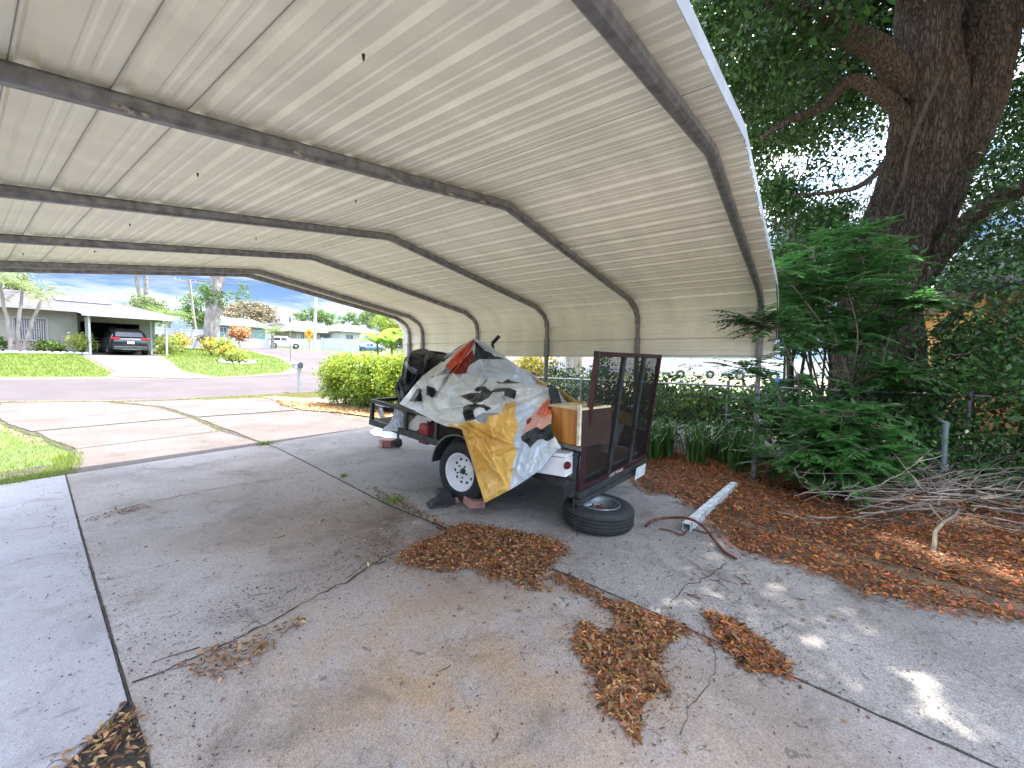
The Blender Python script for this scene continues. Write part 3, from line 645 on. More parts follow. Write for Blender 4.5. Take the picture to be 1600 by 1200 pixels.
rows = [(529, 737, 741), (532, 733, 748), (541, 724, 767), (556, 706, 787), (574, 678, 811), (587, 661, 835), (601, 648, 856), (607, 643, 868), (610, 641, 868), (621, 632, 861), (631, 624, 859), (640, 643, 861), (650, 664, 862), (659, 680, 861), (666, 697, 861), (668, 712, 861), (671, 721.5, 860), (700, 731, 877), (705, 732.5, 868), (712, 735, 861), (730, 740, 848), (733, 741, 846), (760, 749, 806), (765, 751, 797), (785, 757, 759)]
folds = [(862, 607, 745, 640, 5, .02), (862, 606, 700, 612, 4, .02), (738, 531, 700, 600, 5, .035), (739, 531, 770, 600, 6, .03), (739, 531, 670, 600, 5, .03), (650, 604, 690, 655, 6, .03), (664, 590, 678, 645, 5, .025), (860, 625, 800, 655, 5, .02), (726, 690, 765, 765, 4, .02), (755, 690, 790, 760, 5, .02), (830, 625, 770, 650, 6, .025), (690, 612, 690, 588, 26, .12), (650, 622, 662, 600, 14, .08), (730, 640, 700, 646, 16, .09), (780, 612, 830, 606, 20, .07), (770, 585, 800, 588, 16, .07), (712, 574, 690, 600, 4, -.07), (757, 598, 730, 628, 5, -.05), (700, 640, 760, 632, 4, -.05), (735, 531, 640, 622, 7, .05), (739, 530, 850, 598, 6, .05), (757, 572, 748, 592, 6, .035), (757, 572, 820, 590, 5, .03), (862, 606, 790, 604, 7, .035), (862, 607, 720, 626, 6, .03), (862, 608, 810, 640, 5, .02), (784, 620, 787, 640, 4, .03), (720, 662, 770, 690, 5, .035), (770, 682, 735, 660, 3, .03), (770, 680, 812, 700, 6, .035), (770, 684, 764, 660, 4, .025),
         (724, 660, 757, 780, 6, .02), (700, 622, 708, 655, 4, .03), (690, 645, 725, 632, 6, .03), (720, 588, 700, 612, 9, .05), (715, 590, 735, 612, 8, .05), (745, 700, 775, 735, 6, .03), (800, 700, 760, 715, 6, .02), (820, 690, 800, 760, 5, .015), (858, 630, 830, 680, 5, .02), (846, 690, 862, 672, 4, .02), (740, 690, 738, 720, 5, .02)]
banner = drape('banner', rows, dpt, m_v, colfn, .036, .030, 3.3, nu=250, nv=230, folds=folds)
tag(banner, 'crumpled white vinyl banner with black letters and yellow print draped over the trailer load', 'banner')
# the back of the banner runs down behind the heap
backrows = [(0, 0, 1), (1, 0, 1)]
def sheet3(name, grid, mats, amp=.02, sc=4., seed=1., n=50, mi=0, parent=None):
    g = np.array(grid, float); nr, nc = g.shape[:2]; V = np.linspace(0, nr-1, n); U = np.linspace(0, nc-1, n); P = np.zeros((n, n, 3))
    for c in range(3):
        t = np.array([[np.interp(u, np.arange(nc), g[r, :, c]) for u in U] for r in range(nr)])
        P[..., c] = np.array([np.interp(V, np.arange(nr), t[:, k]) for k in range(n)]).T
    for a in range(n):
        for b in range(n):
            v = mnoise.noise_vector(Vector(P[a, b])*sc+Vector((seed, 0, 0))); P[a, b] += np.array(v)*amp*2
    mb = MB(); mb.v = [tuple(p) for p in P.reshape(-1, 3)]
    mb.f = [(j*n+i, j*n+i+1, (j+1)*n+i+1, (j+1)*n+i) for j in range(n-1) for i in range(n-1)]; mb.mi = [mi]*len(mb.f)
    o = mb.build(name, mats, parent, fix=False); o.data.polygons.foreach_set('use_smooth', [True]*len(o.data.polygons))
    s = o.modifiers.new('t', 'SOLIDIFY'); s.thickness = .004; s.offset = 0
    return o
pk = D(739, 530, 5.17); e1 = D(800, 568, 4.78); e2 = D(862, 606, 4.17); l1 = D(700, 556, 5.22); l2 = D(650, 600, 5.07)
def dn(p, dx, z): return (p[0]+dx, p[1]+.1, z)
sheet3('banner_back', [[l2, l1, pk, e1, e2], [dn(l2, .35, .85), dn(l1, .45, 1.1), dn(pk, .45, 1.15), dn(e1, .5, 1.0), dn(e2, .5, .85)], [dn(l2, .6, .66), dn(l1, .7, .66), dn(pk, .75, .64), dn(e1, .75, .62), dn(e2, .8, .6)]], [m_v[0]], parent=banner)
# rear strip of the banner running to the gate
strip = drape('banner_strip', [(855, 600, 612), (866, 603, 616), (876, 608, 622), (888, 617, 629), (900, 625, 633), (911, 628, 638)], lambda x, y: 4.15-(x-855)*.008, m_v, lambda x, y: np.where(x < 868, 7, 9), .012, .08, 8., nu=14, nv=60, cols=True, parent=banner)
flap = drape('banner_flap', [(604, 858, 866), (612, 857, 874), (622, 859, 880), (632, 862, 888), (640, 864, 886)], lambda x, y: 3.95-(y-604)*.006, m_v, lambda x, y: np.where(x < 868+(y-604)*.1, 7, np.where(x > 870+(y-604)*.3, 5, 1)), .02, .09, 5., nu=40, nv=40, parent=banner)
# the tail that hangs inside the front rail down to the ground
tail = drape('banner_tail', [(634, 617, 634), (642, 616, 632), (655, 612, 632), (664, 606, 632), (668, 600, 632), (674, 596, 631)], lambda x, y: 5.10+(y-634)*-.002, m_v, lambda x, y: np.full(x.shape, 8), .03, .08, 6., nu=40, nv=50, parent=banner)
# pale sheet trailing on the ground under the tongue
gp_ = [(578, 674), (592, 667), (610, 668), (622, 676), (626, 690), (612, 692), (598, 684), (584, 681)]
mb = MB(); cen = np.mean([G(*p) for p in gp_], axis=0)
rings = 14; n = 48; base = jag([tuple(G(*p)[:2]) for p in gp_], .03, .08, 5); n = len(base); vs = []
for k in range(rings):
    f = 1-k/rings
    for i, p in enumerate(base):
        q = np.array([cen[0]+(p[0]-cen[0])*f, cen[1]+(p[1]-cen[1])*f]); z = .01+.10*(1-f**2)*(.6+.8*abs(mnoise.noise(Vector((q[0]*6, q[1]*6, 2))))); vs.append((q[0], q[1], z))
vs.append((cen[0], cen[1], .12))
mb.add(vs, [(k*n+i, k*n+(i+1) % n, (k+1)*n+(i+1) % n, (k+1)*n+i) for k in range(rings-1) for i in range(n)]+[((rings-1)*n+i, (rings-1)*n+(i+1) % n, rings*n) for i in range(n)])
tag(mb.build('plastic_sheet', vinyl('pale_plastic', (.52, .57, .62)), smooth=True), 'pale blue plastic sheet crumpled on the concrete at the trailer tongue', 'plastic sheet')
# black cover on the front of the heap
cov = drape('black_cover', [(618, 602, 610), (622, 593, 622), (626, 589, 634), (632, 561, 638), (637, 555, 640), (641, 550, 640), (648, 547, 640), (656, 545, 640), (662, 544.5, 640), (667, 545.5, 640), (674, 550, 640), (682, 553, 640), (692, 554, 636), (703, 551, 630), (712, 547, 620), (722, 542, 610), (735, 534, 600)],
            lambda x, y: 5.28+.45*np.clip((575-y)/30, -.4, 1)**2+(x-618)*-.0015, [vinyl('black_cover_cloth', (.02, .022, .027), .42), m_v[5]], lambda x, y: np.where(in_poly(x, y, [(632, 563), (641, 572), (652, 578), (650, 584), (640, 580), (632, 570)]), 1, 0), .05, .05, 12., nu=110, nv=110, cols=True, folds=[(672, 548, 655, 600, 9, .06), (640, 556, 630, 620, 8, .06), (690, 556, 700, 575, 6, .04), (650, 590, 628, 625, 8, .05)])
tag(cov, 'crumpled black motorcycle cover heaped at the front of the trailer', 'cover')
ctop = [D(x, y, 5.28+.45*min(1, max(-.4, (575-y)/30))**2) for x, y in ((632, 562), (648, 547), (667, 545.5), (703, 551), (735, 534))]
sheet3('cover_back', [ctop, [(p[0]+.3, p[1]+.25, .95) for p in ctop], [(p[0]+.35, p[1]+.3, .62) for p in ctop]], [vinyl('black_cover_cloth', (.02, .022, .027), .42)], parent=cov)
# handle sticking out of the heap
mb = MB(); h0 = D(775, 560, 5.25); h1 = D(769, 537, 5.3); h2 = D(780, 525, 5.3)
mb.tube([h0, h1], .018, 8); mb.tube([h1, h2], .024, 8); tag(mb.build('handlebar', m_blk, smooth=True), 'black handlebar sticking up from behind the banner peak', 'handlebar')
# white panel and red can seen through the side rail
mb = MB(); q = [tp(2.42, .10, .06), tp(1.95, .10, .25), tp(1.86, .10, .31), tp(2.0, .10, .32), tp(2.30, .10, .30), tp(2.5, .10, .17)]
q = [Vector(D(639, 681, 4.97)), Vector(D(680, 653, 4.74)), Vector(D(655, 645, 4.87)), Vector(D(637, 664, 4.98))]
mb.extr(q, Vector(tR)*.015); tag(mb.build('white_board', pm('white_board', (.62, .63, .62), .6, nscale=9, namt=.1)), 'dirty white board leaning inside the trailer beside the red can', 'board')
rc = thing('fuel_can', 'red ribbed plastic can standing behind the side rail of the trailer', 'can', tuple(tp(2.03, .16, .07)))
mb = MB(); a_ = D(669, 677, 4.83); cc = Vector(a_); mb.box(cc, (.17, .15, .235), ax=(tR, tA, tU)); mb.build('can_body', pm('red_plastic', (.33, .045, .06), .5), rc, bevel=.015)
mb = MB()
for k in range(4): mb.box(cc-Vector(tR)*.086+Vector(tA)*(-.045+k*.03)-Vector(tU)*.02, (.008, .012, .15), ax=(tR, tA, tU))
mb.build('can_rib', pm('red_plastic_rib', (.26, .035, .05), .5), rc)
mb = MB(); mb.tube([cc+Vector(tU)*.117, cc+Vector(tU)*.15], .022, 10); mb.build('can_cap', m_blk, rc)
# wooden drawer cabinet
m_wood = pm('orange_wood', (.60, .26, .05), .45, nscale=2.2, col2=(.34, .125, .022), bump=.1, bscale=20, stretch=(8, 8, 1))
m_wood2 = pm('raw_wood_edge', (.62, .50, .30), .8, nscale=9, namt=.2); m_wood3 = pm('dark_wood_side', (.04, .017, .010), .6, nscale=5, namt=.4)
A = Vector(D(857, 689, 3.62)); Bq = Vector(D(904, 702, 3.36)); ux = (Bq-A); ux.z *= .3; wdt = ux.length; ux.normalize(); uz = Vector((0, 0, 1)); uz = (uz-ux*uz.dot(ux)).normalized(); uy = uz.cross(ux)
if uy.dot(Vector(cF)) < 0: uy = -uy
hC = .325; dC = .42
cab = thing('wooden_cabinet', 'orange varnished wooden box with pale raw edges lying beside the ramp gate on the trailer', 'cabinet', tuple(A+ux*wdt/2+uy*dC/2))
def cbox(m, x0, x1, y0, y1, z0, z1): m.box(A+ux*(x0+x1)/2+uy*(y0+y1)/2+uz*(z0+z1)/2, (x1-x0, y1-y0, z1-z0), ax=(ux, uy, uz))
mb = MB(); cbox(mb, 0.012, wdt-.012, 0.012, .03, .012, hC-.018); mb.build('front_panel', m_wood, cab)
mb = MB(); cbox(mb, -.01, wdt, 0, dC, hC-.018, hC); mb.build('top_board', m_wood2, cab, bevel=.002)
mb = MB(); cbox(mb, 0, .012, .0, dC, 0, hC-.018); cbox(mb, wdt-.012, wdt, 0.014, dC, 0, hC-.018); cbox(mb, .012, wdt-.012, .03, dC, 0, .012); cbox(mb, 0.012, wdt-.012, dC-.015, dC, .012, hC-.018); mb.build('side_board', m_wood3, cab)
mb = MB(); cbox(mb, wdt-.014, wdt+.012, -.012, .012, .02, hC+.03); mb.build('edge_strip', pm('cream_edge', (.68, .62, .46), .7, nscale=20, namt=.25), cab)
# white drawer box below
A2 = Vector(D(826, 738, 3.60)); mb = MB(); wbx = thing('white_box', 'white lidded box under the banner corner behind the red trailer lamp', 'box', tuple(A2))
B2 = Vector(D(884, 748, 3.42)); u2 = (B2-A2); u2.z = 0; l2_ = u2.length; u2.normalize(); n2 = Vector((-u2.y, u2.x, 0)); n2 = n2 if n2.dot(Vector(cF)) > 0 else -n2
def b2(m, x0, x1, y0, y1, z0, z1): m.box(A2+u2*(x0+x1)/2+n2*(y0+y1)/2+Vector((0, 0, (z0+z1)/2)), (x1-x0, y1-y0, z1-z0), ax=(u2, n2, (0, 0, 1)))
b2(mb, 0, l2_, 0, .4, .01, .17); mb.build('box_body', m_white, wbx, bevel=.006)
mb = MB(); b2(mb, -.01, l2_+.005, -.01, .41, .175, .205); mb.build('box_lid', m_white, wbx, bevel=.005)
# pale cushion and yellow strip leaning behind the gate mesh
mb = MB(); q = [gp(.83, .16, -.16), gp(1.02, .58, -.16), gp(1.28, .50, -.16), gp(1.12, .20, -.16), gp(.95, .12, -.16)]; mb.extr([Vector(p) for p in q], Vector(tA)*.05)
tag(mb.build('grey_board', pm('pale_board', (.50, .52, .52), .7, nscale=6, namt=.2)), 'pale grey board leaning inside the trailer just behind the gate mesh', 'board')
mb = MB(); q = [gp(.72, .66, -.12), gp(1.38, .50, -.12), gp(1.40, .36, -.12), gp(.74, .56, -.12)]; mb.extr([Vector(p) for p in q], Vector(tA)*.03)
tag(mb.build('yellow_board', pm('yellow_board', (.46, .33, .06), .7, nscale=6, namt=.2)), 'yellow board resting on the grey one behind the gate mesh', 'board')
mb = MB(); q = [gp(.08, .07, -.10), gp(.07, .36, -.10), gp(.30, .38, -.10), gp(.22, .22, -.10)]; mb.extr([Vector(p) for p in q], Vector(tA)*.04)
tag(mb.build('white_board', pm('white_panel', (.6, .61, .62), .6, nscale=6, namt=.15)), 'small white board behind the lower left corner of the gate mesh', 'board')

# ================================================================== THINGS ON THE SLAB
sp_c = G(937, 822); st_ = thing('spare_tyre', 'black spare tyre on a bare steel rim lying flat on the concrete behind the trailer', 'tyre', (3.36, 1.50, 0))
wheel('tyre', (3.37, 1.50, .105), (.02, -.03, 1), .31, .19, m_steelrim, st_, holes=False, rusty=True, flat=True)
m_brick = pm('pink_paver', (.42, .215, .19), .85, nscale=14, namt=.2, bump=.5, bscale=60)
m_brick2 = pm('brown_brick', (.30, .18, .13), .85, nscale=14, namt=.2, bump=.5, bscale=60)
def brick(px, py, rot, tilt, lab, m, d=(.22, .16, .07)):
    g = G(px, py); mb = MB(); a = Matrix.Rotation(rot, 3, 'Z') @ Matrix.Rotation(tilt, 3, 'X'); ax = (a @ Vector((1, 0, 0)), a @ Vector((0, 1, 0)), a @ Vector((0, 0, 1)))
    lo = min((ax[0]*sx*d[0]/2+ax[1]*sy*d[1]/2-ax[2]*d[2]/2).z for sx in (-1, 1) for sy in (-1, 1)); mb.box((g[0], g[1], -lo+.002), d, ax=ax)
    return tag(mb.build('paver_brick', m, bevel=.006), lab, 'brick')
brick(740, 791, R_(62), R_(7), 'pink paver brick resting tilted against the trailer wheel next to the yellow banner hem', m_brick)
brick(716, 781, R_(55), 0, 'brownish brick under the trailer tyre between the black chock and the pink paver', m_brick2, (.2, .1, .055))
# octagonal paver by the tongue
g = G(606, 697); mb = MB(); mb.prism([(g[0]+math.cos(a)*r, g[1]+math.sin(a)*r) for a, r in [(R_(k*60+12), .145) for k in range(6)]], .002, .12); tag(mb.build('hexagonal_paver', m_brick, bevel=.008), 'pink six sided paver block under the jack wheel at the trailer tongue', 'paver')
# broken black rubber chock
ch = thing('wheel_chock', 'broken black rubber chock with a jagged edge before the trailer wheel', 'wheel chock', tuple(G(690, 785)))
g = G(690, 789); ux = Vector((1.0, -.55, 0)).normalized(); uy = Vector((.55, 1.0, 0)).normalized()
def cp(x, y, z): return Vector((g[0], g[1], 0))+ux*x+uy*y+Vector((0, 0, z))
mb = MB(); prf = [(-.13, .0), (-.10, .05), (-.04, .065), (-.035, .10), (-.055, .125), (-.03, .155), (.03, .15), (.075, .13), (.13, .0)]
mb.extr([cp(x, -.06, z+.002) for x, z in prf], uy*.13); mb.build('chock_body', m_rubber, ch, bevel=.006)
mb = MB(); mb.extr([cp(-.14, -.075, .001), cp(.06, -.09, .001), cp(.05, -.085, .03), cp(-.13, -.07, .022)], uy*.16); mb.build('chock_foot', m_rubber, ch)
# galvanised square beam and the rusty rod
b0 = G(1072, 832); b1 = G(1147, 764)
bm_ = thing('square_beam', 'weathered white square steel beam lying at the edge of the leaf litter', 'beam', tuple(b0))
mb = MB(); d_ = Vector((b1[0]-b0[0], b1[1]-b0[1], 0)); Lb = d_.length; d_.normalize(); xx = Vector((-d_.y, d_.x, 0)); w_ = .07
for sx, sz, a, b in ((-1, 0, .006, w_), (1, 0, .006, w_), (0, 1, w_-.014, .006), (0, -1, w_-.014, .006)):
    mb.box(Vector((b0[0], b0[1], .045))+d_*Lb/2+xx*sx*(w_/2-.003)+Vector((0, 0, sz*(w_/2-.003))), (a, Lb, b), ax=(xx, d_, (0, 0, 1)))
mb.build('beam_tube', pm('weathered_white_steel', (.42, .46, .47), .55, .2, nscale=7, namt=.4, stretch=(3, 3, 3)), bm_)
def arc(pts, rad, name, mat, lab=None, cat=None, parent=None, seg=8, sub=6):
    P = [Vector(p) for p in pts]; out = []
    for i in range(len(P)-1):
        a, b, c, d = P[max(i-1, 0)], P[i], P[i+1], P[min(i+2, len(P)-1)]
        for k in range(sub):
            t = k/sub; out.append(.5*((2*b)+(-a+c)*t+(2*a-5*b+4*c-d)*t*t+(-a+3*b-3*c+d)*t**3))
    out.append(P[-1]); mb = MB(); mb.tube(out, rad, seg); o = mb.build(name, mat, parent, smooth=True)
    if lab: tag(o, lab, cat)
    return o
def g3(x, y, z): q = G(x, y, z); return (q[0], q[1], z)
arc([g3(1009, 822, .03), g3(1020, 813, .05), g3(1045, 809, .06), g3(1075, 810, .12), g3(1098, 822, .08), g3(1115, 842, .03), g3(1132, 862, .02), g3(1150, 873, .02)], .012, 'rusty_rod', m_rust, 'rusty curved iron rod passing over the end of the white beam', 'iron rod')
arc([g3(1030, 826, .012), g3(1048, 829, .012), g3(1066, 836, .012), g3(1078, 826, .02), g3(1105, 833, .012), g3(1120, 829, .012)], .006, 'bent_wire', m_rust, 'thin rusty wire lying tangled around the beam end', 'wire')

# ================================================================== LEAF LITTER, TWIGS
m_litter = leafmat('dry_leaf', (.36, .13, .035), .65, .15, .6); m_litter2 = leafmat('dry_leaf_brown', (.17, .088, .042), .65, .1, .6)
m_litter3 = leafmat('dry_leaf_pale', (.40, .24, .12), .5, .15, .6)
m_twig = pm('dead_twig', (.25, .20, .165), .85, nscale=14, namt=.35); m_twigd = pm('dark_twig', (.05, .038, .03), .9, nscale=14, namt=.4)
def litter(name, poly, n, hmax, mats, halo=.075, L=.030, W=.0105, label=None, edge=.12, base=True):
    o0 = None; pxy = samp_poly(poly, n)
    P = np.array(poly); # distance to the outline gives the mound height
    d = np.full(len(pxy), 9.)
    for i in range(len(P)):
        a, b = P[i], P[(i+1) % len(P)]; e = b-a; t = np.clip(((pxy-a)@e)/(e@e+1e-9), 0, 1); d = np.minimum(d, np.linalg.norm(pxy-a-t[:, None]*e, axis=1))
    keep = rng.uniform(size=len(pxy)) < np.clip(d/edge*1.0+.28, 0, 1); pxy = pxy[keep]; d = d[keep]
    h = hmax*np.clip(d/.25, 0, 1)**.8; z = .008+h*rng.uniform(.35, 1, len(pxy))
    k = rng.integers(0, len(mats), len(pxy)); k[rng.uniform(size=len(k)) < .05] = -1; root = None
    for i, m in enumerate(mats):
        s_ = k == i; o = leaf_mesh(name if root is None else 'leaf_layer', np.c_[pxy[s_], z[s_]], L, W, m, root, flat=.82, fold=.35)
        if root is None: root = o; tag(o, label, 'leaf litter', kind='stuff')
    s_ = k == -1; leaf_mesh('leaf_layer', np.c_[pxy[s_], z[s_]+.002], L*1.45, W*1.9, mats[-1], root, flat=.6, fold=.5)
    c_ = pxy.mean(0); nh = n//3; hp = pxy[rng.integers(0, len(pxy), nh)]; hp = hp+rng.normal(0, halo, hp.shape); leaf_mesh('leaf_crumbs', np.c_[hp, np.full(nh, .006)], L*.42, W*.6, m_litter2, root, flat=.9)
    return root
def pxp(l): return [tuple(G(x, y)[:2]) for x, y in l]
pile1 = jag(pxp([(612, 880), (640, 852), (680, 838), (720, 818), (760, 822), (800, 828), (850, 838), (885, 850), (893, 868), (862, 892), (850, 908), (860, 925), (820, 925), (790, 905), (775, 915), (760, 905), (740, 890), (700, 897), (660, 893)]), .02, .1, 11)
litter('leaf_litter', pile1, 9500, .035, [m_litter, m_litter3, m_litter2], label='orange brown pile of dry leaves in the middle of the concrete before the spare tyre')
pile2 = jag(pxp([(905, 975), (925, 975), (940, 995), (965, 975), (955, 940), (985, 945), (1020, 960), (1075, 985), (1060, 1000), (1040, 1015), (1035, 1050), (1050, 1085), (1020, 1095), (1000, 1110), (1003, 1160), (985, 1165), (965, 1130), (940, 1120), (935, 1070), (915, 1040), (893, 1010)]), .02, .08, 12)
litter('leaf_litter', pile2, 7200, .03, [m_litter, m_litter3, m_litter2], label='forked orange drift of dry leaves along the slab joint nearest the camera')
pile3 = jag(pxp([(1100, 955), (1140, 965), (1170, 985), (1200, 1005), (1235, 1040), (1240, 1062), (1200, 1055), (1160, 1048), (1130, 1015), (1110, 985)]), .02, .08, 13)
litter('leaf_litter', pile3, 2800, .02, [m_litter, m_litter2], label='small streak of dry leaves right of the forked drift')
litter('leaf_litter', jag(pxp([(862, 895), (900, 905), (950, 935), (1010, 960), (1060, 975), (1120, 1000), (1120, 1010), (1060, 992), (1000, 975), (940, 950), (880, 915), (850, 908)]), .01, .08, 14), 1300, .012, [m_litter, m_litter2], label='thin line of dry leaves in the concrete joint between the two large drifts')
MNEAR = jag(mul_edge, .055, .09, 3)[:-10]+[(2.9, -3.2), (6.8, -3.2), (6.8, 3.2), (6.05, 3.2), (5.3, 2.1)]
litter('leaf_litter', MNEAR, 52000, .035, [m_litter, m_litter2, m_litter], halo=.12, L=.036, W=.012, label='wide bed of brown dry leaves along the right edge of the concrete')
litter('leaf_litter', [(6.2, 8.0), (7.0, 7.5), (7.1, 13.2), (6.4, 14.7), (5.9, 13), (5.7, 11.4), (6.05, 10.4)], 2200, .02, [m_litter3, m_litter], L=.07, W=.03, label='sunlit pale leaves fallen at the foot of the yellow green hedge')
litter('leaf_litter', pxp([(55, 1200), (120, 1160), (160, 1125), (208, 1090), (222, 1098), (235, 1150), (245, 1200), (200, 1215)]), 260, .012, [m_litter3, m_litter2], L=.034, W=.011, label='few leaves in the dark soil gap at the lower left slab corner')
litter('leaf_litter', jag(pxp([(280, 1040), (330, 1010), (370, 1000), (420, 985), (470, 960), (480, 970), (440, 1000), (400, 1040), (350, 1065), (300, 1070)]), .02, .08, 15), 420, .018, [m_litter2, m_litter3], label='thin scatter of leaves and bark left of centre on the stained slab')
litter('leaf_litter', jag(pxp([(560, 745), (590, 765), (640, 785), (690, 815), (720, 830), (690, 835), (640, 805), (590, 780)]), .02, .08, 16), 650, .01, [m_litter2, m_litter3, m_litter2], L=.03, label='leaf crumbs along the slab joint left of the black chock')
litter('leaf_litter', pxp([(128, 812), (180, 797), (232, 786), (238, 795), (190, 806), (132, 818)]), 160, .012, [m_litter2, m_litter2], L=.03, label='dark line of leaf debris beside the long joint at left')
litter('leaf_litter', jag(pxp([(540, 835), (600, 825), (640, 850), (620, 880), (580, 890), (545, 870)]), .02, .08, 17), 150, .01, [m_litter2, m_litter3], L=.035, label='loose leaves and twigs just left of the orange brown pile')
# crumbs and single leaves over the slabs
def scat(n, cx, cy, sx, sy): return np.c_[rng.normal(cx, sx, n), rng.normal(cy, sy, n)]
cr = np.concatenate([np.c_[rng.uniform(-1, 6, 2600), rng.uniform(-1.5, 8, 2600)], scat(900, 2.3, 3.6, .45, 1.2), scat(700, 2.4, 2.6, .5, .5), scat(500, 1.3, 2.6, .5, .15), scat(500, .5, 3, .05, 2.5), scat(600, 3.4, .3, 1., .5)])
tag(leaf_mesh('dirt_crumbs', np.c_[cr, np.full(len(cr), .005)], .013, .007, pm('dirt_crumb', (.05, .038, .03), .95), flat=.8), 'dark specks of dirt and broken leaf strewn over the slabs', 'leaf litter', kind='stuff')
pts = np.concatenate([np.c_[rng.uniform(-1, 6, 500), rng.uniform(-1.5, 7.8, 500)], scat(160, 2.3, 2.6, .5, .7), scat(160, 2.6, 1.0, .7, .5), scat(150, 3.5, .2, .8, .5)])
o = leaf_mesh('scattered_leaves', np.c_[pts, np.full(len(pts), .006)], .028, .010, m_litter2, flat=.9, fold=.3); tag(o, 'tiny dry leaves and crumbs scattered over the concrete slabs', 'leaf litter', kind='stuff')
def twigs(name, n, region, L, rad, mat, label, z=(.004, .01), bend=.25, seed=0, sub=5, flat=True, up=0., group=None, ang=None):
    rr = random.Random(seed); mb = MB(); P = samp_poly(region, n)
    for i in range(len(P)):
        a = rr.uniform(0, 6.28) if ang is None else ang+rr.gauss(0, .85); l = L*rr.uniform(.4, 1.3); p = Vector((P[i][0], P[i][1], rr.uniform(*z))); r0 = rad*(rr.uniform(.5, 1.1) if rr.random() < .85 else rr.uniform(1.3, 2.4)); pts_ = [p]
        dz = rr.uniform(-.3, 1)*up
        for k in range(sub):
            a += rr.gauss(0, bend); p = p+Vector((math.cos(a), math.sin(a), dz+rr.gauss(0, .06)*(up > 0)))*l/sub
            if p.z < .004: p.z = .004
            pts_.append(p.copy())
        mb.tube(pts_, [r0*(1-.6*k/sub) for k in range(sub+1)], 4, cap=False)
        if up > 0 and rr.random() < .7:
            q = pts_[sub//2]; a2 = a+rr.choice((-1, 1))*rr.uniform(.4, .9); pp = [q]
            for k in range(3): q = q+Vector((math.cos(a2), math.sin(a2), dz+rr.uniform(-.1, .3)))*l*.15; q.z = max(q.z, .004); pp.append(q.copy())
            mb.tube(pp, [r0*.6, r0*.45, r0*.3, r0*.2], 4, cap=False)
    return tag(mb.build(name, mat, fix=False), label, 'twigs', group, 'stuff')
twigs('scattered_twigs', 110, [(-1, -1), (5, -1.5), (5, 6.5), (-1, 6.5)], .08, .0014, m_twigd, 'thin dark twigs scattered across the concrete slabs', seed=3)
twigs('scattered_twigs', 26, pxp([(540, 830), (640, 840), (620, 890), (480, 960), (300, 1060), (290, 1030)]), .15, .0017, m_twigd, 'longer twigs lying in the leaf scatter along the diagonal crack', seed=4)
twigs('scattered_twigs', 30, pxp([(1040, 900), (1120, 885), (1180, 900), (1180, 950), (1100, 960), (1050, 940)]), .12, .0022, m_rust, 'reddish twigs lying right of the spare tyre', seed=6)
bp_ = pxp([(1200, 815), (1240, 790), (1320, 765), (1430, 735), (1560, 735), (1700, 750), (1700, 850), (1520, 840), (1380, 835), (1260, 835)])
ang0 = math.atan2(*(np.array(G(1500, 840)[:2])-np.array(G(1250, 830)[:2]))[::-1])
twigs('brush_pile', 520, bp_, .6, .0048, pm('grey_twig', (.21, .175, .145), .85, nscale=9, namt=.35), 'tangled heap of bare grey cut branches on the leaf bed beside the fence', z=(.01, .36), bend=.30, seed=5, up=.5, sub=7, ang=ang0)
twigs('brush_pile', 160, bp_, .5, .004, m_twigd, 'dark twigs tangled underneath the grey brush heap', z=(.01, .15), bend=.2, seed=15, up=.2, sub=5)
q0 = G(1455, 868)
mb = MB(); B0 = Vector((q0[0], q0[1], .01)); br = [B0, B0+Vector((.04, -.02, .07)), B0+Vector((.10, -.03, .15)), B0+Vector((.20, -.09, .21)), B0+Vector((.30, -.17, .25)), B0+Vector((.36, -.20, .29))]
mb.tube(br, [.019, .016, .014, .012, .009, .006], 8); mb.tube([br[3], br[3]+Vector((.03, .05, .06)), br[3]+Vector((.06, .08, .12))], [.009, .007, .004], 7)
tag(mb.build('cut_branch', pm('pale_bark', (.19, .15, .105), .85, nscale=12, namt=.25, bump=.4, bscale=50), smooth=True), 'thick pale forked branch standing out at the front of the brush heap', 'branch')
# joints and hairline cracks
def crack(px, wd, seed=0, z=.0035):
    rr = random.Random(seed); P = [Vector((*G(x, y)[:2], 0)) for x, y in px]; out = []
    for i in range(len(P)-1):
        n = max(2, int((P[i+1]-P[i]).length/.05))
        for k in range(n): out.append(P[i].lerp(P[i+1], k/n)+Vector((rr.gauss(0, .008), rr.gauss(0, .008), 0)))
    out.append(P[-1]); mb = MB(); vs = []
    for i, p in enumerate(out):
        t = (out[min(i+1, len(out)-1)]-out[max(i-1, 0)]).normalized(); n = Vector((-t.y, t.x, 0)); w_ = wd*rr.uniform(.3, 1.2)
        vs += [p+n*w_/2+Vector((0, 0, z)), p-n*w_/2+Vector((0, 0, z))]
    mb.add(vs, [(2*i, 2*i+1, 2*i+3, 2*i+2) for i in range(len(out)-1)])
    o = mb.build('slab_crack', m_joint, fix=False); 
    if o.data.polygons[0].normal.z < 0: o.data.flip_normals()
    return tag(o, kind='structure')
crack([(1115, 1010), (1118, 1040), (1105, 1070), (1080, 1110), (1062, 1150)], .0045, 1)
crack([(1045, 945), (1070, 915), (1110, 900), (1135, 880)], .006, 2)
crack([(600, 812), (700, 803), (745, 800), (830, 790), (870, 775)], .006, 3)
crack([(480, 705), (560, 700), (600, 697), (680, 700)], .006, 4)
crack([(210, 1064), (300, 1030), (400, 985), (470, 945), (540, 910), (600, 872)], .014, 5, .0045)
crack([(190, 795), (250, 782), (330, 765), (440, 748)], .012, 6, .0045)
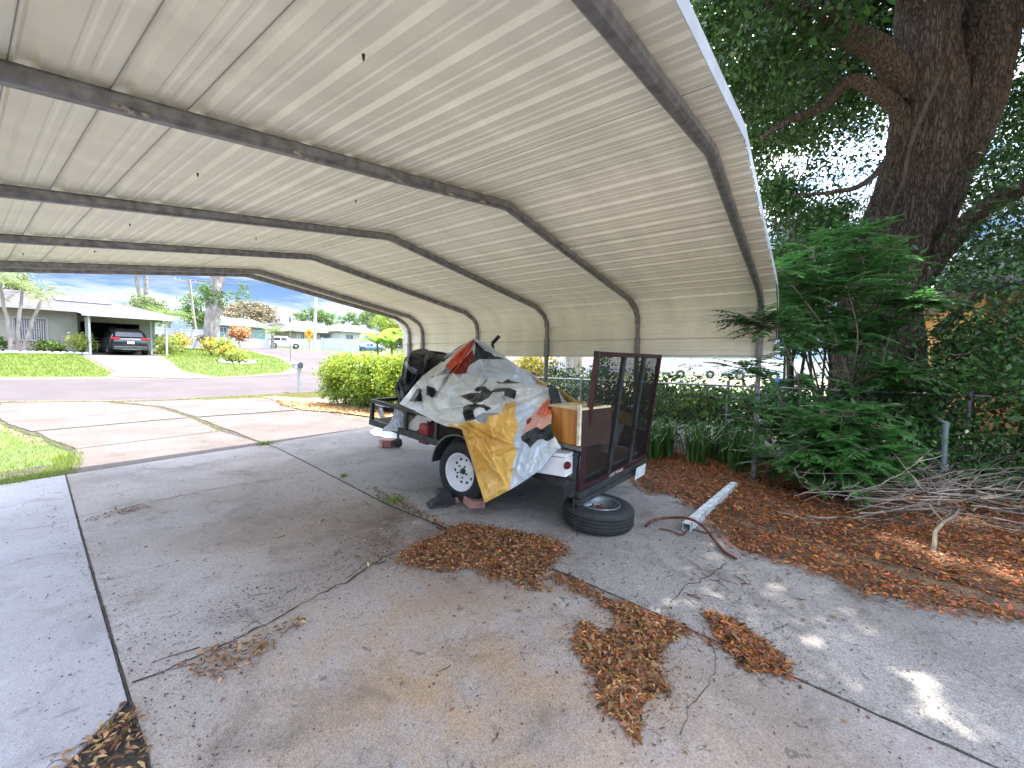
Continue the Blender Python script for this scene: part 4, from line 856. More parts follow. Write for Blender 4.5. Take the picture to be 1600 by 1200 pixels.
def wcrack(pts, wd, seed, z):
    rr = random.Random(seed); P = [Vector((x, y, 0)) for x, y in pts]; out = []
    for i in range(len(P)-1):
        n = max(2, int((P[i+1]-P[i]).length/.04))
        for k in range(n): out.append(P[i].lerp(P[i+1], k/n)+Vector((rr.gauss(0, .002), 0, 0)))
    mb = MB(); vs = []
    for p in out: w_ = wd*rr.uniform(.45, 1.15); vs += [p+Vector((-w_/2, 0, z)), p+Vector((w_/2, 0, z))]
    mb.add(vs, [(2*i, 2*i+1, 2*i+3, 2*i+2) for i in range(len(out)-1)]); o = mb.build('slab_joint', m_joint, fix=False)
    if o.data.polygons[0].normal.z < 0: o.data.flip_normals()
    return tag(o, kind='structure')
wcrack(seamL, .013, 9, .004); wcrack(seamR[3:], .017, 8, .004); wcrack([(2.2, -3)]+seamR[:4], .010, 18, .004)
crack([(0, 832), (60, 825), (115, 813)], .006, 19, .0045)
# small weeds in the joints
m_weed = leafmat('weed_green', (.16, .27, .05), .3)
def tuft(name, c, n, L, W, mat, spread, label, cat, group=None, kind=None, lean=.5, parent=None, leanv=None):
    P = np.c_[rng.normal(c[0], spread, n), rng.normal(c[1], spread, n), np.full(n, c[2])]
    V = np.empty((n*2, 4, 3)); a = rng.uniform(0, 6.28, n); out = np.stack([np.cos(a), np.sin(a), np.zeros(n)], 1); s = np.stack([-np.sin(a), np.cos(a), np.zeros(n)], 1)
    l = L*rng.uniform(.5, 1.2, (n, 1)); ln = lean*rng.uniform(.2, 1.2, (n, 1)); w2_ = W/2
    m_ = P+out*l*ln*.35+np.array([0, 0, 1])*l*.62; t_ = P+out*l*ln+np.array([0, 0, 1])*l*np.clip(1-ln*.45, .3, 1)
    V[:n, 0] = P-s*w2_; V[:n, 1] = P+s*w2_; V[:n, 2] = m_+s*w2_*.8; V[:n, 3] = m_-s*w2_*.8
    V[n:, 0] = m_-s*w2_*.8; V[n:, 1] = m_+s*w2_*.8; V[n:, 2] = t_+s*w2_*.08; V[n:, 3] = t_-s*w2_*.08
    o = quads(name, V, mat, parent)
    if label: tag(o, label, cat, group, kind)
    return o
for (x, y, n, sp, lb) in ((414, 694, 160, .07, 'small green weed where the joint meets the sunny driveway edge'), (618, 782, 90, .06, 'small grass tuft in the joint left of the black chock'), (540, 745, 25, .03, 'tiny weed in the slab joint farther from the chock')):
    q = G(x, y); tuft('weed', (q[0], q[1], 0), n, .06, .008, m_weed, sp, lb, 'weed', None, 'stuff')
# ------------------------------------------------------------------ grass
m_blade = leafmat('grass_blade', (.20, .27, .05), .4, .4); m_blade2 = leafmat('grass_blade_dry', (.25, .23, .08), .4, .3)
def lawn(name, poly, n, h, wd, mat, label, zoff=-.02):
    P = samp_poly(poly, n); n = len(P); z = np.interp(P[:, 1], TY, TZ)+zoff; a = rng.uniform(0, 6.28, n)
    s = np.stack([np.cos(a), np.sin(a), np.zeros(n)], 1)*wd/2; b = np.c_[P, z]; tip = b+np.c_[rng.normal(0, h*.35, (n, 2)), h*rng.uniform(.5, 1.2, n)]
    V = np.stack([b-s, b+s, tip], 1); o = quads(name, V, mat); return tag(o, label, 'grass', kind='stuff')
LW = jag([(-5, 7.1), (.3, 7.22), (.80, 7.36), (1.02, 8.2), (1.12, 9.2), (.95, 10.6), (.75, 12.0), (.62, 13.5), (.5, 16.4), (.75, 18.8), (-6, 19.5)], .06, .3, 21)
lawn('grass', LW, 52000, .055, .009, m_blade, 'bright mown grass beside the left end of the driveway')
lawn('grass', jag([(-.2, 7.1), (.85, 7.25), (1.0, 8.0), (1.1, 8.8), (.8, 8.6), (.6, 7.6), (-.2, 7.3)], .04, .1, 3), 1500, .08, .009, m_blade, 'taller grass fringe growing over the slab corner at left')
lawn('grass', jag([(.5, 18.95), (1, 18.7), (3.0, 17.55), (4.9, 16.95), (6.3, 16.2), (7.0, 15.0), (9.5, 14.5), (9.5, 17.1), (5, 17.15), (3.1, 17.8), (1, 19.05)], .05, .2, 22), 9000, .06, .014, m_blade2, 'dry grass strip between the driveway and the road')
lawn('grass', [(2.9, 9.3), (3.2, 9.3), (3.5, 11.9), (3.55, 15), (3.1, 17.4), (2.8, 17.4), (3.3, 15), (3.3, 12)], 1500, .04, .012, m_blade2, 'grass growing in the long joint of the sunny driveway')
lawn('grass', [(.9, 11.75), (5.8, 11.45), (5.8, 11.6), (.9, 11.95)], 500, .04, .012, m_blade2, 'grass in the cross joint of the sunny driveway')
lawn('grass', [(-6, 26.7), (1.2, 26.5), (4.2, 26.2), (4.5, 27.2), (4.2, 34.3), (-6, 34.3)], 26000, .10, .035, m_blade, 'sunny front lawn left of the neighbour driveway')
lawn('grass', [(8.2, 36), (7.4, 27.5), (8.4, 25.4), (12.0, 26.4), (13.7, 28.7), (14.8, 33), (16.0, 40), (18.0, 52), (9, 52)], 26000, .10, .045, m_blade, 'sunny lawn right of the neighbour driveway reaching the side street')
# strap-leaf clump grass by the fence
m_strap = leafmat('strap_leaf', (.055, .125, .03), .45, .3, .3)
cl = [(rng.uniform(5.95, 7.2), rng.uniform(.7, 3.2)) for _ in range(46)]
lab = 'dark green strap leaved border grass behind the ramp gate'
for i in range(1):
    n = 46*34; base = np.repeat(np.array(cl), 34, axis=0)
    P = np.c_[base+rng.normal(0, .05, base.shape), np.zeros(len(base))]; a = rng.uniform(0, 6.28, len(P)); out = np.stack([np.cos(a), np.sin(a), 0*a], 1); s = np.stack([-np.sin(a), np.cos(a), 0*a], 1)
    l = .58*rng.uniform(.55, 1.15, (len(P), 1)); ln = rng.uniform(.1, .75, (len(P), 1)); zz = np.array([0, 0, 1]); V = []
    k1 = P+out*l*ln*.2+zz*l*.5; k2 = P+out*l*ln*.6+zz*l*.85; k3 = P+out*l*ln*1.1+zz*l*(.9-ln*.3); w_ = .009
    V = np.concatenate([np.stack([P-s*w_, P+s*w_, k1+s*w_, k1-s*w_], 1), np.stack([k1-s*w_, k1+s*w_, k2+s*w_*.8, k2-s*w_*.8], 1), np.stack([k2-s*w_*.8, k2+s*w_*.8, k3+s*w_*.1, k3-s*w_*.1], 1)])
    tag(quads('border_grass', V, m_strap), lab, 'grass', kind='stuff')

# ================================================================== PLANTS
m_bark0 = pm('oak_bark_plain', (.06, .045, .038), .95, nscale=4.5, col2=(.19, .145, .115), bump=1.0, bscale=9, stretch=(3.0, 3.0, .5), detail=12, bdist=.07)
m_bark = bpy.data.materials.new('oak_bark'); m_bark.use_nodes = True
def _bark(m):
    n = m.node_tree.nodes; l = m.node_tree.links; b = n['Principled BSDF']; b.inputs['Roughness'].default_value = .95; b.inputs['Specular IOR Level'].default_value = .2
    t = n.new('ShaderNodeTexCoord'); mp = n.new('ShaderNodeMapping'); mp.inputs['Scale'].default_value = (15, 15, 2.6); l.new(t.outputs['Object'], mp.inputs[0])
    wn = n.new('ShaderNodeTexNoise'); wn.inputs['Scale'].default_value = 1.2; wn.inputs['Detail'].default_value = 4; l.new(mp.outputs[0], wn.inputs['Vector'])
    ad = n.new('ShaderNodeMixRGB'); ad.blend_type = 'LINEAR_LIGHT'; ad.inputs[0].default_value = .9; l.new(mp.outputs[0], ad.inputs[1]); l.new(wn.outputs['Color'], ad.inputs[2])
    vo = n.new('ShaderNodeTexVoronoi'); vo.feature = 'DISTANCE_TO_EDGE'; vo.inputs['Scale'].default_value = 1.5; l.new(ad.outputs[0], vo.inputs['Vector'])
    fn = n.new('ShaderNodeTexNoise'); fn.inputs['Scale'].default_value = 6; fn.inputs['Detail'].default_value = 8; fn.inputs['Roughness'].default_value = .7; l.new(mp.outputs[0], fn.inputs['Vector'])
    mr = n.new('ShaderNodeMapRange'); mr.inputs[2].default_value = .34; mr.inputs[3].default_value = .15; mr.inputs[4].default_value = .75; l.new(vo.outputs['Distance'], mr.inputs[0])
    ml = n.new('ShaderNodeMath'); ml.operation = 'MULTIPLY_ADD'; ml.inputs[1].default_value = .8; l.new(fn.outputs['Fac'], ml.inputs[0]); l.new(mr.outputs[0], ml.inputs[2])
    r = n.new('ShaderNodeValToRGB'); r.color_ramp.elements[0].position = .5; r.color_ramp.elements[0].color = (.04, .03, .026, 1); r.color_ramp.elements[1].position = 1.2; r.color_ramp.elements[1].position = 1.0; r.color_ramp.elements[1].color = (.24, .185, .15, 1)
    l.new(ml.outputs[0], r.inputs[0]); l.new(r.outputs[0], b.inputs['Base Color'])
    bp = n.new('ShaderNodeBump'); bp.inputs['Strength'].default_value = 1; bp.inputs['Distance'].default_value = .06; l.new(ml.outputs[0], bp.inputs['Height']); l.new(bp.outputs[0], b.inputs['Normal'])
_bark(m_bark)
def nz3(p, s=1.): return mnoise.noise(Vector(p)*s)
def limb(mb, pts, rads, seg=10, wob=.0, sub=5, furrow=0.):
    P = [Vector(p) for p in pts]; out = []; rr = []
    for i in range(len(P)-1):
        a, b, c, d = P[max(i-1, 0)], P[i], P[i+1], P[min(i+2, len(P)-1)]
        for k in range(sub):
            t = k/sub; q = .5*((2*b)+(-a+c)*t+(2*a-5*b+4*c-d)*t*t+(-a+3*b-3*c+d)*t**3); r = rads[i]*(1-t)+rads[i+1]*t
            q += Vector((nz3(q, 1.7), nz3(q+Vector((9, 0, 0)), 1.7), nz3(q+Vector((0, 9, 0)), 1.7)))*wob*r; out.append(q); rr.append(r)
    out.append(P[-1]); rr.append(rads[-1]); i0 = len(mb.v); mb.tube(out, rr, seg)
    if furrow:
        n = len(out)
        for j in range(n):
            c = out[j]
            for k in range(seg):
                v = Vector(mb.v[i0+j*seg+k]); d = (v-c); a = 2*math.pi*k/seg
                f = mnoise.noise(Vector((math.cos(a)*rr[j]*9, math.sin(a)*rr[j]*9, c.z*1.3+rr[j])))+.6*abs(mnoise.noise(Vector((math.cos(a)*rr[j]*24, math.sin(a)*rr[j]*24, c.z*3))))
                mb.v[i0+j*seg+k] = tuple(c+d*(1+furrow*f))
    return out
# ---- the big oak
oak = thing('oak_tree', 'huge twin stemmed oak with furrowed bark behind the chain link fence, leaning over the carport', 'tree', (9.1, -1.15, 0))
tc0 = Vector((9.1, -1.15, 0))
mb = MB()
def DD(x, y, d): return Vector(D(x, y, d))
base = DD(1372, 640, 8.0); base.z = 0
limb(mb, [base+Vector((0, 0, -.1)), base+Vector((0, 0, .5)), DD(1372, 480, 7.6), DD(1415, 350, 7.3), DD(1445, 230, 7.1), DD(1447, 80, 7.0), DD(1440, -120, 7.0), DD(1430, -420, 7.2)], [.92, .74, .58, .55, .50, .40, .34, .25], 160, .05, 14, .16)
limb(mb, [DD(1420, 420, 7.5), DD(1440, 320, 7.3), DD(1490, 200, 7.2), DD(1530, 60, 7.2), DD(1570, -100, 7.2), DD(1660, -380, 7.4)], [.35, .50, .52, .50, .45, .3], 140, .06, 12, .13)
trunk = mb.build('trunk', m_bark, oak, smooth=True)
mb = MB()
L_ = [([(1420, 150, 7.0), (1370, 75, 6.8), (1300, 40, 6.6), (1230, 10, 6.3), (1150, -60, 6.0)], [.24, .19, .16, .13, .08]),
      ([(1415, 185, 7.0), (1340, 125, 6.8), (1285, 165, 6.7), (1240, 185, 6.5), (1190, 215, 6.3)], [.13, .10, .085, .06, .03]),
      ([(1400, 215, 7.0), (1380, 260, 6.6), (1345, 290, 6.3), (1300, 300, 6.0), (1240, 305, 5.8)], [.07, .05, .04, .03, .015]),
      ([(1440, 430, 7.2), (1500, 360, 6.6), (1560, 310, 6.0), (1640, 280, 5.4)], [.2, .15, .12, .08]),
      ([(1460, 520, 7.4), (1520, 470, 6.8), (1580, 440, 6.3)], [.08, .06, .03]),
      ([(1440, 40, 7.0), (1400, -60, 6.5), (1300, -160, 6), (1150, -240, 5.5)], [.2, .16, .12, .06]),
      ([(1560, 0, 7.2), (1680, -100, 6.6), (1800, -200, 6)], [.2, .15, .08]),
      ([(1430, -200, 7.1), (1500, -400, 8.5), (1560, -500, 10.)], [.22, .16, .08])]
for pts_, rd in L_: limb(mb, [DD(*p) for p in pts_], rd, 18, .5, 6, .10)
mb.build('limb', m_bark, oak, smooth=True)
mb = MB(); limb(mb, [DD(1506, 0, 6.75), DD(1483, 83, 6.68), DD(1450, 158, 6.60), DD(1421, 233, 6.60), DD(1412, 283, 6.66), DD(1392, 325, 6.85), DD(1387, 367, 6.95)], [.028, .028, .028, .026, .025, .024, .02], 8, .8, 6)
mb.build('vine_stem', pm('vine_bark', (.09, .07, .055), .9, nscale=8, namt=.3), oak, smooth=True)
m_oakleaf = leafmat('oak_leaf', (.035, .085, .022), .5, .30, .38)
def blob(x, y, d, r, rz=None): q = D(x, y, d); return (q[0], q[1], q[2], r, r, rz or r*.8)
crown = [blob(1150, 60, 6.2, .9, .9), blob(1190, 180, 6.6, .8), blob(1240, 250, 6.8, .7), blob(1250, 100, 7.5, 1.0), blob(1300, 330, 7.2, .7), blob(1330, 230, 8.5, .9), blob(1240, 380, 7.5, .7), blob(1250, 440, 8.0, .8), blob(1350, 400, 8.6, .8),
         blob(1110, -80, 6.0, 1.0), blob(1330, 20, 9.0, 1.2), blob(1560, 330, 6.2, .8), blob(1530, 420, 6.8, .7), blob(1600, 250, 6.4, .7), blob(1600, 480, 6.2, .8), blob(1590, 120, 8.5, .9), blob(1490, 480, 7.2, .5), blob(1240, 500, 9.0, .8), blob(1310, 480, 9.4, .7)]
crown += [blob(1180, 330, 9.5, 1.2), blob(1290, 120, 10.5, 1.5), blob(1350, 340, 10.5, 1.2), blob(1170, 20, 9.5, 1.3), blob(1380, 180, 11, 1.2), blob(1560, 220, 10, 1.4), blob(1580, 420, 9.5, 1.1), blob(1230, 420, 6.6, .5), blob(1540, 560, 7.4, .55), blob(1590, 620, 6.6, .5), blob(1500, 440, 6.0, .4), blob(1570, 380, 7.5, .8), blob(1590, 180, 8.5, .9), blob(1560, 290, 9, 1.0), blob(1300, 420, 10, 1.0), blob(1260, 330, 9, .9), blob(1600, 80, 8, .7)]
P = clumps(crown, 1180, 58, .17)
def thin(P, x0, x1, y0, y1, k):
    d = P-CAM; z = d@cF; X = 800+FPX*(d@cR)/z; Y = 600-FPX*(d@cU)/z; m = np.exp(-(((X-(x0+x1)/2)/((x1-x0)/2))**2+((Y-(y0+y1)/2)/((y1-y0)/2))**2)); n = np.array([mnoise.noise(Vector(p)*1.1) for p in P]); return P[rng.uniform(size=len(P)) > k*m*(1+n)]
P = thin(P, 1230, 1410, 60, 340, .70); P = thin(P, 1240, 1420, -20, 110, .55); leaf_mesh('crown', P, .10, .042, m_oakleaf, oak, droop=.25)
# higher crown, mostly above the frame, added to shade the yard and slab
hi = [(10.5, -2.5, 10.6, 4.5, 4, 2.0), (7.0, -3, 8, 2.6, 2.6, 1.4), (13, 1, 9, 3.5, 4, 2), (8.2, 1.5, 6.6, 1.7, 2.2, 1.0), (11, -6, 8, 3.5, 3, 2), (8.5, 4.5, 7.2, 2.0, 2.4, 1.2), (6.5, -5.5, 7.5, 2.5, 2.2, 1.2), (4.5, -4, 7.5, 1.8, 1.8, .9), (5.0, -1.3, 6.8, 2.2, 1.3, .8), (3.4, -2.2, 7.2, 1.6, 1.6, .8), (6.5, -.2, 7.6, 2.0, 1.6, .9), (5.6, -3.2, 6.2, 1.8, 1.6, .8), (3.6, -.75, 6.3, 1.6, 1.0, .4), (2.2, -1.2, 6.5, 1.6, 1.3, .5), (1.0, -1.6, 6.6, 1.5, 1.4, .5), (4.6, -2.0, 6.4, 1.5, 1.3, .5), (3.0, -2.6, 6.5, 1.6, 1.2, .5)]
def dapple(P):  # removes leaves along sun rays so sun spots land at set points
    sp = [(1215, 925, .12), (1240, 945, .10), (1300, 950, .10), (1330, 965, .10), (1370, 985, .12), (1290, 990, .09), (1450, 1085, .16), (1500, 1130, .16), (1400, 1060, .10), (1100, 1135, .08), (1190, 900, .07), (930, 1115, .06), (1205, 750, .16), (1120, 815, .08), (1400, 850, .20), (1480, 880, .18), (1320, 880, .14), (1560, 900, .2), (1260, 860, .12), (1520, 820, .2), (1400, 780, .25), (1350, 710, .3), (1230, 700, .3)]
    g = np.stack([P[:, 0]-.35*P[:, 2], P[:, 1]+.12*P[:, 2]], 1); keep = np.ones(len(P), bool)
    for x, y, r in sp: q = G(x, y)[:2]; keep &= (np.linalg.norm(g-q, axis=1) > r*.85) | (rng.uniform(size=len(P)) < .12)
    return P[keep]
P = dapple(np.concatenate([clumps(hi, 3600, 30, .24), clumps([(3.2, -.55, 6.3, 1.1, .55, .35), (2.2, -.8, 6.4, 1.2, .8, .4), (1.2, -1.0, 6.5, 1.2, .9, .4), (4.0, -.35, 6.1, .6, .35, .3), (3.9, -1.1, 6.3, .7, .5, .3)], 520, 30, .16)])); leaf_mesh('shade_crown', P, .15, .09, m_oakleaf, oak, droop=.1)
# ---- plants with pinnate (feather) leaves
m_fern = leafmat('pinnate_leaf', (.05, .145, .04), .35, .42, .4); m_fernb = leafmat('pinnate_leaf_bright', (.06, .185, .04), .35, .45, .4)
def fronds(name, specs, mat, parent, npair=7, leafL=.075, leafW=.052, droop=.5):
    V = []; stems = MB()
    for (p, d, L) in specs:
        p = np.array(p, float); d = np.array(d, float); d /= np.linalg.norm(d); pts_ = [p.copy()]; ns = npair+2; dd = d.copy(); q = p.copy()
        for k in range(ns):
            dd = dd+np.array([0, 0, -droop/ns]); dd /= np.linalg.norm(dd); q = q+dd*L/ns; pts_.append(q.copy())
            if k >= 1:
                sd = np.cross(dd, [0, 0, 1.]); sd /= np.linalg.norm(sd)+1e-9; up = np.cross(sd, dd); sc = math.sin(math.pi*min(1, (k+2)/(ns+2)))**.6
                for s in (1, -1):
                    ld = sd*s*.85+dd*.5-up*rng.uniform(.0, .35); ld /= np.linalg.norm(ld); ll = leafL*sc*rng.uniform(.8, 1.2); lw = leafW*sc; wv = np.cross(ld, up); wv /= np.linalg.norm(wv)+1e-9
                    V.append([q, q+ld*ll*.45+wv*lw*.5+up*lw*.15, q+ld*ll, q+ld*ll*.45-wv*lw*.5+up*lw*.15])
        V.append([q, q+dd*leafL*.4+sd*leafW*.4, q+dd*leafL, q+dd*leafL*.4-sd*leafW*.4])
        stems.tube([tuple(x) for x in pts_[::2]+[pts_[-1]]], [.0035]+[.002]*(len(pts_[::2])), 4, cap=False)
    o = quads(name, np.array(V), mat, parent); return o, stems
def pinnate(name, label, cat, base, stems_, nf, mat, L=.42, group=None, npair=7, leafL=.075):
    t = thing(name, label, cat, base, group); mb = MB(); sp = []
    for pts_, r in stems_:
        o_ = limb(mb, pts_, [r*(1-.75*i/(len(pts_)-1)) for i in range(len(pts_))], 7, .4, 5); m = len(o_)
        for k in range(nf):
            j = int(m*(.25+.75*rng.uniform()**.7)); j = min(j, m-1); a = rng.uniform(0, 6.28); sp.append((o_[j], (math.cos(a), math.sin(a), rng.uniform(-.1, .8)), L*rng.uniform(.6, 1.25)))
    o, st2 = fronds('foliage', sp, mat, t, npair, leafL); st2.mi = [0]*len(st2.f); mb.add(st2.v, st2.f)
    mb.build('stem', m_twig, t, fix=False); return t
b = G(1300, 775); b = (b[0], b[1], 0)
def off3(p, dx, dy, z): return (p[0]+dx, p[1]+dy, z)
rR = np.array([cR[0], cR[1]]); 
def sideways(p, s, f, z): return (p[0]+cR[0]*s+cF[0]*f, p[1]+cR[1]*s+cF[1]*f, z)
pinnate('fern_leaved_bush', 'low dark green bush with feathery compound leaves between the carport post and the brush heap', 'bush', b,
        [([b, sideways(b, s*.4, f*.4, z*.55), sideways(b, s*.8, f*.8, z)], .012) for s, f, z in ((-.5, -.1, .55), (-.25, .1, .8), (.0, -.1, .95), (.25, 0, .95), (.5, -.1, .8), (.7, .1, .55), (.1, -.4, .6), (-.15, -.35, .5), (.4, -.4, .5), (-.75, .1, .4), (.0, .3, .9), (.3, .3, .8))], 30, m_fernb, .40, leafL=.115)
b = G(1215, 765); b = (b[0]+.25, b[1], 0)
pinnate('low_weed_bush', 'low leafy sprig at the foot of the front carport post', 'bush', b, [([b, sideways(b, s*.5, 0, .2), sideways(b, s, f, z)], .006) for s, f, z in ((-.2, 0, .3), (.2, -.1, .35), (.4, .1, .3))], 7, m_fern, .28, leafL=.06)
b = G(1395, 735); b = (b[0]+.5, b[1], 0)
pinnate('pinnate_sapling', 'tall sapling with bright green feathery leaves in front of the oak trunk', 'sapling', b,
        [([b, DD(1330, 600, 5.6), DD(1290, 480, 5.3), DD(1270, 390, 5.1)], .03), ([b, DD(1380, 560, 5.7), DD(1380, 460, 5.5), DD(1400, 390, 5.3)], .025), ([DD(1310, 540, 5.4), DD(1250, 460, 5.1), DD(1215, 420, 4.9)], .014), ([DD(1290, 480, 5.3), DD(1350, 430, 5.1), DD(1330, 370, 5.0)], .012), ([DD(1310, 540, 5.4), DD(1230, 520, 5.0), DD(1180, 500, 4.8)], .012), ([DD(1380, 560, 5.7), DD(1400, 500, 5.3), DD(1440, 470, 5.1)], .012), ([DD(1330, 600, 5.6), DD(1340, 520, 5.2), DD(1320, 440, 4.9)], .012), ([DD(1330, 600, 5.6), DD(1390, 580, 5.2), DD(1420, 600, 5.1)], .012)], 52, m_fernb, .44, leafL=.125)
b = G(1245, 720); b = (b[0]+.5, b[1], 0)
pinnate('pinnate_sapling', 'slender sapling with dark compound leaves crossing the carport post', 'sapling', b,
        [([b, DD(1225, 640, 5.3), DD(1200, 590, 5.1), DD(1150, 575, 4.9)], .012), ([b, DD(1250, 620, 5.3), DD(1235, 560, 5.1), DD(1205, 500, 4.9)], .014), ([b, DD(1205, 680, 5.2), DD(1180, 660, 5.1), DD(1150, 620, 5.0)], .010)], 34, m_fernb, .42, leafL=.09)
# undergrowth along the fence
m_shrub = leafmat('shrub_leaf', (.045, .11, .028), .5, .35, .35); m_shrub2 = leafmat('shrub_leaf_yellow', (.11, .19, .035), .4, .4, .35); m_hleaf = leafmat('dark_hedge_leaf', (.035, .095, .022), .5, .3, .3)
def shrub(name, label, cat, blobs, nc, npc, sp, L, W, mat, group=None, stems=4, droop=0.):
    c = np.mean([q[:3] for q in blobs], axis=0); z0 = T(max(0, c[1])); t = thing(name, label, cat, (c[0], c[1], z0), group); mb = MB()
    for q in blobs:
        for k in range(stems):
            a = random.uniform(0, 6.28); mb.tube([(c[0]+.1*math.cos(a), c[1]+.1*math.sin(a), z0-.05), ((c[0]+q[0])/2, (c[1]+q[1])/2, (z0+q[2])/2), (q[0]+math.cos(a)*q[3]*.6, q[1]+math.sin(a)*q[4]*.6, q[2]+q[5]*.5)], [.02, .014, .005], 5, cap=False)
    mb.build('stem', m_twigd, t, fix=False); leaf_mesh('foliage', clumps(blobs, nc, npc, sp), L, W, mat, t, droop=droop); return t
def seg_blobs(p, q, n, r, z, rz): return [(p[0]+(q[0]-p[0])*k/(n-1), p[1]+(q[1]-p[1])*k/(n-1), z+rng.normal(0, .04), r, r, rz) for k in range(n)]
shrub('hedge', 'dark green clipped hedge behind the trailer below the carport wall', 'hedge', seg_blobs((8.4, 9.0), (8.2, 3.6), 9, .55, .72, .62), 420, 38, .12, .07, .04, m_hleaf)
shrub('hedge', 'dark loose hedge seen through the ramp gate mesh', 'hedge', seg_blobs((8.2, 3.5), (8.0, 1.9), 4, .5, .68, .60), 170, 36, .13, .07, .04, m_hleaf)
shrub('vine_shrub', 'broad leaved vine shrub between the ramp gate and the carport post', 'shrub', seg_blobs((7.9, 2.3), (7.7, .3), 5, .42, .68, .40), 170, 26, .14, .085, .06, m_shrub2)
shrub('vine_shrub', 'loose dark shrub right behind the front carport post', 'shrub', seg_blobs((7.4, .6), (7.6, -.9), 4, .5, .65, .5), 170, 26, .16, .075, .045, m_shrub)
shrub('understory_shrub', 'dark broad leaved shrub in front of the oak base', 'shrub', seg_blobs((7.6, -.9), (7.0, -2.2), 4, .5, .9, .7), 150, 26, .17, .08, .045, m_shrub)
shrub('understory_shrub', 'dense dark shrub at the right beside the orange house', 'shrub', [(7.2, -2.6, 1.2, .7, .6, 1.1), (9.6, -3.4, 1.6, .8, 1.0, 1.4), (8.3, -2.2, 1.9, .6, .6, 1.0), (6.6, -2.6, .9, .6, .5, .8), (8.6, -3.3, 1.6, .9, .8, 1.3), (6.3, -2.3, 1.6, .45, .4, .8)], 520, 30, .17, .08, .045, m_shrub)
shrub('understory_shrub', 'low shrub with plain green leaves behind the fern leaved bush', 'shrub', [(6.7, -.9, .45, .5, .5, .4), (6.6, -1.6, .4, .5, .4, .35)], 80, 26, .15, .07, .04, m_shrub)
shrub('understory_shrub', 'dark broad leaved vine mass hanging over the lower oak trunk', 'shrub', [tuple(DD(1430, 610, 6.2))+(.4, .35, .3), tuple(DD(1340, 640, 6.0))+(.5, .4, .35), tuple(DD(1250, 520, 6.5))+(.3, .3, .35), tuple(DD(1500, 560, 6.3))+(.4, .4, .5)], 230, 26, .14, .085, .045, m_shrub)
shrub('roof_edge_shrub', 'leafy dark branch mass close beside the carport roof edge', 'shrub', [tuple(DD(1245, 400, 6.2))+(.3, .3, .4), tuple(DD(1235, 480, 6.2))+(.3, .3, .35), tuple(DD(1290, 350, 6.5))+(.4, .3, .35), tuple(DD(1225, 300, 6.6))+(.35, .3, .4)], 170, 26, .13, .085, .04, m_shrub)
# bare hanging twigs in front of the trunk
mb = MB(); rr = random.Random(8)
for k in range(60):
    p = DD(rr.uniform(1360, 1540), rr.uniform(540, 700), rr.uniform(5.6, 6.6)); a = rr.uniform(0, 6.28); pts_ = [p]
    for j in range(6): a += rr.gauss(0, .3); p = p+Vector((math.cos(a)*.3, math.sin(a)*.5, rr.uniform(-.5, .35)))*.16; pts_.append(p.copy())
    mb.tube(pts_, [.006, .005, .005, .004, .003, .002, .0015], 4, cap=False)
tag(mb.build('dead_vines', m_twig, fix=False), 'bare grey vine stems tangled before the oak trunk', 'vines', kind='stuff')
mb = MB(); q = DD(1440, 718, 5.35); 
shrub('broadleaf_bush', 'fuller broad leaved green bush climbing in front of the lower oak trunk', 'bush', [tuple(DD(1240, 440, 5.6))+(.32, .3, .3), tuple(DD(1300, 420, 5.7))+(.35, .3, .3), tuple(DD(1370, 430, 5.8))+(.35, .3, .3), tuple(DD(1270, 510, 5.6))+(.35, .3, .28), tuple(DD(1350, 520, 5.8))+(.3, .3, .28), tuple(DD(1290, 660, 5.3))+(.35, .3, .3), tuple(DD(1330, 720, 5.0))+(.3, .3, .25)], 190, 20, .13, .10, .048, leafmat('broad_leaf_green', (.05, .145, .035), .4, .4), droop=.4)
o = leaf_mesh('red_flower', np.tile(np.array(q), (26, 1))+rng.normal(0, .03, (26, 3)), .11, .03, leafmat('red_petal', (.55, .03, .06), .3)); tag(o, 'small red flower low behind the brush heap', 'flower')

# ---- left yellow green hedge
m_hy = leafmat('hedge_leaf_lime', (.30, .38, .04), .3, .4, .4); m_hg = leafmat('hedge_leaf_green', (.17, .27, .04), .4, .35, .35)
hb = []
for k in range(7):
    y = 9.2+k*.50; hb.append((7.42+.10*math.sin(k*2), y, .74, .72, .6, .80))
hd = thing('hedge', 'bright yellow green bushy hedge between the trailer and the road', 'hedge', (7.25, 11.5, 0))
mb = MB()
for q in hb:
    for k in range(6):
        a = random.uniform(0, 6.28); mb.tube([(q[0]+.1*math.cos(a), q[1]+.1*math.sin(a), -.02), (q[0]+math.cos(a)*.3, q[1]+math.sin(a)*.3, .5), (q[0]+math.cos(a)*.5, q[1]+math.sin(a)*.5, 1.0)], [.02, .012, .004], 5, cap=False)
mb.build('stem', m_twigd, hd, fix=False)
leaf_mesh('foliage', clumps(hb, 760, 26, .10), .075, .045, m_hg, hd)
hb2 = [(q[0], q[1], q[2]+.10, q[3], q[4], q[5]*.95) for q in hb]; Pq = clumps(hb2, 1050, 22, .09); Pq = Pq[Pq[:, 2] > rng.uniform(.1, .95, len(Pq))]
leaf_mesh('new_growth', Pq, .08, .05, m_hy, hd)

